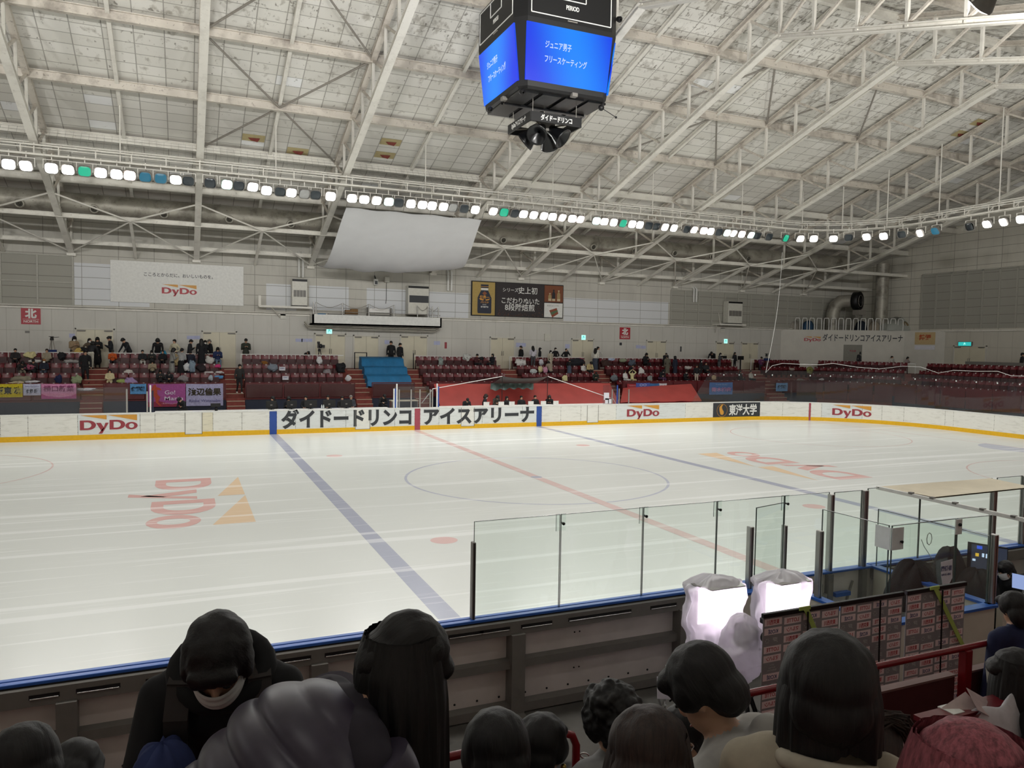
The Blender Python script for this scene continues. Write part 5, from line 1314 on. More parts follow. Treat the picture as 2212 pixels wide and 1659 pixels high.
def pose_body(kind, skirt=0, coat=0, lean_=None, hd_=None, hz0=None, arms=None):
    B = Body(); sit = kind.startswith('sit'); lean = {'stand': .03, 'phone': .08, 'face': .05, 'bend': .95, 'lean': .45, 'walk': .12, 'hips': .0, 'sit': -.08, 'sitphone': .10, 'sitbow': .45, 'situp': -.05}[kind]
    hz, hy = (.50, .02) if sit else (.86, 0)
    if lean_ is not None: lean = lean_
    if hz0 is not None: hz = hz0
    hip = V((0, hy, hz))
    def T(x, y, z):   # torso frame: leaned forward (-y) about the hip
        c, s_ = math.cos(lean), math.sin(lean); return hip+V((x, y*c-z*s_, y*s_+z*c))
    for s in (-1, 1):
        h = hip+V((s*.085, 0, -.02))
        if sit: k = V((s*.10, hy-.42, hz+.0)); a = V((s*.10, hy-.40, .09))
        elif kind == 'walk': k = V((s*.085, -.10 if s > 0 else .0, .46)); a = V((s*.08, -.16 if s > 0 else .22, .10))
        else: k = V((s*.09, -.015-.12*(hz < .8), .46*hz/.86)); a = V((s*.095, .02, .09))
        B.limb(h, k, .085, .060, BOT); B.limb(k, a, .056, .042, BOT); B.limb(a+V((0, .03, -.045)), a+V((0, -.14, -.055)), .043, .036, SHO)
    B.limb(T(-.075, 0, .0), T(.075, 0, .0), .105, .105, BOT)
    B.limb(T(0, 0, .10), T(0, -.01, .38), .125, .15, TOP, .72); B.limb(T(-.12, .0, .42), T(.12, .0, .42), .095, .095, TOP, .85)
    B.limb(T(0, 0, .30), T(0, 0, .10), .15, .145, TOP, .8)
    if coat or skirt:
        z = TOP if coat else BOT; n = coat or skirt
        if sit: B.limb(hip+V((0, -.02, .02)), hip+V((0, -.36, .03)), .17, .16, z, .6, (0, 0, 1))
        else: B.limb(hip+V((0, 0, .02)), hip+V((0, .0, -n)), .165, .17+.06*n, z, .75)
    hd = {'bend': .4, 'lean': .5, 'phone': .45, 'sitphone': .5, 'sitbow': .8}.get(kind, .1)
    if hd_ is not None: hd = hd_
    nk = T(0, -.005, .47); d = V((0, -math.sin(lean+hd*.6), math.cos(lean+hd*.6)))
    hc = nk+d*.155; B.limb(nk, nk+d*.09, .052, .048, SK)
    rot = Euler((lean+hd, 0, 0)) if True else None
    R_ = rot.to_matrix()
    B.blob(hc+R_ @ V((0, .01, .02)), (.078, .095, .098), SK, rot); B.blob(hc+R_ @ V((0, -.035, -.045)), (.058, .058, .062), SK, rot)
    B.blob(hc+R_ @ V((0, -.098, -.012)), (.013, .016, .02), SK, rot)
    for s in (-1, 1): B.blob(hc+R_ @ V((s*.080, .01, -.01)), (.012, .02, .03), SK, rot)
    for s in (-1, 1):
        sh = T(s*.185, .0, .425)
        if kind in ('phone', 'sitphone'): e = sh+V((s*.03, .02-.06, -.26)); w = sh+V((-s*.11, -.24, -.14))
        elif kind == 'face' and s > 0: e = sh+V((.10, -.14, -.20)); w = hc+V((.09, -.10, -.03))
        elif kind == 'situp': e = sh+V((s*.14, -.06, .16)); w = hc+V((s*.07, -.04, .15))
        elif kind in ('bend', 'lean'): e = sh+V((s*.05, -.10, -.24)); w = e+V((0, -.13, -.20))
        elif kind == 'hips' or (kind == 'face'): e = sh+V((s*.16, .06, -.24)); w = T(s*.17, -.04, .08)
        elif sit: e = sh+V((s*.05, -.05, -.25)); w = hip+V((s*.07, -.24, .13))
        else: e = sh+V((s*.055, .02, -.26)); w = e+V((s*.0, -.05, -.22))
        if arms: e, w = arms(s, sh, hip, hc, T)
        B.limb(sh, e, .062, .05, TOP); B.limb(e, w, .05, .036, TOP)
        dd = (w-e).normalized(); B.limb(w+dd*.02, w+dd*.085, .034, .026, SK, .55); B.limb(w+dd*.04, w+dd*.06+V((-s*.035, -.02, 0)), .014, .012, SK)
    return B, hc, lean+hd, T
# hair styles, in the frame of the head centre
def hairmesh(style):
    mb = MB()
    if style == 'short': mb.ell((0, .022, .036), (.092, .102, .096)); mb.ell((0, .06, -.02), (.078, .06, .07)); mb.ell((0, -.055, .075), (.07, .045, .035))
    if style == 'bob': mb.ell((0, .02, .035), (.098, .108, .10)); mb.ell((0, .05, -.05), (.095, .075, .10)); mb.ell((-.078, .0, -.04), (.03, .06, .10)); mb.ell((.078, .0, -.04), (.03, .06, .10)); mb.ell((0, -.06, .075), (.07, .045, .034))
    if style == 'long': mb.ell((0, .02, .035), (.096, .106, .10)); mb.ell((0, .075, -.12), (.10, .06, .22)); mb.ell((-.08, .01, -.09), (.03, .055, .17)); mb.ell((.08, .01, -.09), (.03, .055, .17)); mb.ell((0, -.06, .078), (.066, .042, .03))
    if style == 'tied': mb.ell((0, .022, .036), (.09, .102, .094)); mb.ell((0, .12, .03), (.04, .045, .045)); mb.ell((0, .06, -.02), (.07, .055, .06)); mb.ell((0, -.055, .078), (.066, .04, .03))
    if style == 'cap': mb.ell((0, .01, .055), (.095, .108, .075)); mb.ell((0, -.11, .04), (.06, .06, .012)); mb.ell((0, .06, -.02), (.08, .06, .07))
    if style == 'hood': mb.ell((0, .03, .03), (.11, .115, .115)); mb.ell((0, .07, -.09), (.13, .08, .08))
    return remesh(mb, .014, 3, 'hair')
HAIR = {k: hairmesh(k) for k in ('short', 'bob', 'long', 'tied', 'cap', 'hood')}
EYES = MB()
for s in (-1, 1): EYES.ell((s*.032, -.083, .012), (.012, .008, .006), 0, 8, 6); EYES.box(s*.032-.017, s*.032+.017, -.088, -.08, .032, .037)
EYES.ell((0, -.095, -.055), (.02, .008, .005), 1, 8, 6)
EYES = EYES.mesh('eyes', [M['hair'], plain('lips', '9c5a50', .4)])
mk = MB().grid(lambda u, v: ((.068*math.sin((u-.5)*2.6)), -.012-.088*math.cos((u-.5)*2.5)-.008*math.sin(PI*v), -.092+.085*v), 10, 6); mk.grid(lambda u, v: ((.067*math.sin((.5-u)*2.6)), -.010-.087*math.cos((.5-u)*2.5)-.008*math.sin(PI*v), -.092+.085*v), 10, 6)
MASK = mk.mesh('face_mask', M['white'])
POSE = {}
def person(px, py, where, kind, rot, hair, top, bot, lab, mask=0, coat=0, skirt=0, shoe='1c1a1a', hcol='hair', skin='skin', flo=None, grp='people in the far stand', cat='person', scl=None):
    """where: ('w',) walkway, ('r', k) standing on row k, ('s', k) seated in row k, ('y', y, floor)"""
    key = (kind, coat, skirt)
    if key not in POSE: POSE[key] = pose(kind, skirt, coat)
    me, hc, hp = POSE[key]
    hz = hc.z+.12*math.cos(hp) if kind not in ('bend',) else hc.z+.10
    if where[0] == 'w': Y, F = 38.65, ROWZ[3]
    elif where[0] == 'r': Y, F = ROWY[where[1]]-.38, ROWZ[where[1]]
    elif where[0] == 's': Y, F = ROWY[where[1]]-.33, ROWZ[where[1]]-.02
    else: Y, F = where[1], where[2]
    p = at(px, py, Y=Y); s = (p.z-F)/hz if not scl else scl
    if kind.startswith('sit') and where[0] != 'y': s = max(.85, min(1.02, s))
    elif where[0] == 'y' and kind.startswith('sit'): s = .97; F = p.z-hz*s
    else: s = max(.82, min(1.10, s))
    r = thing('person', lab, cat, (p.x, Y, F), rot, grp); r.scale = (s, s, s)
    o = bpy.data.objects.new('person_body', me); C.objects.link(o); o.parent = r
    for i, m in enumerate((M[skin], fab(top), fab(bot), fab(shoe))):
        o.material_slots[i].link = 'OBJECT'; o.material_slots[i].material = m
    for nme, me2, m in (('hair', HAIR[hair], M[hcol] if hcol in M else fab(hcol)), ('eyes', EYES, None))+((('face_mask', MASK, None),) if mask else ()):
        c = bpy.data.objects.new(nme, me2); C.objects.link(c); c.parent = r; c.location = hc; c.rotation_euler = (hp, 0, 0)
        if m: c.material_slots[0].link = 'OBJECT'; c.material_slots[0].material = m
    return r
w = ('w',); K1, K2, K3, K4 = 0, 1, 2, 3
BK, DN, GY, CRM, BEI = '18181b', '20242f', '77777a', 'd8cfb8', '8f7f68'
PEOPLE = [
 (159, 727, w, 'phone', .5, 'bob', '9a8468', '3a3432', 'masked person in a tan coat holding a yellow bag behind the rail', dict(mask=1, coat=.4)),
 (193, 731, w, 'face', .3, 'long', '5f5142', BK, 'masked long haired person in a brown jacket by the left double door', dict(mask=1)),
 (210, 729, w, 'phone', .2, 'long', BK, BK, 'long haired person in a black dress by the left double door', dict(coat=.5)),
 (196, 740, ('r', K4), 'lean', PI-.3, 'hood', '26262a', 'c9c6b8', 'person seen from behind in a dark hoodie and white trousers', {}),
 (183, 756, ('y', 36.4, 2.2), 'walk', .4, 'short', BK, BK, 'person in black climbing the first stairway', {}),
 (240, 726, w, 'phone', -1.3, 'tied', '24262c', BK, 'person in a dark jacket facing right with a camera grip', {}),
 (279, 732, w, 'lean', -1.0, 'short', '22242a', BK, 'person in a dark jacket stooping over the rail', {}),
 (33, 766, ('s', K4), 'sit', .1, 'short', '2a2627', BK, 'seated person in dark clothes with a white scarf at far left', {}),
 (101, 767, ('s', K4), 'sit', 0, 'short', '9a8f7c', '2c2a2a', 'seated person in a beige coat under the tripod', dict(hcol='hair_brown', coat=.4)),
 (47, 789, ('s', K3), 'sitbow', .3, 'bob', '221f20', '807c6c', 'seated person in black leaning over at the far left', {}),
 (73, 791, ('s', K3), 'sitphone', -.1, 'short', '1d1d20', BK, 'seated person in black looking at a phone at far left', {}),
 (95, 787, ('s', K3), 'sit', 0, 'cap', '1c2233', '4b5260', 'seated masked person in an orange brown beret and navy coat', dict(mask=1, hcol='a0693a')),
 (243, 773, ('s', K4), 'sitphone', .1, 'short', 'c2561f', '22222a', 'seated person in a bright orange jacket', {}),
 (237, 810, ('s', K2), 'sit', 0, 'bob', 'cfc39c', 'cfc39c', 'seated person in a cream top above the stair parapet', {}),
 (341, 732, w, 'lean', 0, 'hood', BK, BK, 'person with bowed head in a black printed jacket behind the rail', {}),
 (377, 733, w, 'hips', -.6, 'short', 'cfc9ae', '4a4640', 'person in a cream shirt standing behind the rail', {}),
 (409, 734, w, 'phone', 1.3, 'short', '2a2c31', BK, 'person in a dark coat turned to the left with a bag', dict(coat=.4)),
 (435, 732, ('r', K4), 'stand', PI, 'long', '14151a', '14151a', 'person seen from behind in a long black coat', dict(coat=.6)),
 (443, 735, w, 'stand', .2, 'long', '2b2d33', BK, 'masked long haired person beside the long black coat', dict(mask=1)),
 (456, 734, w, 'phone', -1.4, 'cap', '1a1c20', BK, 'person in black with a grey cap facing right', dict(hcol='6e6a64')),
 (470, 749, ('s', K4), 'sitphone', .1, 'bob', '1d2c55', '5f7388', 'seated person in a blue jacket below the second double door', {}),
 (531, 730, w, 'phone', 0, 'short', '34382f', '24261f', 'person in an olive green coat standing alone behind the rail', dict(coat=.4)),
 (517, 776, ('y', 34.9, 1.7), 'walk', .2, 'short', '2b2b2b', '1a1a1c', 'person in a dark jacket and white shoes walking down the second stairway', dict(shoe='e4e2de', scl=1.0)),
 (371, 752, ('r', K3), 'phone', 1.9, 'bob', '8d8c88', '22222a', 'masked person in a grey coat holding a tan coat up', dict(mask=1, coat=.4)),
 (391, 753, ('r', K3), 'phone', PI-.5, 'short', '9fa0a0', '15151a', 'person seen from behind in light grey knit and black skirt', dict(skirt=.5)),
 (411, 760, ('r', K3), 'lean', PI, 'short', '1a2030', '1c2438', 'person seen from behind in navy with a white bag', dict(coat=.5)),
 (308, 768, ('s', K4), 'sit', .1, 'short', '23252a', 'c9c7c0', 'seated person in dark jacket with white scarf and white trousers', {}),
 (328, 768, ('s', K4), 'sitphone', 0, 'long', '2a2b2a', '2a2b2a', 'seated masked person in dark green with a hood', dict(mask=1)),
 (351, 768, ('s', K4), 'sit', -.1, 'short', '14161c', '14161c', 'seated person in an open black jacket over cream', {}),
 (329, 790, ('s', K3), 'sitphone', .1, 'bob', '9c8f78', '17171b', 'seated person in a beige padded jacket with a blanket', {}),
 (346, 810, ('s', K2), 'sitphone', .1, 'bob', '2c2a2c', BK, 'seated person in dark clothes holding a white paper above the purple banner', {}),
 (367, 814, ('s', K2), 'sitbow', -.2, 'short', '1d1e23', BK, 'seated masked person crouched above the purple banner', dict(mask=1)),
 (658, 760, w, 'bend', .4, 'cap', BK, BK, 'person in a broad black hat crouched behind the rail', dict(hcol='hair')),
 (845, 736, w, 'stand', -.5, 'short', '15161a', '15161a', 'man in black with a chest badge above the blue tarp, left of two', {}),
 (864, 741, ('y', 38.3, 2.94), 'stand', .5, 'short', '15161a', '15161a', 'man in black with a chest badge beside the blue tarp, right of two', {}),
 (1029, 765, ('s', K4), 'sitphone', .5, 'short', '4a1f26', '1c1c20', 'seated person in a dark maroon jacket right of the tarp', {}),
 (1063, 764, ('s', K4), 'sit', -1.2, 'bob', '1a1b22', '1a1b22', 'seated person in dark clothes turned right near the fifth door', {}),
 (1126, 747, w, 'stand', -1.4, 'short', '16181c', '16181c', 'person in a black hooded coat beside the fifth door', dict(coat=.4)),
 (1152, 748, ('r', K4), 'phone', PI-.2, 'long', 'c8c4cf', '4a4b50', 'person from behind in a white shirt and grey trousers', {}),
 (1166, 751, w, 'stand', .9, 'bob', '1d1d22', BK, 'masked person in a dark hoodie facing the white shirt', dict(mask=1)),
 (1200, 751, w, 'hips', .1, 'short', '15151a', '15151a', 'masked person in black standing behind the rail', dict(mask=1)),
 (1189, 761, ('r', K4), 'stand', .2, 'bob', 'b3aa98', BK, 'masked person in a cream jacket in front of the rail', dict(mask=1, coat=.3)),
 (1223, 753, w, 'face', -.3, 'short', '15151a', '15151a', 'person in black with a white collar raising a hand to the face', {}),
 (1286, 753, ('y', 37.6, 2.7), 'phone', PI-.6, 'long', 'd4d2c8', '3f4654', 'person from behind in white blouse and long blue grey skirt', dict(skirt=.6)),
 (1291, 749, w, 'face', .3, 'long', 'd8d6d0', '3a3a42', 'long haired person in white behind the white blouse', {}),
 (1271, 783, ('s', K3), 'sitbow', .1, 'short', 'bfae7e', '1c1c20', 'person bent over in a mustard coat by the stairway', {}),
 (1261, 797, ('s', K3), 'sit', .2, 'long', 'd2d0cf', '7a3b3b', 'seated long haired person in white with a red patterned lap', {}),
 (1286, 805, ('s', K2), 'sitbow', -.3, 'short', '28332c', '28332c', 'seated person in dark green crouching on the stair side', {}),
 (1189, 779, ('s', K3), 'sitbow', PI, 'bob', '9c8f80', '1f2330', 'person stooping in a beige coat with a black bag', dict(coat=.4)),
 (1230, 786, ('r', K3), 'lean', 2.6, 'short', '16161b', '4a5566', 'person bent over in black with a grey plaid skirt', dict(skirt=.5)),
 (1351, 811, ('s', K2), 'sit', .3, 'bob', 'd6d4d2', 'd6d4d2', 'seated person in a white top above the red and white banner', {}),
 (1366, 808, ('s', K2), 'situp', 0, 'bob', 'd8cf9e', 'd8cf9e', 'seated person in cream with both arms raised over the head', {}),
 (1360, 790, ('s', K3), 'sitbow', 1.2, 'short', '16191f', '16191f', 'person in black bent over in the third row', {}),
 (1395, 763, ('s', K4), 'sitphone', .1, 'bob', '17181c', '17181c', 'seated person in a black top below the seventh door', {}),
 (1442, 767, ('r', K3), 'stand', PI, 'short', '5c584c', '5c584c', 'person from behind in a long olive grey coat', dict(coat=.55)),
 (1459, 769, ('r', K3), 'stand', PI+.3, 'bob', '1a2033', '1a2033', 'person from behind in a long navy coat', dict(coat=.55)),
 (1435, 772, ('r', K4), 'lean', 2.0, 'short', '1b1c22', '1b1c22', 'person in black half hidden by the olive grey coat', {}),
 (1541, 760, w, 'bend', -.9, 'short', '17181c', '17181c', 'person in black bent over behind the rail near the monitors', {}),
 (1587, 766, w, 'stand', .1, 'long', '23242a', BK, 'dark haired person standing low behind the rail by the monitors', dict(scl=.85)),
 (1554, 769, ('r', K4), 'phone', .4, 'bob', '4c4e52', '1f1f24', 'masked person in a grey coat standing in the top row', dict(mask=1, coat=.4)),
 (1514, 782, ('r', K3), 'stand', .4, 'bob', '15161b', '15161b', 'masked person in a long black coat in the second row', dict(mask=1, coat=.55)),
 (1505, 788, ('r', K2), 'stand', -.2, 'short', '1c1d22', 'bfb0a2', 'person in black and white with pale trousers in the second row', {}),
 (1526, 782, ('s', K3), 'sit', -.2, 'short', '202126', '1a1a1e', 'seated person in dark clothes with pale sleeves at the right', {}),
 (1427, 796, ('s', K2), 'sitbow', .2, 'bob', '18191e', '5a3a5c', 'masked person bent over in black with a purple skirt', dict(mask=1)),
 (1481, 815, ('s', K2), 'sitphone', .1, 'short', '17181c', BK, 'seated masked person in black in the second row at the right', dict(mask=1)),
 (1600, 815, ('s', K2), 'sit', .3, 'bob', '2a2626', BK, 'seated person in dark clothes right of the blue banner', {}),
 (1623, 801, ('s', K2), 'sit', .1, 'short', 'c9c4b8', '24363a', 'seated person in a white sweater beside the last stairway', {}),
 (1644, 771, ('y', 37.0, 2.6), 'phone', -.3, 'cap', '5a2c55', '26242c', 'person in a purple jacket beside the equipment stand', dict(hcol='hair')),
 (1790, 792, ('s', K3), 'sitphone', .1, 'bob', '8a6a50', BK, 'seated masked person in tan behind the end glass', dict(mask=1)),
 (1848, 758, ('y', 36.6, 2.94), 'stand', 2.6, 'bob', '2b2e31', BK, 'person from behind in a dark puffer coat by the passage, left of two', dict(coat=.4)),
 (1858, 759, ('y', 36.2, 2.94), 'stand', 2.9, 'bob', '2a2c30', BK, 'person from behind in a dark puffer coat by the passage, right of two', dict(coat=.4)),
 (1877, 758, ('y', 36.2, 2.94), 'phone', 1.2, 'long', '3a3a3a', BK, 'person in grey holding a phone up by the passage', {}),
 (1926, 769, ('y', 34.6, 2.8), 'face', .1, 'short', 'd5d3cc', '9a9890', 'person in a white shirt standing in the corner block', {}),
 (1959, 771, ('y', 33.6, 2.8), 'phone', 0, 'bob', 'a59896', 'c9c6c0', 'person in a pinkish grey top standing in the corner block', {}),
 (2039, 796, ('y', 29.4, 1.94), 'stand', .3, 'bob', '191a1e', '191a1e', 'person in a black dress carrying a yellow bag behind the end glass', dict(coat=.5)),
 (2134, 798, ('y', 26.5, 1.75), 'stand', -.4, 'short', '5a1f24', 'b7a68c', 'person in a dark red top and beige trousers behind the end glass', {}),
 (1992, 801, ('y', 31.2, 1.8), 'stand', 2.7, 'hood', '191b20', '4a555e', 'person in a black padded coat and grey jeans behind the end glass', dict(coat=.35)),
 (2208, 762, ('y', 24.6, 2.94), 'stand', .8, 'short', '2a2a2c', BK, 'person in dark clothes at the table by the end wall', {}),
 # staff at the tables behind the far boards
 (590, 847, ('y', 31.6, 0), 'stand', -.8, 'long', BK, BK, 'long haired official in black standing at the left of the judges table', {}),
 (625, 839, ('y', 31.6, 0), 'phone', -.4, 'bob', '1c2028', BK, 'official in a dark jacket standing and looking at a phone', {}),
 (660, 855, ('y', 31.4, 0), 'sit', -.4, 'short', BK, BK, 'official in black seated at the third monitor', {}),
 (708, 854, ('y', 31.4, 0), 'sit', -.3, 'short', BK, BK, 'official in black seated at the fourth monitor', {}),
 (739, 856, ('y', 31.4, 0), 'sit', -.2, 'short', BK, BK, 'official in black seated at the fifth monitor', {}),
 (759, 854, ('y', 31.6, 0), 'sit', .1, 'short', '3a3d44', BK, 'grey haired official in a grey suit with a blue lanyard', dict(hcol='8a8785')),
 (824, 854, ('y', 31.7, 0), 'sitbow', .3, 'short', BK, BK, 'person in black seated in front of the glass box by the blue tarp', {}),
 (398, 861, ('y', 31.5, 0), 'sitbow', -.8, 'short', '15161b', BK, 'person in black bent over in front of the purple banner', {}),
 (1006, 862, ('y', 31.2, 0), 'sitbow', 0, 'short', BK, BK, 'official in black bowed low at the red sheet', {}),
 (1046, 850, ('y', 31.6, 0), 'phone', 1.2, 'bob', '23272e', BK, 'masked official with brown hair turned left before the teal tarp', dict(mask=1, hcol='hair_brown')),
 (1069, 856, ('y', 31.3, 0), 'sitbow', .2, 'bob', '3a352f', BK, 'official in a brown patterned top writing at the table', {}),
 (1096, 856, ('y', 31.3, 0), 'sit', .1, 'bob', BK, BK, 'official in black seated under the teal canopy, left of the pole', {}),
 (1127, 855, ('y', 31.3, 0), 'sit', -.1, 'short', BK, BK, 'official in black seated under the teal canopy, centre', {}),
 (1157, 854, ('y', 31.3, 0), 'sit', 0, 'tied', BK, BK, 'official in black seated above the right blue marker', {}),
 (1187, 854, ('y', 31.3, 0), 'sitphone', -.5, 'bob', BK, BK, 'official in black with hands at the chin at the table end', {}),
]
for px, py, where, kind, rot, hair, top, bot, lab, kw in PEOPLE:
    person(px, py, where, kind, rot, hair, top, bot, lab, **kw)
from mathutils.noise import noise_vector as noise_v
# small belongings of some of them
def blob(px, py, Y, r, col, name, lab, cat, seed=1):
    p = at(px, py, Y=Y); rn = random.Random(seed*7+int(px)); a, b = rn.uniform(0, 6), rn.uniform(0, 6)
    r = tuple(x*.80 for x in r)
    def f(u, v):
        a_ = 2*PI*u; se = (abs(math.cos(a_))**2.6+abs(math.sin(a_))**2.6)**(-1/2.6); w = math.sin(PI*v)**.7
        q = V((r[0]*math.cos(a_)*se*w, r[1]*math.sin(a_)*se*w, r[2]*math.cos(PI*v)))
        n = noise_v(q*7+V((px, py, 0)))*.45+noise_v(q*17+V((py, px, 0)))*.22
        return V((p.x, Y, p.z))+V((q.x+n.x*r[0], q.y+n.y*r[1]*.8, q.z+n.z*r[2]-.3*r[2]*abs(math.sin(3*u*PI+a))))
    mb = MB().grid(f, 22, 12)
    return tag(mb.build(name, fab(col)), lab, cat)
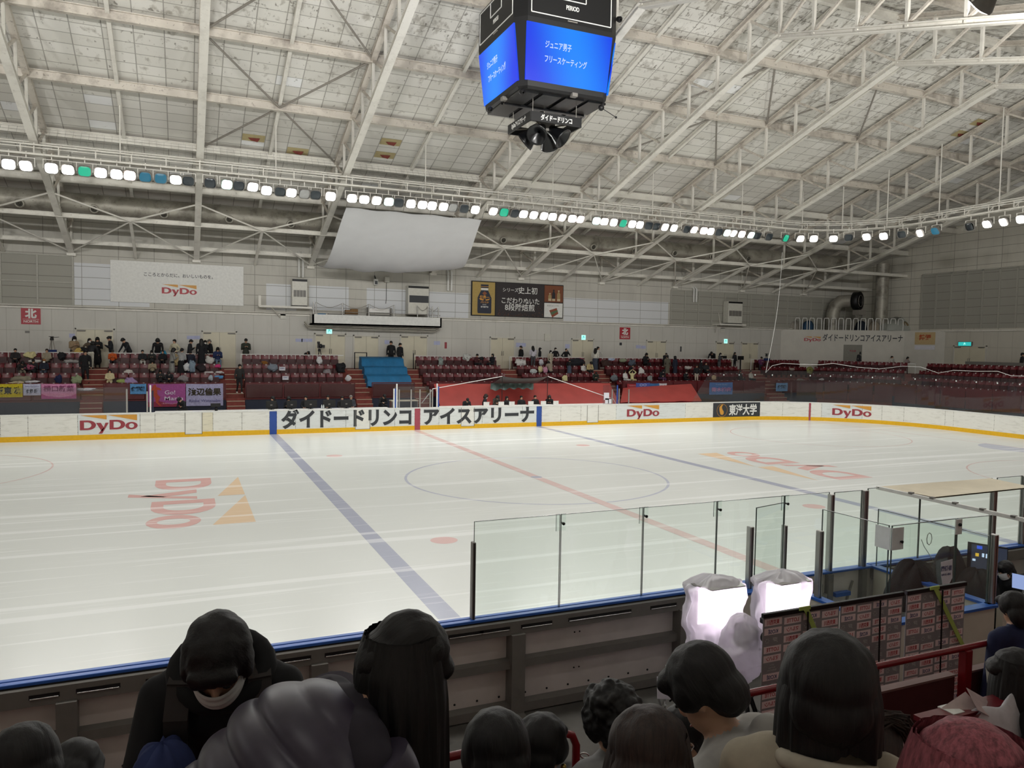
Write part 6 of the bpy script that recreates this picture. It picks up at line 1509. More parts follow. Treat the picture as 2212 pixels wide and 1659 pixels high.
STUFF = [
 (172, 757, 38.2, (.28, .1, .2), 'd3b567', 'handbag', 'yellow bag resting on the rail at the left', 'bag'), (180, 755, 38.2, (.3, .12, .14), '16161a', 'hat', 'black hat on the rail beside the yellow bag', 'hat'),
 (65, 766, 37.4, (.35, .12, .18), 'd9cf9c', 'scarf', 'pale yellow scarf draped over a top row seat at the left', 'scarf'), (133, 768, 37.3, (.25, .15, .22), '1c1b20', 'backpack', 'black bag on a seat left of the first stairway', 'bag'), (152, 780, 37.2, (.42, .15, .1), 'a5a2a0', 'coat', 'grey coat spread over a seat by the first stairway', 'coat'),
 (76, 780, 37.3, (.35, .12, .1), 'c9c7c4', 'coat', 'white and black coat in the third row at the left', 'coat'), (62, 792, 36.5, (.3, .1, .16), '9b4f68', 'coat', 'pink coat over a seat at the far left', 'coat'), (45, 818, 35.9, (.5, .15, .2), '8d8674', 'blanket', 'khaki blanket on a lap at the far left', 'blanket'), (38, 826, 35.4, (.42, .12, .08), 'cfc0a0', 'cardboard_tray', 'cream tray on the parapet above the yellow banner', 'tray'), (72, 824, 35.5, (.4, .1, .07), 'd6d4dc', 'cloth', 'white cloth on the parapet above the white banner', 'cloth'),
 (126, 818, 35.9, (.2, .1, .25), '18204a', 'bag', 'navy bag in the second row at the left', 'bag'), (166, 819, 35.7, (.3, .08, .26), '8f9a78', 'blanket', 'checked blanket over a seat beside the first stairway', 'blanket'), (188, 841, 33.9, (.55, .2, .08), 'd6d4da', 'paper_sheet', 'white paper lying on the first stairway', 'paper'),
 (263, 823, 35.7, (.3, .12, .14), '98a860', 'bag', 'white and green bag above the parapet right of the first stairway', 'bag'), (282, 823, 35.7, (.35, .12, .24), 'a58cb8', 'backpack', 'lilac and black backpack in the second row', 'bag'), (279, 803, 36.6, (.3, .1, .14), 'cfcac4', 'cloth', 'white cloth on a third row seat', 'cloth'),
 (354, 766, 37.6, (.2, .05, .24), '2f92b8', 'bag', 'turquoise bag hung on the top row', 'bag'), (378, 775, 36.6, (.25, .12, .4), 'a8946e', 'coat', 'tan coat held up in the third row', 'coat'), (404, 791, 36.3, (.22, .12, .24), 'd8d8dc', 'bag', 'white bag carried by the person in navy', 'bag'), (415, 788, 36.2, (.2, .1, .35), '7f90a0', 'scarf', 'pale blue scarf beside the white bag', 'scarf'),
 (453, 776, 37.4, (.3, .1, .24), 'd8d6d0', 'coat', 'white coat hung on a top row seat', 'coat'), (434, 793, 36.6, (.28, .1, .22), '2b2226', 'backpack', 'dark bag on a third row seat', 'bag'), (471, 790, 36.5, (.22, .06, .1), 'c73b78', 'pouch', 'bright pink pouch on a third row seat', 'pouch'), (452, 804, 36.3, (.32, .12, .08), 'c9c4c4', 'cloth', 'white cloth along the third row, left', 'cloth'), (474, 804, 36.3, (.32, .12, .08), 'd6d3d3', 'cloth', 'white cloth along the third row, right', 'cloth'), (471, 814, 36.0, (.3, .06, .1), '5b9bd0', 'towel', 'light blue towel on a second row seat', 'towel'), (398, 817, 35.9, (.3, .1, .2), '8d8688', 'coat', 'grey coat hanging from a second row seat', 'coat'), (455, 816, 35.9, (.14, .1, .18), 'a9b4bd', 'bottle_bag', 'small silver bag on a second row seat', 'bag'),
 (572, 783, 36.9, (.22, .1, .12), '8a5a20', 'pouch', 'small brown pouch on the third row', 'pouch'), (590, 793, 36.6, (.35, .15, .24), '7f8894', 'coat', 'pale grey coat on a third row seat left of the notice', 'coat'), (736, 793, 36.6, (.34, .15, .34), '17181d', 'backpack', 'black backpack at the end of the third row', 'bag'), (707, 803, 36.4, (.3, .12, .18), '8a8488', 'bag', 'grey bag near the black backpack', 'bag'), (690, 777, 37.3, (.2, .1, .26), 'd6d6d8', 'coat', 'white and black jacket hung under the television camera', 'coat'), (752, 816, 35.7, (.2, .1, .2), 'd5d5da', 'plastic_bag', 'white plastic bag at the end of the second row', 'bag'),
 (952, 780, 37.4, (.2, .12, .3), '8f9a96', 'coat', 'pale grey coat in the top row right of the tarp', 'coat'), (1008, 771, 37.6, (.3, .15, .28), 'c3c4c0', 'plastic_bag', 'white plastic bag on a top row seat', 'bag'), (1040, 774, 37.6, (.24, .12, .14), '1c1c20', 'bag', 'black bag beside the maroon jacket', 'bag'),
 (1124, 782, 37.2, (.45, .12, .28), 'd4d2d0', 'coat', 'white coats over the top row seats', 'coat'), (1169, 782, 37.2, (.2, .1, .2), 'c9c8d0', 'bag', 'white and black bag in the top row', 'bag'), (1246, 782, 37.1, (.7, .2, .3), '1b1c24', 'coat_pile', 'dark pile of coats in the top row by the sixth door', 'coats'), (1254, 776, 37.3, (.2, .1, .12), 'c24868', 'pouch', 'pink pouch on the dark pile of coats', 'pouch'), (1152, 802, 36.4, (.28, .12, .2), 'b9bfc0', 'plastic_bag', 'white plastic bag in the third row', 'bag'), (1167, 797, 36.5, (.2, .08, .22), 'd8cfa0', 'soft_toy', 'cream star shaped soft toy on a seat', 'toy'), (1178, 798, 36.4, (.22, .08, .24), 'c98fa8', 'soft_toy', 'pink soft toy on a seat', 'toy'), (1220, 818, 35.7, (.24, .1, .3), 'd8cf9c', 'blanket', 'cream yellow blanket in the second row', 'blanket'),
 (1308, 784, 37.2, (.4, .15, .3), '3f2a26', 'coat', 'brown coat on the top row right of the stairway', 'coat'), (1320, 776, 37.4, (.3, .1, .1), 'b8c4e0', 'paper_sheet', 'pale blue paper on the top row rail', 'paper'), (1345, 778, 37.4, (.35, .12, .14), '8a9078', 'coat', 'grey green coat on the top row', 'coat'), (1365, 784, 37.1, (.35, .12, .26), '4a5260', 'coat', 'slate coat hung on the top row', 'coat'), (1385, 802, 36.4, (.3, .1, .35), 'd6d6d4', 'coat', 'white coat hung on the third row', 'coat'), (1327, 816, 35.8, (.35, .1, .2), '6b7278', 'coat', 'grey coat on a second row seat', 'coat'), (1404, 817, 35.8, (.28, .1, .24), '8a9090', 'coat', 'silver grey coat on a second row seat', 'coat'), (1486, 794, 36.6, (.35, .12, .14), 'c4bcb8', 'coat', 'white coat beside the navy coat', 'coat'), (1542, 815, 35.9, (.25, .1, .2), 'c9b08a', 'scarf', 'tan scarf on a second row seat at the right', 'scarf'), (1710, 797, 36.0, (.3, .1, .12), 'b0a098', 'coat', 'pale coat on a seat behind the end glass', 'coat'), (1750, 798, 36.0, (.4, .15, .3), '8f9050', 'coat', 'olive green coat hung behind the end glass', 'coat'), (1728, 822, 34.6, (.45, .15, .2), '8d8478', 'blanket', 'grey beige heap behind the end glass', 'blanket'), (1775, 819, 34.4, (.3, .05, .1), 'd0cecc', 'paper_sheet', 'white paper on a seat back behind the end glass', 'paper'),
 (2037, 817, 29.2, (.22, .1, .22), 'd3c07c', 'handbag', 'yellow handbag carried behind the end glass', 'bag'), (2065, 832, 28.0, (.4, .05, .28), 'd0ccc6', 'paper_sheet', 'large white paper on the end stand parapet', 'paper'), (2082, 831, 27.6, (.2, .05, .18), 'd4d2d0', 'paper_sheet', 'small white paper on the end stand', 'paper'), (2162, 836, 24.5, (.5, .1, .14), 'd0cecb', 'bag', 'white bag on the end stand parapet', 'bag'), (2102, 820, 27.0, (.55, .15, .14), '7f7674', 'coat', 'grey coat across end stand seats', 'coat'), (2188, 820, 24.6, (.2, .1, .24), '2f5a9a', 'bag', 'blue bag on the end stand', 'bag'),
]
for a in STUFF: blob(*a)
# ---------------------------------------------------------------- name banners on the parapet
def banner(px0, px1, py0, py1, col, texts, lab, extra=None, Y=34.38):
    a, b = at(px0, py0, Y=Y), at(px1, py1, Y=Y); x0, x1, z0, z1 = a.x, b.x, b.z, a.z; W2 = x1-x0; H2 = z1-z0
    t = thing('cheer_banner', lab, 'banner', ((x0+x1)/2, Y, z0), 0, 'name banners on the parapet')
    mb = MB().grid(lambda u, v: (x0+W2*u, Y+.012*math.sin(u*9+v*4), z0+H2*v-.02*math.sin(u*PI)*v), 16, 8); mb.grid(lambda u, v: (x1-W2*u, Y+.02+.012*math.sin((1-u)*9+v*4), z0+H2*v-.02*math.sin(u*PI)*v), 16, 8)
    mb.build('banner_cloth', fab(col), t)
    for body, cx, cz, hh, c, bold, wd in texts:
        mb = MB(); put_text(mb, body, hh*H2, (x0+W2*cx, Y-.02, z0+H2*cz), bold=bold, width=wd*W2); mb.build('lettering', fab(c), t)
    if extra: extra(t, x0, z0, W2, H2, Y-.018)
    return t
banner(-22, 49, 829, 858, 'cdbb28', [('坂東 凛', .58, .5, .55, '14140f', .04, .8)], 'yellow name banner with black characters at the far left')
banner(50, 88, 829, 854, 'c6c7de', [('佐藤 駿', .5, .36, .36, '26283a', .03, .66), ('Junior Champions', .5, .78, .14, '8a8cb0', .0, .8)], 'small white name banner between the yellow and the pink')
def pinkwave(t, x0, z0, W2, H2, y):
    MB().prism([(0, 0), (1, 0), (1, .32), (.85, .18), (.5, .1), (.15, .2), (0, .34)], (x0, y, z0), (W2, 0, 0), (0, 0, H2), .004).build('border', fab('b84f90'), t)
banner(89, 165, 829, 861, 'd890b8', [('樋口新葉', .5, .68, .42, '8a3a6a', .02, .88)], 'pink name banner with dark pink characters', pinkwave)
banner(281, 316, 829, 851, '5b94c8', [('佐藤駿', .5, .5, .46, '1c2836', .04, .9)], 'small sky blue name banner beside the white gate post')
def skater(t, x0, z0, W2, H2, y):
    mb = MB().prism([(.14, .95), (.2, .97), (.22, .86), (.32, .8), (.36, .72), (.24, .74), (.24, .55), (.32, .42), (.26, .2), (.36, .06), (.3, .04), (.2, .2), (.18, .4), (.12, .5), (.12, .7), (.06, .6), (.1, .82)], (x0, y, z0), (W2, 0, 0), (0, 0, H2), .004); mb.build('figure_print', fab('b04a34'), t)
    MB().prism([(0, 0), (1, 0), (1, .22), (.6, .1), (.3, .25), (0, .2)], (x0, y+.003, z0), (W2, 0, 0), (0, 0, H2), .004).build('border', fab('8e3048'), t)
banner(320, 401, 829, 878, 'a0508f', [('Go!', .58, .62, .24, 'dccfe0', .01, .28), ('Marin', .68, .36, .24, 'dccfe0', .01, .5), ('- Believe in yourself -', .62, .14, .08, 'd8a8b8', 0, .55)], 'large purple banner with a skater figure and English script', skater)
banner(402, 482, 829, 876, 'a9a6c8', [('渡辺倫果', .5, .64, .34, '3a3222', .035, .9), ('Rinka Watanabe', .5, .24, .16, '6f6b98', .01, .84)], 'large lavender name banner with gold edged characters')
banner(1355, 1376, 829, 845, '9e3038', [('山隈太一朗', .5, .3, .4, 'd8d4d4', .04, .9), ('Taichiro', .5, .75, .2, 'd8a0a0', 0, .7)], 'small red name banner above the sloping red sheet', Y=34.3)
banner(1374, 1403, 827, 850, '4a5ca8', [('佐藤駿', .5, .34, .4, 'd8c83a', .05, .86), ('○○', .5, .8, .28, 'aab6e0', .03, .5)], 'blue name banner with yellow characters', Y=34.28)
banner(1403, 1424, 828, 845, '3a6aa0', [('中山佳恵', .5, .35, .4, 'd8cf5a', .04, .9)], 'blue green name banner with yellow characters', Y=34.3)
banner(1424, 1440, 828, 844, 'd0ccd2', [('鈴木', .5, .6, .3, 'b04040', .03, .7)], 'small white and red banner at the right of the row', Y=34.3)
banner(1533, 1582, 826, 852, '4f78b4', [('青木祐奈', .52, .42, .36, 'c08ab8', .04, .88), ('Yuna Aoki', .5, .82, .14, '9fb8d8', 0, .5)], 'blue name banner with pink characters at the right')
banner(1677, 1701, 827, 845, '6f9cc8', [('佐藤駿', .5, .52, .42, '24303c', .04, .78)], 'small light blue name banner behind the end glass', Y=34.3)
# white paper notices on seat backs
for px, py, Y, lab in ((609, 796, 36.8, 'white notice hung on a third row seat'), (616, 816, 36.0, 'white notice hung on a second row seat')):
    p = at(px, py, Y=Y); t = thing('seat_notice', lab, 'notice', tuple(p)); MB().box(p.x-.17, p.x+.17, Y-.16, Y-.155, p.z-.11, p.z+.1).build('paper', M['paper'], t); mb = MB(); put_text(mb, '使用禁止', .06, (p.x, Y-.162, p.z+.01), bold=.02); mb.build('lettering', fab('5a5f90'), t)
# ---------------------------------------------------------------- tables, screens and tents behind the far boards
def table(x0, x1, lab, y0=30.35, y1=31.05, z=1.16):
    t = thing('long_table', lab, 'table', ((x0+x1)/2, (y0+y1)/2, 0)); MB().bevbox(x0, x1, y0, y1, z-.05, z, .01).build('table_top', M['white'], t); MB().box(x0, x1, y0, y0+.02, z-.5, z-.05).build('front_panel', M['white'], t)
    for x in (x0+.06, x1-.06):
        for y in (y0+.06, y1-.06): MB().box(x-.025, x+.025, y-.025, y+.025, 0, z-.05).build('leg', M['metal'], t)
table(at(334, 870, Y=30.4).x, -1.3, 'long white judges table behind the far boards at the left'); table(1.5, 12.1, 'long white judges table behind the far boards below the teal canopy')
def monitor(px, lab, w=.62):
    p = at(px, 868, Y=30.7); z = 1.16; t = thing('monitor', lab, 'monitor', (p.x, 30.7, z), 0, 'monitors on the judges table')
    MB().bevbox(p.x-w/2, p.x+w/2, 30.66, 30.72, z+.08, z+.44, .012).build('screen_back', M['black'], t); MB().box(p.x-.04, p.x+.04, 30.69, 30.75, z, z+.12).build('stand', M['black'], t); MB().box(p.x-.13, p.x+.13, 30.6, 30.8, z, z+.012).build('foot', M['black'], t); MB().box(p.x-.05, p.x+.05, 30.652, 30.66, z+.2, z+.26).build('badge', M['greymetal'], t)
for px, lab, w_ in ((586, 'black monitor seen from behind, first from the left on the table', .5), (630, 'black monitor seen from behind, second from the left on the table', .5), (671, 'black monitor seen from behind, third from the left on the table', .64), (711, 'black monitor seen from behind, fourth from the left on the table', .64), (748, 'black monitor seen from behind, rightmost on the table', .6)): monitor(px, lab, w_)
for px, lab in ((695, 'clear water bottle on the judges table, left of two'), (699, 'clear water bottle on the judges table, right of two')):
    p = at(px, 872, Y=30.6); tag(MB().lathe([(0, 0), (.032, 0), (.032, .14), (.014, .19), (.014, .215), (0, .215)], (p.x, 30.6, 1.16)).build('water_bottle', M['acrylic']), lab, 'bottle', 'water bottles')
for px, lab in ((1050, 'white laptop on the far table, first from the left'), (1082, 'white laptop on the far table, second from the left'), (1105, 'white laptop on the far table left of the centre pole'), (1146, 'white laptop on the far table, fourth from the left'), (1173, 'white laptop on the far table, fifth from the left'), (1200, 'white laptop on the far table at its right end')):
    p = at(px, 872, Y=30.7); t = thing('laptop', lab, 'laptop', (p.x, 30.75, 1.16), 0, 'laptops on the far table'); MB().box(p.x-.17, p.x+.17, 30.65, 30.88, 1.16, 1.175).build('keyboard', M['metal'], t); MB().box(p.x-.17, p.x+.17, 30.64, 30.655, 1.17, 1.38).build('lid', M['white'], t)
for px, lab in ((565, 'stack of papers at the left end of the judges table'), (608, 'loose papers between the first two monitors'), (690, 'loose papers beside the water bottles'), (726, 'loose papers before the right monitor'), (1062, 'loose papers on the far table before the teal tarp'), (425, 'white paper before the person in black')):
    p = at(px, 876, Y=30.55); mb = MB()
    for j in range(3): mb.box(p.x-.2+.05*j, p.x+.12+.05*j, 30.45+.03*j, 30.7+.03*j, 1.161+.004*j, 1.164+.004*j)
    tag(mb.build('paper_stack', M['paper']), lab, 'papers')
# red sheets
t = thing('red_sheet', 'large red plastic sheet hung behind the far table', 'plastic sheet', (6, 33, 1))
a, b = at(945, 835, Y=33.2), at(1329, 835, Y=33.2)
def rs(u, v): return V((a.x+(b.x-a.x)*u, 33.9-1.3*v+.03*math.sin(8*u*PI), 2.22-1.25*v+.01*math.sin(17*u)))
mb = MB().grid(rs, 30, 10); mb.grid(lambda u, v: rs(1-u, v)+V((0, .01, -.012)), 30, 10); mb.build('sheet_cloth', M['redsheet'], t)
MB().box(a.x, b.x, 32.55, 32.62, .85, .98).build('sheet_hem', M['parapet'], t)
for i in range(6): x = a.x+(b.x-a.x)*(i+.5)/6; MB().bar((x, 32.7, 0), (x, 32.7, .95), .06).build('support', M['greymetal'], t)
t = thing('red_sheet', 'sloping red plastic sheet over the seats at the right', 'plastic sheet', (16, 33, 1))
a2, b2, c2, d2 = at(1346, 838, Y=34.2), at(1493, 829, Y=34.2), at(1516, 866, Y=32.2), at(1340, 870, Y=32.2)
def rs2(u, v): return a2.lerp(b2, u).lerp(d2.lerp(c2, u), v)+V((0, 0, .03*math.sin(6*u*PI)*v))
mb = MB().grid(rs2, 24, 12); mb.grid(lambda u, v: rs2(1-u, v)+V((0, .012, -.012)), 24, 12); mb.build('sheet_cloth', M['redsheet'], t)
mb = MB().grid(lambda u, v: d2.lerp(c2, u)+V((0, .05*math.sin(20*u), -.35*v)), 20, 3); mb.build('sheet_flap', plain('deep red sheet', '7c2a30', .4), t)
for i in range(5): p = d2.lerp(c2, (i+.5)/5); MB().bar((p.x, 32.3, 0), (p.x, 32.3, p.z-.02), .06).build('support', M['greymetal'], t)
# teal tent
t = thing('canopy_tent', 'grey green canopy tent with poles and white ropes behind the far table', 'tent', (9, 31.5, 0))
pl_, pr = at(1085, 813, Y=31.2), at(1183, 813, Y=31.2)
bl, br = at(1060, 828, Y=33.6), at(1152, 828, Y=33.6)
def tr(u, v): return pl_.lerp(pr, u).lerp(bl.lerp(br, u), v)+V((0, 0, -.12*math.sin(PI*u)*(1-v)-.05*math.sin(PI*v)))
mb = MB().grid(tr, 16, 8); mb.grid(lambda u, v: tr(1-u, v)+V((0, 0, -.012)), 16, 8); mb.build('roof_cloth', plain('grey canopy cloth', '7d8684', .6), t)
q1, q2 = at(1060, 862, Y=33.5), at(1152, 862, Y=33.5)
mb = MB().grid(lambda u, v: bl.lerp(br, u).lerp(q1.lerp(q2, u), v)+V((0, .05*math.sin(30*u+3*v), 0)), 40, 6); mb.build('back_cloth', M['teal'], t)
for p in (pl_, pr): MB().tube([(p.x, p.y, 0), (p.x, p.y, p.z+.03)], .02, 6).build('pole', M['black'], t)
e1, e2 = at(935, 840, Y=30.2), at(1325, 862, Y=30.2)
for p, e in ((pl_, e1), (pr, e2)): MB().tube([p, e, e+V((-.6 if e is e1 else .5, 0, -.75))], .02, 5).build('guy_rope', M['white'], t)
# cameras
def tripod(px, py, Y, F, lab, camera=True):
    p = at(px, py, Y=Y); h = p.z; t = thing('television_camera' if camera else 'camera_tripod', lab, 'camera' if camera else 'tripod', (p.x, Y, F))
    for k in range(3):
        a = PI/2+k*2*PI/3+.3; f = V((p.x+.32*math.cos(a), Y+.32*math.sin(a), F)); tp = V((p.x+.05*math.cos(a), Y+.05*math.sin(a), h-.18))
        MB().tube([f, f.lerp(tp, .5), tp], [.018, .024, .026], 6).build('leg', M['rod'] if not camera else M['black'], t)
    MB().lathe([(.09, 0), (.09, .1), (.06, .14), (.1, .18)], (p.x, Y, h-.2), (0, 0, 1), 12).build('head', M['black'], t)
    MB().tube([(p.x, Y, h-.05), (p.x+.32, Y+.1, h-.02)], .015, 6).build('pan_handle', M['black'], t)
    if camera:
        MB().bevbox(p.x-.09, p.x+.12, Y-.25, Y+.25, h, h+.26, .02).build('camera_body', M['black'], t); MB().lathe([(.06, 0), (.08, .2), (.09, .22), (0, .2)], (p.x, Y-.25, h+.13), (0, -1, 0), 14).build('lens', M['blackgloss'], t); MB().bevbox(p.x+.1, p.x+.3, Y-.2, Y+.0, h+.02, h+.2, .02).build('viewfinder', M['black'], t); MB().bevbox(p.x-.1, p.x+.05, Y+.05, Y+.25, h+.26, h+.4, .02).build('microphone', M['black'], t)
    else: MB().box(p.x-.14, p.x+.08, Y-.05, Y+.05, h-.02, h+.01).build('plate', M['black'], t); MB().box(p.x-.22, p.x+.22, Y-.15, Y+.05, F+.8, F+.98).build('hanging_bag', fab('1c2f66'), t)
    return t
tripod(112, 727, 38.3, 2.94, 'empty camera tripod with a blue bag behind the left rail', False)
tripod(690, 752, 38.3, 2.94, 'black television camera on a tripod behind the rail left of the tarp')
tripod(1656, 764, 37.6, 2.9, 'thin black equipment stand with an arm at the right of the far stand', False)
t = thing('small_camera', 'small black camera on an arm in front of the lavender banner', 'camera', (-8.9, 30.6, 1.16)); p = at(467, 872, Y=30.6)
MB().bevbox(p.x-.25, p.x+.2, 30.5, 30.7, 1.35, 1.52, .02).build('camera_body', M['black'], t); MB().tube([(p.x-.45, 30.6, 1.2), (p.x-.2, 30.6, 1.32)], .015, 6).build('arm', M['black'], t); MB().lathe([(.06, 0), (.09, .08), (.02, .2)], (p.x, 30.6, 1.16), (0, 0, 1), 12).build('stand', M['black'], t)
for px, lab in ((1563, 'black monitor behind the rail, left of two'), (1600, 'black monitor behind the rail, right of two')):
    p = at(px, 772, Y=38.4); t = thing('monitor', lab, 'monitor', (p.x, 38.4, 3.7)); MB().bevbox(p.x-.28, p.x+.28, 38.36, 38.42, 3.72, 4.02, .01).build('screen_back', M['black'], t); MB().box(p.x-.04, p.x+.04, 38.38, 38.44, 2.94, 3.75).build('stand', M['black'], t)
for px, lab in ((766, 'black folding barrier at the top of the third stairway'), (893, 'black post at the top of the fourth stairway')):
    p = at(px, 790, Y=38.0); mb = MB()
    if px == 766: x2 = at(792, 790, Y=38.0).x; mb.tube([(p.x, 38, 2.94), (p.x, 38, 3.95), (x2, 38, 3.95), (x2, 38, 2.94)], .04, 8)
    else: mb.tube([(p.x, 38, 2.94), (p.x, 38, 3.95)], .035, 8)
    tag(mb.build('barrier', M['black']), lab, 'barrier')
# papers on the glass near the right blue post, bench box by the blue tarp
for px, py, w_, h_, lab in ((1310, 856, .35, .42, 'upper paper notice on the glass by the blue post'), (1311, 866, .26, .3, 'lower paper notice on the glass by the blue post'), (1317, 867, .22, .26, 'small paper notice right of the lower one by the blue post')):
    p = at(px, py, Y=30.03); tag(MB().box(p.x-w_/2, p.x+w_/2, 30.02, 30.026, p.z-h_/2, p.z+h_/2).build('paper_notice', M['paper']), lab, 'notice')
t = thing('work_table', 'pale table behind the gate posts by the blue tarp', 'table', (0, 31.6, 0)); MB().box(-.95, .55, 31.3, 31.9, 1.42, 1.47).build('table_top', M['beige'], t)
for x in (-.9, .5): MB().box(x-.03, x+.03, 31.35, 31.85, 0, 1.42).build('leg', M['metal'], t)
t = thing('table_block', 'dark table by the end wall at the right edge', 'table', (39.5, 25, 2.94)); MB().box(39.2, 40.2, 22.5, 27.6, 3.75, 3.95).build('table_top', M['greymetal'], t); MB().box(39.25, 39.3, 22.6, 27.5, 2.94, 3.75).build('front_panel', M['black'], t)
# ---------------------------------------------------------------- near boards
nb = thing('dasher_boards', 'near side rink boards seen from behind, grey steel frame and blue cap', 'rink boards', (-8, -.1, 0))
XN0, XN1 = -21.5, -3.95
def nearrun(x0, x1, posts, par):
    MB().box(x0, x1, -.02, .0, .2, 1.17).build('front_panel', M['board'], par); MB().box(x0, x1, -.02, .012, 0, .2).build('kick_plate', M['yellow'], par)
    mb = MB().bevbox(x0, x1, -.135, -.055, 1.17, 1.205, .008).bevbox(x0, x1, -.047, .02, 1.17, 1.21, .008); mb.build('cap_rail', M['blue'], par)
    MB().box(x0, x1, -.13, -.02, 1.155, 1.17).build('cap_seam', M['black'], par)
    MB().box(x0, x1, -.20, -.02, .985, 1.155).build('top_channel', M['greymetal'], par)
    MB().box(x0, x1, -.20, -.04, .56, .66).build('mid_rail', M['greymetal'], par)
    MB().box(x0, x1, -.22, -.02, .0, .11).build('sill', M['greymetal'], par)
    MB().box(x0, x1, -.07, -.035, .10, 1.0).build('back_panel', M['boardback'], par)
    for x in posts: MB().box(x-.09, x+.09, -.26, -.04, .0, 1.0).bar((x, -.26, .0), (x, -.40, .0), .16, .02).build('post', M['greymetal'], par)
pxs = [-19.6, -17.2, -14.75, -12.3, -9.86, -7.45, -4.95]
nearrun(XN0, XN1, pxs, nb)
i = 0
x = -21.0
for x0, x1 in ((-15.3, -14.85), (-14.4, -13.9), (-13.55, -13.05), (-12.62, -12.36), (-12.22, -11.83), (-11.6, -11.2), (-10.85, -10.4), (-10.36, -9.95), (-9.80, -9.38), (-9.1, -8.6), (-8.35, -7.9), (-7.95, -7.55), (-7.40, -6.97), (-6.74, -5.80), (-5.5, -5.08), (-4.85, -4.3)):
    MB().box(x0, x1, -.206, -.199, 1.055, 1.10).build('slot', M['black'], nb); MB().tube([(x0+.01, -.212, 1.062), (x1-.01, -.212, 1.062)], .008, 5).build('slot_rod', M['chrome'], nb)
mb = MB(); rn = random.Random(2)
for a, b in zip(pxs[:-1], pxs[1:]):
    n = 8
    for j in range(n): mb.lathe([(.014, 0), (.014, .006), (0, .006)], (a+.18+(b-a-.36)*j/(n-1), -.07, .17), (0, -1, 0), 8)
    for u, z in ((.35, .38), (.38, .38), (.35, .85), (.38, .85)): mb.lathe([(.011, 0), (.011, .006), (0, .006)], (a+(b-a)*u, -.07, z), (0, -1, 0), 6)
mb.build('bolts', M['black'], nb, kind='stuff')
# beyond the entrance
nb2 = thing('dasher_boards', 'near side rink boards to the right of the entrance with blue cap', 'rink boards', (8, -.1, 0))
nearrun(-1.3, 21.5, [.4, 2.6, 5, 7.4, 9.8], nb2)
# the gate between
ng = thing('board_gate', 'white gate section of the near boards with steel latches', 'gate', (-2.6, -.05, 0))
MB().box(-3.95, -1.3, -.06, 0, .2, 1.17).build('gate_panel', M['boardback'], ng); MB().box(-3.95, -1.3, -.06, .012, 0, .2).build('kick_plate', M['yellow'], ng); MB().bevbox(-3.95, -1.3, -.12, .02, 1.165, 1.2, .01).build('cap_rail', M['blue'], ng)
for x in (-3.05, -2.2, -1.5): MB().box(x-.05, x+.05, -.14, -.06, .05, 1.16).build('gate_stile', M['greymetal'], ng)
mb = MB().box(-2.75, -2.3, -.17, -.06, .80, .88).box(-2.5, -2.42, -.2, -.06, .55, 1.05); mb.build('latch', M['metal'], ng); MB().box(-2.15, -1.85, -.2, -.12, .82, .88).build('latch_handle', M['blue'], ng)
MB().bar((-1.95, -.09, .3), (-1.7, -.09, 1.0), .025).build('stay_rod', M['rod'], ng)
# low partitions of the entrance box
def part(p, q, lab, y0=0, t=.09):
    p, q = V(p), V(q); r = thing('low_partition', lab, 'partition', tuple(p))
    MB().bar(p+V((0, 0, .585)), q+V((0, 0, .585)), t, 1.17).build('panel', M['board_plain'], r); d = (q-p).normalized()*.03
    MB().bar(p-d+V((0, 0, 1.185)), q+d+V((0, 0, 1.185)), t+.05, .035).build('cap_rail', M['blue'], r)
M['board_plain'] = plain('cream plastic wall', 'cfc9bb', .5, var=.05, scale=3)
part((-1.27, -.14, 0), (-1.27, -1.98, 0), 'white partition with blue cap between entrance and timekeepers box')
part((-3.3, -.85, 0), (-3.3, -1.98, 0), 'white partition with blue cap at the left of the entrance')
part((-3.3, -2.0, 0), (-1.27, -2.0, 0), 'white back partition with blue cap behind the sponsor stands')
part((-4.0, -.22, 0), (-4.0, -.45, 0), 'short white return wall with blue cap beside the film lights', t=.3)
part((-1.1, -2.0, 0), (3.2, -2.0, 0), 'white back wall of the timekeepers box at the right')
# ---------------------------------------------------------------- near glass
gx = [-7.99, -6.80, -5.55, -4.32, -3.09, -2.20]
for i in range(5):
    t = thing('rink_glass', 'clear glass pane on the near boards, %s from its free end' % ordn[i], 'rink glass', (gx[i], -.05, 1.2), 0, 'glass panes on the near boards')
    MB().box(gx[i]+.006, gx[i+1]-.006, -.056, -.044, 1.2, 2.41).build('pane', M['glass'], t)
    mb = MB().box(gx[i]+.006, gx[i]+.011, -.057, -.043, 1.2, 2.41).box(gx[i+1]-.011, gx[i+1]-.006, -.057, -.043, 1.2, 2.41); mb.build('pane_edge', M['glass_edge'], t); MB().box(gx[i]+.006, gx[i+1]-.006, -.057, -.043, 2.406, 2.412).build('top_edge', M['glass_edge'], t)
for i, x in enumerate(gx[1:5]):
    t = thing('glass_clip', 'clear plastic clip with a bolt joining near glass panes, %s from the free end' % ordn[i], 'clip', (x, -.05, 2.3), 0, 'glass clips'); MB().bevbox(x-.07, x+.07, -.066, -.06, 2.2, 2.42, .002).build('clip_plate', M['glass'], t); MB().box(x-.07, x+.07, -.068, -.06, 2.417, 2.421).box(x-.071, x-.068, -.068, -.06, 2.2, 2.42).build('clip_edge', M['glass_edge'], t); MB().lathe([(.014, 0), (.014, .05), (.02, .05), (.02, .065), (0, .065)], (x+.015, -.05, 2.3), (0, -1, 0), 10).build('bolt', M['black'], t)
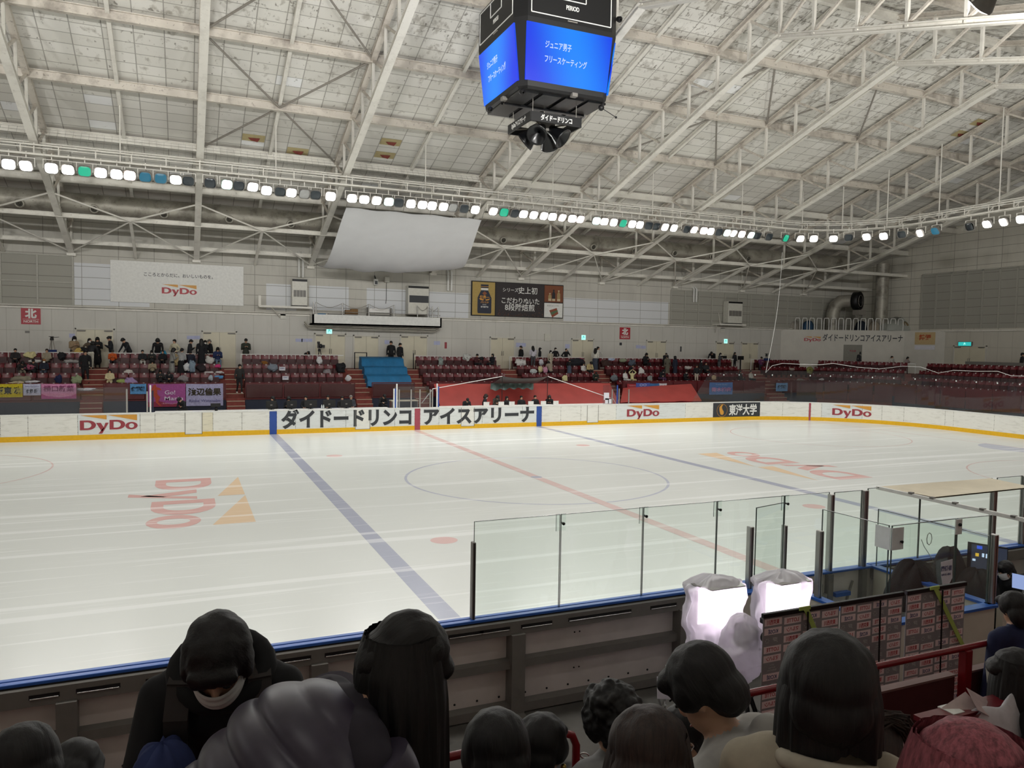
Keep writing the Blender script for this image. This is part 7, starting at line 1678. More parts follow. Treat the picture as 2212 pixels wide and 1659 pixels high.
def npost(x, y, z0, z1, lab, w=.07, m='metal'):
    o = MB().bevbox(x-w/2, x+w/2, y-.045, y+.045, z0, z1, .012).box(x-.006, x+.006, y-.047, y+.047, z0, z1-.01, 1).build('glass_post', [M[m], M['black']]); tag(o, lab, 'post', 'posts of the near glass')
npost(-7.99, -.05, 1.2, 2.16, 'slim dark post at the free end of the near glass', .045, 'greymetal')
npost(-3.93, -.30, 1.2, 2.08, 'aluminium post right of the left film light')
npost(-3.12, -.10, 1.2, 1.99, 'slim aluminium post behind the right film light', .05)
npost(-3.3, -.95, 1.2, 2.12, 'aluminium post at the left corner of the entrance glass')
npost(-2.18, -.06, 1.1, 2.38, 'tall aluminium post left of the gate'); npost(-1.48, -.06, 1.1, 2.40, 'tall aluminium post right of the gate', .09)
npost(1.56, -.06, 1.2, 2.40, 'tall aluminium post under the canopy at the right', .09); npost(2.36, -.06, 1.2, 2.42, 'tall aluminium post at the right edge of the photo', .09); npost(-1.26, -1.98, 1.2, 2.14, 'aluminium post at the inner corner of the timekeepers box', .08)
def pane(p, q, z0, z1, lab):
    p, q = V(p), V(q); t = thing('rink_glass', lab, 'rink glass', tuple(p)); MB().bar(p+V((0, 0, (z0+z1)/2)), q+V((0, 0, (z0+z1)/2)), .012, z1-z0).build('pane', M['glass'], t)
    d = (q-p).normalized()*.004
    for e, s in ((p, 1), (q, -1)): MB().bar(e+d*s+V((0, 0, z0)), e+d*s+V((0, 0, z1)), .014, .010, up=(1, 0, 0)).build('pane_edge', M['glass_edge'], t)
    MB().bar(p+V((0, 0, z1)), q+V((0, 0, z1)), .014, .008).build('top_edge', M['glass_edge'], t)
pane((-3.82, -.28, 0), (-3.16, -.12, 0), 1.2, 2.33, 'narrow slanted glass pane behind the film lights')
pane((-2.12, -.06, 0), (-1.54, -.06, 0), 1.2, 2.40, 'glass pane in the gate')
pane((-1.42, -.06, 0), (-.25, -.06, 0), 1.2, 2.42, 'glass pane left half under the canopy'); pane((-.24, -.06, 0), (1.5, -.06, 0), 1.2, 2.42, 'glass pane right half under the canopy'); pane((1.63, -.06, 0), (2.3, -.06, 0), 1.2, 2.42, 'glass pane between the right posts'); pane((2.42, -.06, 0), (4.2, -.06, 0), 1.2, 2.42, 'glass pane at the right edge of the photo')
pane((-3.24, -.92, 0), (-3.17, -1.93, 0), 1.2, 2.40, 'glass side pane of the entrance box'); pane((-3.15, -1.95, 0), (-1.98, -1.95, 0), 1.2, 2.40, 'glass back pane of the entrance box, left half'); pane((-1.96, -1.95, 0), (-1.32, -1.97, 0), 1.2, 2.40, 'glass back pane of the entrance box, right half')
pane((-1.27, -.14, 0), (-1.27, -1.92, 0), 1.2, 2.1, 'glass between the entrance and the timekeepers box')
t = thing('glass_clip', 'white corner bracket on the entrance glass', 'bracket', (-3.16, -1.95, 2.25)); MB().box(-3.18, -2.98, -1.985, -1.975, 2.1, 2.38).box(-3.2, -3.19, -1.97, -1.75, 2.1, 2.38).build('clip_plate', M['acrylic'], t); MB().lathe([(.012, 0), (.02, .03), (0, .03)], (-3.03, -1.985, 2.2), (0, -1, 0), 8).build('bolt', M['black'], t)
t = thing('glass_clip', 'clear clip on the back glass of the entrance box', 'clip', (-1.97, -1.96, 2.3)); MB().box(-2.03, -1.91, -1.985, -1.975, 2.2, 2.4).build('clip_plate', M['acrylic'], t); MB().ell((-1.97, -2.0, 2.33), .022).build('bolt', M['black'], t)
# canopy over the timekeepers
t = thing('bench_canopy', 'beige canvas canopy on a white pole over the timekeepers box', 'canopy', (0, -.4, 2.43))
c0, c1, c2, c3 = at(1897, 1051, Z=2.43), at(2140, 1033, Z=2.45), at(2230, 1052, Z=2.43), at(2018, 1074, Z=2.41)
mb = MB().grid(lambda u, v: c0.lerp(c1, u).lerp(c3.lerp(c2, u), v)+V((0, 0, -.05*math.sin(PI*u)*math.sin(PI*v))), 14, 6); mb.grid(lambda u, v: c1.lerp(c0, u).lerp(c2.lerp(c3, u), v)+V((0, 0, -.02-.05*math.sin(PI*u)*math.sin(PI*v))), 14, 6); mb.build('canvas', M['beige'], t)
e = at(2230, 1127, Z=2.40); MB().bevbox(0, 0.001, 0, .001, 0, .001, .0001) 
MB().bar(c0+V((0, .02, -.02)), e, .045, .05).build('pole', M['white'], t)
for f in (.25, .4, .55, .72, .9): p = c0.lerp(e, f); MB().box(p.x-.03, p.x+.03, p.y-.03, p.y+.03, p.z-.0, p.z+.03).build('pole_clip', M['greymetal'], t)
# timekeepers' things
t = thing('monitor', 'wide lit monitor with dark score graphics in the timekeepers box', 'monitor', (.15, -.9, 1.2))
q0, q1 = at(2096, 1171, Y=-.95), at(2178, 1184, Y=-.95); dz = V((0, 0, -.42)); ux = (q1-q0)
mb = MB().add([q0, q1, q1+dz, q0+dz]+[p+V((0, .04, 0)) for p in (q0, q1, q1+dz, q0+dz)], [(0, 1, 2, 3)[::-1], (4, 5, 6, 7), (0, 4, 5, 1), (1, 5, 6, 2), (2, 6, 7, 3), (3, 7, 4, 0)]); mb.build('screen_case', M['black'], t)
def sq(u0, u1, v0, v1, m, nme):
    o = V((0, -.006, 0)); pts = [q0+ux*u+dz*v+o for u, v in ((u0, v1), (u1, v1), (u1, v0), (u0, v0))]
    MB().add(pts, [(0, 1, 2, 3)]).build(nme, M[m], t)
sq(.03, .97, .05, .93, 'screen_dark', 'picture'); 
for u0, u1, v0, v1, m in ((.16, .3, .08, .2, 'screen_blue'), (.13, .22, .36, .48, 'screen_gold'), (.3, .36, .34, .48, 'screen_text'), (.4, .47, .34, .5, 'screen_text'), (.5, .62, .56, .84, 'screen_blue'), (.06, .14, .58, .66, 'screen_text')):
    o = V((0, -.009, 0)); pts = [q0+ux*u+dz*v+o for u, v in ((u0, v1), (u1, v1), (u1, v0), (u0, v0))]; MB().add(pts, [(0, 1, 2, 3)]).build('screen_graphic', M[m], t)
MB().box(q0.x+.25, q0.x+.35, -.95, -.85, .78, q0.z-.4).build('stand', M['black'], t)
t = thing('work_table', 'dark covered table in the timekeepers box', 'table', (.5, -.9, 0)); MB().bevbox(-1.15, 2.8, -1.25, -.35, .74, .80, .01).build('table_top', M['black'], t); MB().box(-1.15, 2.8, -1.22, -1.2, .0, .74).build('table_skirt', fab('16171b'), t)
for i, (px, py, Y, r, lab) in enumerate(((2052, 1205, -.75, (.35, .25, .34), 'black covered machine by the glass in the timekeepers box'), (1975, 1230, -.8, (.5, .3, .26), 'black coat heap at the left of the timekeepers box'), (2110, 1250, -1.2, (.35, .3, .34), 'black rounded bag in front of the monitor'))):
    p = at(px, py, Y=Y); heap((p.x, Y, .80), (r[0], r[1], max(.2, p.z-.8+r[2]*.3)), fab('16171a'), lab, 'covered_equipment', 20+i, 'equipment')
for i, (px, py, Y, lab) in enumerate(((2065, 1240, -1.1, 'green white paper on the timekeepers table'), (2102, 1220, -1.0, 'pale paper beside the monitor'))):
    p = at(px, py, Y=Y); tag(MB().prism([(-.17, -.12), (.15, -.16), (.18, .1), (-.14, .14)], (p.x, Y, .825 if i else .82), (1, 0, 0), (0, 1, 0), .003).build('paper_sheet', M['paper']), lab, 'paper')
q = at(2042, 1240, Y=-1.98); t = thing('glass_notice', 'torn pale notice taped to the entrance glass', 'notice', tuple(q)); mb = MB().prism([(-.11, .17), (.11, .19), (.12, -.06), (.06, -.14), (-.05, -.16), (-.09, -.02)], (q.x, -1.99, q.z), (1, 0, 0), (0, 0, 1), .002); mb.build('paper', M['paper'], t); mb = MB(); put_text(mb, '関係者', .07, (q.x, -1.993, q.z+.08), bold=.03); put_text(mb, '以外立入禁止', .03, (q.x, -1.993, q.z), bold=.02); mb.build('lettering', fab('6a6a88'), t)
p = at(1990, 1165, Y=-.1); t = thing('cable', 'thin white cable looped on the canopy glass', 'cable', tuple(p)); MB().tube([p+V((.12*math.cos(a/8*2*PI)*.5+.16, -.02, .1*math.sin(a/8*2*PI))) for a in range(9)], .008, 5).tube([p, p+V((.05, -.02, -.12)), p+V((.25, -.03, -.35)), p+V((.3, -.05, -.5))], .006, 5).build('cable_loop', M['white'], t)
# ---------------------------------------------------------------- film lights in plastic bags
from mathutils import noise as mnoise
def wrap(c, r, top, bot, name, par, seed, hemamp=.09, sq_=2.6, wr=.05):
    rn = random.Random(seed); ph = [rn.uniform(0, 6.3) for _ in range(8)]
    def f(u, v, k=1.0):
        a = 2*PI*u; ca, sa = math.cos(a), math.sin(a)
        se = (abs(ca)**sq_+abs(sa)**sq_)**(-1/sq_)
        z = top+(bot-top)*v+ (hemamp*(math.sin(2*a+ph[0])+.6*math.sin(3*a+ph[1])))*v*v
        w = min(1, (v*9+.02)**.5)*(1-.75*max(0, v-.55)*(1+.35*math.sin(3*a+ph[2])))*(1+wr*math.sin(9*a+ph[3]+6*v)+.6*wr*math.sin(17*a+ph[4]-5*v)+wr*.6*math.sin(5*a+20*v))*k
        q = V((c[0]+r[0]*ca*se*w, c[1]+r[1]*sa*se*w, z+.02*math.sin(11*a+ph[5])*v))
        return q+mnoise.noise_vector(q*4.5+V((seed, 0, 0)))*.055+mnoise.noise_vector(q*13+V((0, seed, 0)))*.018+V((-.10*v*v if seed == 5 else -.04*v*v, 0, 0))
    mb = MB().grid(lambda u, v: f(u, v), 72, 34); return mb.build(name, M['bag'], par)
for i, (px, py, seed, lab) in enumerate(((1545, 1302, 5, 'bright film light wrapped in a thin plastic bag, left of two'), (1688, 1290, 9, 'bright film light wrapped in a thin plastic bag, right of two'))):
    Y = -1.5; p = at(px, py, Y=Y); t = thing('film_light', lab, 'film light', (p.x, Y, 0))
    MB().bevbox(p.x-.30, p.x+.30, Y-.03, Y+.10, p.z-.24, p.z+.24, .015).build('light_case', M['greymetal'], t); MB().box(p.x-.27, p.x+.27, Y-.036, Y-.03, p.z-.21, p.z+.21).build('light_panel', M['softlight'], t)
    MB().prism([(-.3, 0), (.3, 0), (.24, .22), (-.24, .22)], (p.x, Y-.02, p.z+.25), (1, 0, 0), (0, -1, 0), .01).build('barn_door', M['metal'], t)
    wrap((p.x, Y), (.37, .24), p.z+.33, p.z-.62, 'plastic_cover', t, seed, .10 if i == 0 else .06)
    MB().tube([(p.x, Y+.04, .7), (p.x, Y+.04, p.z-.2)], .016, 8).tube([(p.x, Y+.04, .3), (p.x, Y+.04, .75)], .02, 8).build('stand_tube', M['black'], t); MB().lathe([(.03, 0), (.04, .02), (.03, .05)], (p.x, Y+.04, .74), (0, 0, 1), 10).build('stand_collar', M['black'], t)
    for k in range(3): a = k*2*PI/3+.4; MB().tube([(p.x, Y+.04, .55), (p.x+.42*math.cos(a), Y+.04+.42*math.sin(a), .02)], .013, 6).build('leg', M['black'], t)
    MB().tube([(p.x-.1, Y, p.z-.3), (p.x-.14, Y-.02, p.z-.62), (p.x-.2, Y, p.z-.85), (p.x-.15, Y+.05, .02)], .007, 5).build('power_cord', M['black'], t)
    ld = bpy.data.lights.new('film_light_glow', 'AREA'); ld.shape = 'RECTANGLE'; ld.size = .5; ld.size_y = .4; ld.energy = 9; ld.color = (1, .93, 1)
    lo = bpy.data.objects.new('film_light_glow', ld); C.objects.link(lo); lo.parent = t; lo.location = (0, -.06, p.z); lo.rotation_euler = (math.radians(90), 0, 0)
# camera in a bag with a paper sign
Y = -2.2; p = at(1604, 1400, Y=Y); t = thing('bagged_camera', 'television camera under a cloudy plastic bag with a handwritten paper sign', 'camera', (p.x, Y, 0))
MB().bevbox(p.x-.04, p.x+.12, Y-.12, Y+.12, p.z+.0, p.z+.25, .03).build('camera_body', M['black'], t)
def egg(u, v):
    a = 2*PI*u; w = max(.03, math.sin(PI*min(.97, max(.0, v)))**.45)*(1-.12*math.cos(PI*v))
    q = V((p.x+.25*math.cos(a)*w, Y+.24*math.sin(a)*w, p.z+.37-.72*v)); return q+mnoise.noise_vector(q*5)*.05+mnoise.noise_vector(q*16)*.02
MB().grid(egg, 60, 34).build('plastic_cover', M['bag'], t)
MB().lathe([(.05, 0), (.09, .08), (.085, .1), (0, .06)], (p.x+.10, Y-.2, p.z+.19), (.2, -1, 0), 14).build('lens_hood', M['black'], t); MB().bevbox(p.x+.13, p.x+.24, Y-.22, Y-.1, p.z+.30, p.z+.36, .01).build('viewfinder', M['black'], t)
s0 = V((p.x+.15, Y-.37, p.z+.04)); su = V((.97, 0, .18)).normalized(); sv = V((-.18, 0, .97)).normalized()
MB().prism([(-.16, -.14), (.16, -.14), (.16, .13), (-.16, .13)], s0, su, sv, .002).build('paper_sign', M['paper'], t)
mb = MB(); put_text(mb, 'FODでの配信', .06, s0+sv*.08+V((0, -.004, 0)), su, sv, .015, width=.27); put_text(mb, '足元より撮影', .075, s0+V((0, -.004, 0)), su, sv, .015, width=.27); put_text(mb, 'おいで注意', .075, s0-sv*.085+V((0, -.004, 0)), su, sv, .015, width=.25); mb.build('handwriting', fab('2a2a33'), t)
for k in range(3): a = k*2*PI/3+.2; MB().tube([(p.x, Y, p.z-.28), (p.x+.5*math.cos(a), Y+.5*math.sin(a), .02)], .018, 6).tube([(p.x+.03, Y, p.z-.28), (p.x+.5*math.cos(a)+.03, Y+.5*math.sin(a), .02)], .01, 6).build('leg', M['black'], t)
rn = random.Random(3); mb = MB()
for k in range(6):
    pts = [V((p.x+rn.uniform(-.3, .45), Y+rn.uniform(-.3, .3), .55-.5*j/5+rn.uniform(-.04, .04))) for j in range(6)]; mb.tube(pts, .007, 5)
mb.build('cables', M['black'], t)
# folding chair with a paper
cx, cy = -5.78, -1.3; t = thing('folding_chair', 'steel folding chair with a round blue back', 'chair', (cx, cy, 0), 0)
def C3(x, y, z): return V((cx+x*.86+y*.5, cy-x*.5+y*.86, z))
mb = MB().tube([C3(-.19+.0, .05, .60)]+[C3(.20*math.cos(a), .05+.03*math.sin(a), .66+.17*math.sin(a)) for a in [PI*(1-k/12) for k in range(13)]]+[C3(.19, .05, .60)], .011, 8); mb.build('back_frame', M['chrome'], t)
mb = MB().grid(lambda u, v: C3(.175*(2*u-1)*math.sqrt(max(0, 1-(2*v-1)**2)), .05, .66+.145*(2*v-1)), 10, 8); mb.grid(lambda u, v: C3(-.175*(2*u-1)*math.sqrt(max(0, 1-(2*v-1)**2)), .075, .66+.145*(2*v-1)), 10, 8); mb.build('backrest', fab('1d2c4c'), t)
MB().bevbox(cx-.19, cx+.19, cy-.36, cy+.02, .41, .45, .02).build('seat', fab('23272e'), t)
for s in (-1, 1): MB().tube([C3(s*.2, .06, .7), C3(s*.2, -.1, .42), C3(s*.2, -.42, .012)], .011, 6).build('leg', M['chrome'], t); MB().tube([C3(s*.2, -.3, .42), C3(s*.2, .0, .2), C3(s*.2, .18, .012)], .011, 6).build('leg', M['chrome'], t)
MB().tube([C3(-.2, -.25, .2), C3(.2, -.25, .2)], .009, 6).build('crossbar', M['chrome'], t)
p = at(1430, 1482, Y=-1.55); t = thing('sign_stand', 'thin steel stand holding a tilted white card', 'sign stand', (p.x, -1.5, 0))
mb = MB().prism([(-.11, -.10), (.09, -.14), (.11, .09), (-.09, .14)], (p.x, -1.6, p.z), (1, 0, 0), (0, .2, .98), .004); mb.build('card', M['paper'], t); MB().prism([(.02, .02), (.16, .0), (.16, .18), (.04, .2)], (p.x, -1.585, p.z), (1, 0, 0), (0, .2, .98), .004).build('card_back', M['black'], t)
MB().tube([(p.x-.08, -1.6, p.z-.1), (p.x+.02, -1.62, .25), (p.x+.1, -1.65, .01)], .011, 6).build('leg', M['chrome'], t); MB().tube([(p.x+.08, -1.55, p.z-.1), (p.x+.02, -1.4, .25), (p.x-.1, -1.3, .01)], .011, 6).build('leg', M['chrome'], t)
# ---------------------------------------------------------------- sponsor roll-up stands (seen from behind, print shows through reversed)
GF_ = plain('grey printed fabric', '8d888a', .8, var=.03); PK = plain('pale printed patch', 'ead4d5', .8, var=.03); RD = fab('b8484c'); PB = fab('5a5a7c'); GYT = fab('c4bfc0')
SEQ = ['東京西川', 'KOSÉ', 'JSF', 'LOTTE', 'マルハン']
def rollup(x0, x1, lab, k0, gx_):
    Y = -3.0; zt = 2.01; t = thing('rollup_banner', lab, 'banner stand', ((x0+x1)/2, Y, 0), 0, 'sponsor roll-up stands')
    MB().box(x0, x1, Y-.004, Y+.004, .08, zt).build('banner_sheet', GF_, t); MB().bevbox(x0-.01, x1+.01, Y-.02, Y+.02, zt-.035, zt+.01, .006).build('top_bar', M['black'], t); MB().bevbox(x0, x1, Y-.09, Y+.09, 0, .09, .02).build('base', M['metal'], t)
    w = x1-x0; pm, pr_, pb, pg = MB(), MB(), MB(), MB(); cw = w/4
    for c in range(4):
        for r in range(21):
            cx = x0+cw*(c+.5); cz = zt-.085-.0905*r-.012*(c % 2)
            what = SEQ[(r+[0, 3, 1, 4][c]+k0) % 5]
            if r % 6 == 5 and c % 2 == 0: what = 'FED'
            o = (cx, Y-.0055, cz); ux = (-1, 0, 0); uy = (0, 0, 1)
            if what in ('JSF', 'FED'):
                if what == 'JSF': put_text(pg, 'JSF', .05, (cx+.03, Y-.0055, cz), ux, uy, .01, th=.001)
                else:
                    for j, s in enumerate(('JAPAN', 'SKATING', 'FEDERATION')): put_text(pg, s, .02, (cx, Y-.0055, cz+.025-.025*j), ux, uy, .0, th=.001)
                if what == 'JSF':
                    for a in range(6): pg.box(cx-.07-.004+.02*math.cos(a*PI/3), cx-.07+.004+.02*math.cos(a*PI/3), Y-.006, Y-.0045, cz-.004+.02*math.sin(a*PI/3), cz+.004+.02*math.sin(a*PI/3))
                continue
            pm.box(cx-cw*.44, cx+cw*.44, Y-.0048, Y-.004, cz-.034, cz+.034)
            put_text(pb if what == 'KOSÉ' else pr_, what, .052, o, ux, uy, .02 if what != 'LOTTE' else .015, th=.001, width=cw*(.62 if what != 'KOSÉ' else .5))
    pm.build('printed_patches', PK, t, kind='stuff'); pr_.build('red_lettering', RD, t, kind='stuff'); pb.build('blue_lettering', PB, t, kind='stuff'); pg.build('pale_lettering', GYT, t, kind='stuff')
    MB().tube([(gx_, Y-.05, zt-.02), (gx_+.02, Y-.055, .75)], .009, 6).tube([(gx_+.02, Y-.055, .75), (gx_+.02, Y-.05, .09)], .014, 6).build('support_pole', M['black'], t)
    return t
ra = [at(a, 1300, Y=-3.0).x for a in (1650, 1813, 1816, 1949, 1958, 2083)]
gpx = [at(a, 1300, Y=-3.0).x for a in (1738, 1893, 2026)]
rollup(ra[0], ra[1], 'grey sponsor roll-up stand beside the bagged camera', 0, gpx[0]); rollup(ra[2], ra[3], 'grey sponsor roll-up stand in the middle', 0, gpx[1]); rollup(ra[4], ra[5], 'grey sponsor roll-up stand at the right of the row', 4, gpx[2])
for px0, py0, px1, py1, lab in ((1742, 1316, 1782, 1412, 'yellow green tape strip across the first sponsor stand'), (2022, 1272, 2082, 1398, 'yellow green tape strip across the right sponsor stand')):
    a, b = at(px0, py0, Y=-3.04), at(px1, py1, Y=-3.04); d = (b-a).normalized(); n = V((-d.z, 0, d.x))*.028
    mb = MB().add([a-n, a+n, b+n*.9, b-n*.9]+[p+V((0, .006, 0)) for p in (a-n, a+n, b+n*.9, b-n*.9)], [(0, 1, 2, 3), (7, 6, 5, 4), (0, 4, 5, 1), (1, 5, 6, 2), (2, 6, 7, 3), (3, 7, 4, 0)])
    mb.box(a.x-.09, a.x+.05, -3.045, -3.035, a.z-.005, a.z+.03); tag(mb.build('tape_strip', M['green_tape']), lab, 'tape')
# floor drain and hatch on the concrete
p = at(1005, 1540, Z=0); tag(MB().box(p.x-.22, p.x+.22, p.y-.09, p.y+.09, -.02, -.008).build('floor_drain', M['black']), 'small dark drain cover on the floor behind the boards', 'drain')
# ---------------------------------------------------------------- near stand
ns = thing('grandstand', 'near side stand under the camera with red front rail', 'grandstand', (-8, -7, 0))
mb = MB()
for k in range(4): mb.box(-30, 12, -(ROWY[k]-30+.05) if k < 3 else YN, -(ROWY[k]-30-.75), (0 if k == 0 else ROWZ[k-1]), ROWZ[k])
mb.build('tier', M['tread'], ns)
def nrail(x0, x1, posts, loopx=None, lab=''):
    t = thing('front_rail', lab, 'rail', ((x0+x1)/2, -4.8, 1.47)); Z = 2.32; r = .024
    pts = [V((x0, -4.8, Z))]
    if loopx is not None: pts += [V((loopx-.09, -4.8, Z)), V((loopx-.03, -4.8, Z-.025)), V((loopx, -4.8, Z-.09)), V((loopx, -4.8, 1.47))]
    else: pts += [V((x1, -4.8, Z))]
    MB().tube(pts, r, 12).build('handrail', M['rail_red'], t)
    for x in posts: MB().bevbox(x-.035, x+.035, -4.84, -4.77, 1.47, Z-.01, .008).build('post', M['rail_red'], t)
    return t
t = nrail(-22, None if False else -9.0, [-11.4], at(1245, 1590, Y=-4.8).x, 'dark red front rail with a rounded end at the left of the gangway')
lx = at(1245, 1590, Y=-4.8).x
MB().tube([(lx-.3, -4.8, 2.0), (lx, -4.8, 2.0)], .022, 8).build('lower_bar', M['rail_red'], t); MB().bevbox(lx-.28, lx-.18, -4.86, -4.78, 1.47, 2.15, .01).build('end_panel', M['maroon'], t)
for a, b in ((-14, -11.6), (-11.55, lx-.4)): MB().box(a, b, -4.78, -4.74, 1.3, 2.14).build('parapet_panel', M['parapet_brown'], t)
rx = at(1535, 1508, Y=-4.8).x
t = nrail(rx, 9.0, [at(2085, 1410, Y=-4.8).x, -3.4, -1], None, 'dark red front rail running to the right past the sponsor stands')
px_ = at(2080, 1430, Y=-4.8).x
for a, b in ((rx+.05, px_-.05), (px_+.13, -3.45), (-3.3, -1.05)):
    MB().bevbox(a, b, -4.78, -4.72, 1.2, 2.10, .008).build('parapet_panel', M['parapet_brown'], t); MB().box(a, b, -4.785, -4.715, 2.10, 2.115).build('lit_edge_strip', plain('maroon lit edge', '7a5f5b', .6), t)  # lit top edge of the panel, painted as a paler strip
t = thing('gangway_chain', 'short steel chain across the gangway gap', 'chain', (lx+.2, -4.8, 2.1))
c0 = V((lx+.03, -4.8, 2.17)); c1 = V((lx+.52, -4.8, 1.95))
for k in range(9):
    q = c0.lerp(c1, (k+.5)/9)+V((0, 0, -.03*math.sin(PI*(k+.5)/9))); d = (c1-c0).normalized(); n = V((0, 1, 0)) if k % 2 else V((-d.z, 0, d.x))
    MB().tube([q+d*.032*math.cos(a)+n*.015*math.sin(a) for a in [2*PI*j/10 for j in range(10)]], .005, 5, closed=True).build('link', M['metal'], t)
# ---------------------------------------------------------------- people close to the camera
def noisy(me, amp, freq, stretch=(1, 1, 1)):
    me.calc_loop_triangles()
    for v in me.vertices:
        q = V((v.co.x*stretch[0], v.co.y*stretch[1], v.co.z*stretch[2]))*freq
        v.co = v.co+v.normal*(mnoise.noise(q)*amp+mnoise.noise(q*2.3)*amp*.5)
    return me
def hair_cap(kind, curl=0.0):
    mb = MB(); k = 1.0
    if kind == 'short': parts = [((0, .02, .042), (.097, .110, .102)), ((0, .062, -.02), (.082, .062, .075)), ((0, -.062, .078), (.072, .045, .04)), ((-.075, .0, .02), (.03, .06, .05)), ((.075, .0, .02), (.03, .06, .05))]
    elif kind == 'fringe': parts = [((0, .02, .042), (.098, .112, .104)), ((0, .062, -.02), (.083, .062, .078)), ((0, -.074, .072), (.072, .03, .036)), ((-.05, -.080, .05), (.02, .02, .03)), ((.02, -.082, .055), (.02, .018, .03)), ((-.082, -.01, .0), (.022, .05, .06)), ((.082, -.01, .0), (.022, .05, .06))]
    elif kind == 'full': parts = [((0, .022, .045), (.108, .118, .112)), ((0, .065, -.02), (.095, .07, .085)), ((0, -.06, .085), (.08, .05, .045)), ((-.08, .0, .01), (.035, .065, .07)), ((.08, .0, .01), (.035, .065, .07))]
    else: parts = [((0, .02, .04), (.105, .115, .108)), ((0, .06, -.04), (.10, .07, .10)), ((0, -.06, .085), (.08, .05, .04))]
    for c, r in parts: mb.ell(c, r, 0, 20, 14)
    me = remesh(mb, .008, 4, 'hair'); noisy(me, .006+curl, 26 if curl else 22, (1, 1, .35) if not curl else (1, 1, 1)); return me
mk2 = MB()
def _m(u, v, o): 
    a = (u-.5)*2.7; return ((.074+o)*math.sin(a), -.016-(.094+o)*math.cos(a)-.012*math.sin(PI*v)-.0022*math.sin(v*22)*math.cos(a), -.100+.100*v-.010*math.sin(PI*u)*(1-v))
mk2.grid(lambda u, v: _m(u, v, 0), 22, 26); mk2.grid(lambda u, v: _m(1-u, v, -.002), 22, 26)
for s in (-1, 1): mk2.tube([_m(.5+.5*s, .9, 0), (s*.088, .0, .01), (s*.088, .02, -.03), _m(.5+.5*s, .15, 0)], .002, 5)
MASK2 = mk2.mesh('face_mask', M['white'])
def near(px, py, D, yaw, kind, floor, lab, top, bot, hair='short', hmat='hair_fine', lean=None, hd=None, mask=0, curl=0, skirt=0, coat=0, voxel=.011, arms=None, skin='skin', extra=None, hroll=0.0):
    tgt = at(px, py, D=D); d = CAM-tgt; rz = math.atan2(d.x, -d.y)+yaw
    sit = kind.startswith('sit'); hz = .5 if sit else .86
    for _ in range(3):
        B, hc, hp, T = pose_body(kind, skirt, coat, lean, hd, hz, arms); hz = max(.3, hz+(tgt.z-hc.z-floor))
    B, hc, hp, T = pose_body(kind, skirt, coat, lean, hd, hz, arms)
    R3 = Matrix.Rotation(rz, 3, 'Z'); loc = tgt-R3 @ hc
    if extra: extra(B, hc, hp, T)
    me = B.mesh(voxel, 'person_body', 5)
    r = thing('person', lab, 'person', tuple(loc), rz, 'spectators near the camera')
    o = bpy.data.objects.new('person_body', me); C.objects.link(o); o.parent = r
    for i, m in enumerate((M[skin], top if not isinstance(top, str) else fab(top), bot if not isinstance(bot, str) else fab(bot), fab('1c1a1a'))): o.material_slots[i].link = 'OBJECT'; o.material_slots[i].material = m
    def child(nme, me2, m=None, headframe=True):
        c = bpy.data.objects.new(nme, me2); C.objects.link(c); c.parent = r
        if headframe: c.location = hc; c.rotation_euler = (hp, hroll, 0)
        if m is not None: c.material_slots[0].link = 'OBJECT'; c.material_slots[0].material = m
        return c
    if hair: child('hair', hair_cap(hair, curl), M[hmat])
    child('eyes', EYES)
    if mask: child('face_mask', MASK2)
    return r, hc, hp, T, R3, loc, child
FL = ROWZ
# man in black with a mask, bowed towards the camera
r, hc, hp, T, R3, loc, child = near(470, 1425, 2.25, -.12, 'lean', FL[1], 'masked person in black with backpack straps bowing the head towards the camera', '101013', '121215', 'fringe', 'hair_fine', lean=.55, hd=.32, mask=1, voxel=.009)
for s in (-1, 1):
    mb = MB()
    pts = [T(s*.10, .11, .40), T(s*.108, .06, .50), T(s*.115, -.03, .515), T(s*.12, -.105, .46), T(s*.128, -.135, .34), T(s*.135, -.14, .20), T(s*.14, -.13, .05)]
    for a, b in zip(pts[:-1], pts[1:]): mb.bar(a, b+(b-a).normalized()*.01, .068, .016, up=T(0, -1, 0)-T(0, 0, 0) if False else (0, -.8, .6))
    child('backpack_strap', mb.mesh('straps', fab('37312f')), None, False)
mb = MB(); mb.ell(T(0, .17, .10), (.15, .09, .20)); child('backpack', remesh(mb, .02, 4, 'backpack'), fab('161518'), False)
mb = MB(); mb.tube([T(.13*math.cos(a), .02+.10*math.sin(a), .50+.03*math.sin(a)) for a in [2*PI*k/20 for k in range(20)]], .035, 10, closed=True); child('collar', mb.mesh('collar', fab('0e0e10')), None, False)
# long haired woman in a quilted jacket, leaning away to the right
def sidearms(s, sh, hip, hc, T): e = sh+V((s*.06, -.10, -.24)); return e, e+V((0, -.16, -.18))
r, hc, hp, T, R3, loc, child = near(868, 1440, 2.0, 1.95, 'lean', FL[2], 'long dark haired person from behind in a quilted plum jacket leaning to the right', '2b2630', '18181c', 'short', 'hair_fine', lean=.72, hd=.25, arms=sidearms, voxel=.011)
PLUM = plain('plum quilted nylon', '3a3342', .42, var=.08, scale=30)
mb = MB()
def jack(u, v):
    a = 2*PI*u; z = -.22+.70*v; n = 7.5
    w = (.255+.03*math.sin(PI*min(1, v*1.1)))*(1 if v < .72 else math.sqrt(max(.0, 1-((v-.72)/.30)**2)))
    puff = 1+.10*abs(math.sin(PI*n*v+.25*math.sin(a)))**.6
    return T(w*1.0*math.cos(a)*puff, (w*.78)*math.sin(a)*puff+.005, z+.02*math.sin(a)*v)
mb.grid(jack, 56, 90)
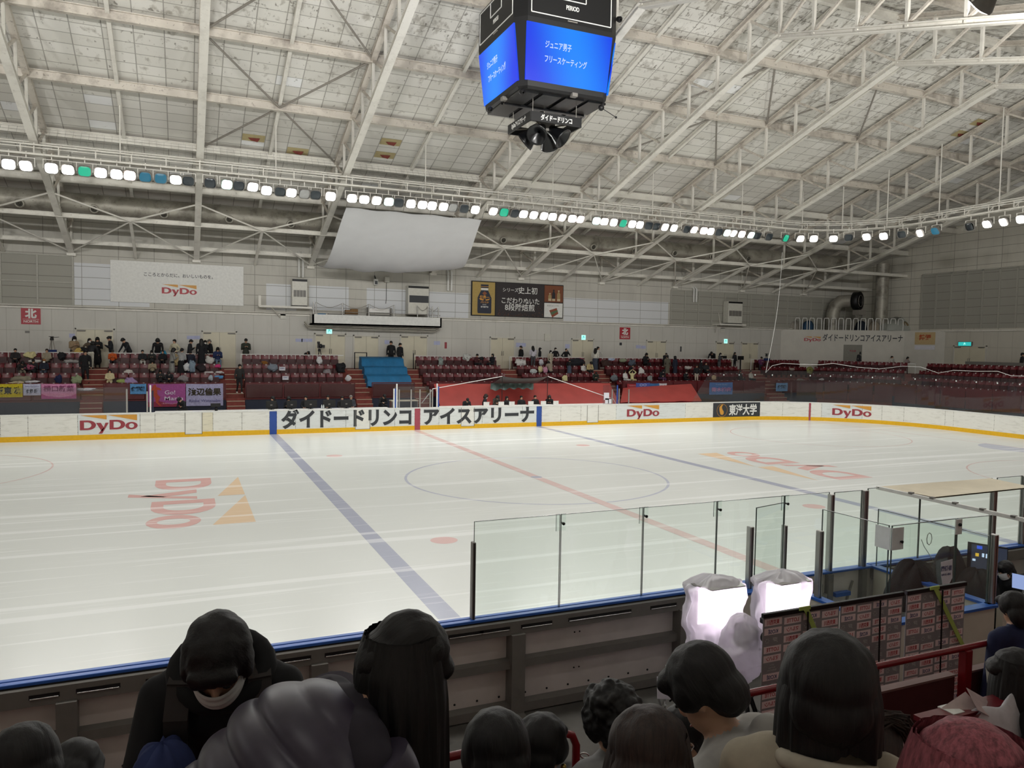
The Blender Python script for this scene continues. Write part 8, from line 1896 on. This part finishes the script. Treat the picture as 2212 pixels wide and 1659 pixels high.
for s in (-1, 1):
    sh = T(s*.185, 0, .425); e, w_ = sidearms(s, sh, None, hc, T)
    pts = []; rr = []
    for i in range(41):
        f = i/40; p = sh.lerp(e, f*2) if f < .5 else e.lerp(w_, f*2-1); pts.append(p); rr.append((.098-.03*f)*(1+.06*abs(math.sin(PI*6*f))))
    mb.tube(pts, rr, 18)
child('quilted_jacket', mb.mesh('jacket', PLUM), None, False)
# her hair falls straight down in world space
Hw = R3 @ hc+loc; cr, cu2 = CR.copy(), V((0, 0, 1)); cr.z = 0; cr.normalize(); cf = V((-cr.y, cr.x, 0))
def curtain(Hw, Rx, fall, nm, mat, par, open_=(0, 1), wob=.012, seed=0, taper=.0, z0=.03, ry=None):
    ry = ry or Rx
    def f(u, v, k=1.0):
        a = 2*PI*(open_[0]+(open_[1]-open_[0])*u); L_ = fall(a)
        rr = 1.0-.0*v; bulge = math.sin(min(1, v*3)*PI/2)
        x = Rx*math.cos(a)*(.80+.20*bulge)*(1-taper*v)*k; y = ry*math.sin(a)*(.80+.20*bulge)*(1-taper*v)*k
        q = V((x, y, z0+.05*(1-bulge)-L_*v)); st = mnoise.noise(V((math.cos(a)*9+seed, math.sin(a)*9, v*.8)))*wob*(.3+v)
        q = q*1.0+V((math.cos(a)*st, math.sin(a)*st, 0)); return Hw+cr*q.x+cf*q.y+V((0, 0, q.z))
    mb = MB().grid(lambda u, v: f(u, v), 96, 40); mb.grid(lambda u, v: f(1-u, v, .93), 96, 40)
    return mb.build(nm, mat, par)
def fallA(a):
    c = math.cos(a); return .14+.30*max(0, min(1, (c+.15)/.7))**.8
curtain(Hw+V((0, 0, .015)), .122, fallA, 'hair_lengths', M['hair_fine'], r, (0, 1), .02, 3, -.02)
mb = MB()
for k in range(26):
    b = Hw+cr*(-.10+.004*k)+cf*-.09+V((0, 0, -.05)); e = b+cr*(-.03-.05*(k % 5)/5)+cf*(-.03)+V((0, 0, -.10-.10*((k*7) % 9)/9))
    mb.tube([b, b.lerp(e, .5)+cf*-.02, e], .0025, 4)
mb.build('hair_wisps', M['hair_brown'], r)
# big dark bob right in front of the camera
r, hc, hp, T, R3, loc, child = near(1790, 1498, 1.83, PI+.05, 'sit', FL[2], 'person with a large black bob of hair seen from behind in a cream coat', 'b3a996', '22222a', 'full', 'hair_fine', lean=.05, hd=.1, coat=.3)
Hw = R3 @ hc+loc
curtain(Hw+V((0, 0, .0)), .122, lambda a: .165+.03*max(0, -math.cos(a))+.015*max(0, math.cos(a))-.035*max(0, -math.sin(a))**6, 'hair_lengths', M['hair_fine'], r, (0, 1), .012, 8, .03, .04, .120)
mb = MB(); mb.tube([T(.10*math.cos(a), .03+.085*math.sin(a), .475+.02*math.sin(a)) for a in [2*PI*k/24 for k in range(24)]], .022, 10, closed=True); child('collar', mb.mesh('collar', fab('b9b09e')), None, False)
# brown haired person in a pale coat half hidden behind the bob
r, hc, hp, T, R3, loc, child = near(1868, 1640, 2.35, PI-.3, 'sitbow', FL[1], 'person in a pale coat with brown hair swept aside, half hidden by the black bob', 'c2b9a6', '2c2a2c', 'bob', 'hair_brown', lean=.45, hd=.2, coat=.3)
a0 = at(1885, 1560, D=2.3); mb = MB(); rn = random.Random(5)
for k in range(70):
    s_ = V((rn.uniform(-.02, .02), rn.uniform(-.03, .03), rn.uniform(-.03, .03))); e = at(1985+rn.uniform(-25, 30), 1612+rn.uniform(-15, 25), D=2.36)
    m_ = at(1945+rn.uniform(-10, 10), 1556+rn.uniform(-4, 14), D=2.3); mb.tube([a0+s_, (a0+s_).lerp(m_, .6)+V((0, 0, .012)), m_+s_*.6, e], [.004, .004, .0035, .002], 4)
mb.build('hair_wisps', M['hair_brown'], r)
# young man in a grey hoodie looking down to the left
def hood(B, hc, hp, T):
    B.limb(T(-.10, .03, .45), T(.10, .03, .45), .075, .075, TOP); B.limb(T(-.09, .10, .47), T(.09, .10, .47), .055, .055, TOP); B.limb(T(0, .12, .50), T(0, .17, .33), .06, .05, TOP); B.limb(T(-.12, -.03, .44), T(-.05, -.10, .42), .04, .035, TOP); B.limb(T(.12, -.03, .44), T(.05, -.10, .42), .04, .035, TOP)
GREY = fab('a9a6a1')
r, hc, hp, T, R3, loc, child = near(1522, 1496, 2.22, -1.95, 'sitphone', FL[1], 'young person in a grey hooded sweatshirt looking down to the left', GREY, '23252c', 'short', 'hair_fine', lean=.30, hd=.45, extra=hood, voxel=.009)
mb = MB(); mb.tube([T(.075*math.cos(a), .0+.07*math.sin(a), .50+.01*math.sin(a)) for a in [2*PI*k/24 for k in range(24)]], .004, 6, closed=True); child('necklace', mb.mesh('necklace', fab('5a2f22')), None, False)
# others whose heads show along the lower edge
near(1500, 1580, 3.4, -1.9, 'sitphone', FL[0], 'small dark haired masked person facing left below the grey hoodie', 'd4d2ce', '2a2a30', 'bob', 'hair_fine', mask=1, lean=.1, hd=.3)
near(1322, 1556, 2.95, -2.5, 'sit', FL[1], 'person with bushy black hair from behind in a light grey jacket', '9a9a9a', '22242a', 'full', 'hair', lean=.05, hd=.2, curl=.010)
r, hc, hp, T, R3, loc, child = near(1402, 1652, 1.96, PI, 'sit', FL[2], 'brown haired person at the lower edge seen from behind', '4a3b34', '22242a', 'bob', 'hair_brown', lean=.2, hd=.3)
Hw = R3 @ hc+loc; curtain(Hw, .118, lambda a: .22, 'hair_lengths', M['hair_brown'], r, (0, 1), .012, 14, .0, .04, .115)
near(1072, 1636, 2.49, PI+.2, 'sit', FL[1], 'black haired person at the lower edge, left of two heads by the rail end', '1a1a1e', '1a1a1e', 'full', 'hair_fine', lean=.15, hd=.25)
r, hc, hp, T, R3, loc, child = near(1170, 1622, 2.93, PI-.4, 'sit', FL[1], 'black haired person with a glinting earring beside the rail end', '17181d', '1a1a1e', 'short', 'hair_fine', lean=.12, hd=.25)
mb = MB().ell((0, 0, 0), .012); c = child('earring', mb.mesh('earring', plain('brass', 'c8a860', .25, .9)), None, False); c.location = hc+V((-.092, .0, -.04))
near(52, 1668, 2.5, PI+.3, 'sitbow', FL[1], 'dark haired person at the lower left corner', '1c1a1a', '1a1a1e', 'full', 'hair_fine', lean=.3, hd=.2)
def plaid():
    k = NM('black and white check'); s_ = k.sep(k.tc.outputs['Object'])
    a = k.line(s_[0], .13, .05); b = k.line(s_[2], .13, .05); c = k.line(s_[0], .13, .008, .06)
    f = k.math('ADD', k.math('MULTIPLY', a, .5), k.math('MULTIPLY', b, .5)); col = k.mix(f, srgb('a39c90'), srgb('1b1a1a')); return k.set(col=k.mix(c, col, srgb('2a2826')), rough=.9)
near(150, 1690, 2.75, PI-.5, 'sitbow', FL[1], 'person in a black and white checked coat bending at the lower left', plaid(), '1a1a1e', 'short', 'hair_fine', lean=.95, hd=.3, coat=.3)
o = heap(tuple(at(352, 1668, D=2.2)), (.085, .09, .085), fab('2c3866'), 'navy blue garment bundled at the lower edge below the masked person', 'blue_garment', 44, 'garment')
r, hc, hp, T, R3, loc, child = near(2095, 1722, 1.55, PI, 'sit', FL[2], 'person with reddish pink hair at the lower right corner', '2a2626', '1a1a1e', 'full', 'hair_red', lean=.1, hd=.2)
Hw = R3 @ hc+loc; curtain(Hw, .135, lambda a: .24, 'hair_lengths', M['hair_red'], r, (0, 1), .02, 21, -.1, .07, .13)
# woman at the right with a tweed skirt and papers
TW = NM('tweed'); n_ = TW.noise(TW.obj(), 90, 3, .7); TW = TW.set(col=TW.ramp(n_, [(.40, srgb('3f3a36')), (.52, srgb('b8aea0'))]), rough=.95)
r, hc, hp, T, R3, loc, child = near(2196, 1462, 4.0, -1.45, 'sitphone', FL[0], 'long black haired person in black with a tweed skirt reading papers at the right', '17191c', TW, 'bob', 'hair_fine', lean=.2, hd=.35, skirt=.4)
Hw = R3 @ hc+loc; curtain(Hw, .125, lambda a: .40, 'hair_lengths', M['hair_fine'], r, (0, 1), .02, 27, .0, .05, .12)
p = at(2098, 1530, D=3.85); t = thing('booklet', 'pinkish leaflets held above the tweed skirt', 'leaflet', tuple(p))
for i, (dx, dz_, a, m) in enumerate(((-.06, .0, .3, 'c9b7b4'), (.05, .02, -.5, 'b8a3a3'), (.0, -.03, .1, 'd8d2cc'))): MB().prism([(-.09, -.06), (.09, -.06), (.09, .06), (-.09, .06)], p+V((dx, -.02*i, dz_)), (math.cos(a), 0, math.sin(a)), V((-math.sin(a)*.6, .7, math.cos(a)*.6)).normalized(), .002).build('leaf', fab(m), t)
p = at(2142, 1470, D=4.6); t = thing('tablet', 'pale tablet with a blue screen tilted behind the rail at the right', 'tablet', tuple(p)); MB().prism([(-.14, -.10), (.13, -.12), (.14, .08), (-.13, .10)], p, (.8, .3, -.35), (.2, .3, .9), .012).build('case', fab('b9b8b0'), t); MB().prism([(-.02, -.08), (.12, -.10), (.125, .06), (-.015, .07)], p+V((0, -.012, .002)), (.8, .3, -.35), (.2, .3, .9), -.002).build('screen', M['laptop'], t)
# child in a navy coat beyond the rail, on the bench behind the boards
near(2190, 1318, 5.9, -2.4, 'stand', .80, 'dark haired person in a navy coat standing beyond the rail at the right edge', '1c2448', '1c2030', 'bob', 'hair_fine', lean=.1, hd=.3, coat=.3, voxel=.016)
p = at(2190, 1318, D=5.9); tag(MB().bevbox(p.x-.5, p.x+.6, p.y-.35, p.y+.45, 0, .80, .01).build('wooden_box', M['greymetal']), 'grey box platform behind the right rail', 'platform')
p = at(2166, 1215, Y=-1.3)
r = near(2172, 1232, (p-CAM).dot(CF), -.9, 'sitphone', .0, 'masked timekeeper in black seated at the monitor', '141417', '16161a', 'bob', 'hair_fine', mask=1, lean=.15, hd=.3, voxel=.016)
tag(MB().bevbox(-.05, .55, -1.75, -1.2, 0, .44, .02).build('stool', M['black']), 'black box stool of the masked timekeeper', 'stool')
t = thing('laptop', 'open laptop with a bright screen at the right edge of the timekeepers box', 'laptop', tuple(at(2205, 1262, Y=-1.95))); p = at(2208, 1258, Y=-1.9); MB().prism([(-.16, -.1), (.16, -.1), (.16, .1), (-.16, .1)], p, (.9, -.3, -.2), (.1, .1, .98), .01).build('lid', M['laptop'], t); MB().box(p.x-.18, p.x+.2, p.y-.25, p.y, 1.2, 1.215).build('keyboard', M['metal'], t)
# near seats of the second row with a white garment
for i, px in enumerate((2062, 2178)):
    p = at(px, 1590, Y=-6.1); o = bpy.data.objects.new('stadium_seat', SEAT); C.objects.link(o); o.location = (-6.95+.52*i+.0, -6.04, FL[1]); o.rotation_euler = (0, 0, PI)
    o.location.x = p.x; tag(o, ('dark red folding seat near the camera, left of the white garment', 'dark red folding seat near the camera under the white garment')[i], 'seat')
p = at(2150, 1590, Y=-6.2)
def wg(u, v):
    s_ = (v-.5)*2; q = V((p.x-.22+.46*u, -6.14+.07*s_+.02*math.sin(7*u), 2.80-.20*abs(s_)**1.6+.012*math.sin(13*u+4*v)-.05*(1-u)))
    return q+mnoise.noise_vector(q*5)*.006
mb = MB().grid(wg, 30, 20); mb.grid(lambda u, v: V(wg(1-u, v))+V((0, 0, -.012)), 30, 20); tag(mb.build('white_garment', fab('cfcdd2')), 'white garment folded over the back of a red seat at the lower right', 'garment')
bpy.data.scenes.remove(_tmp)
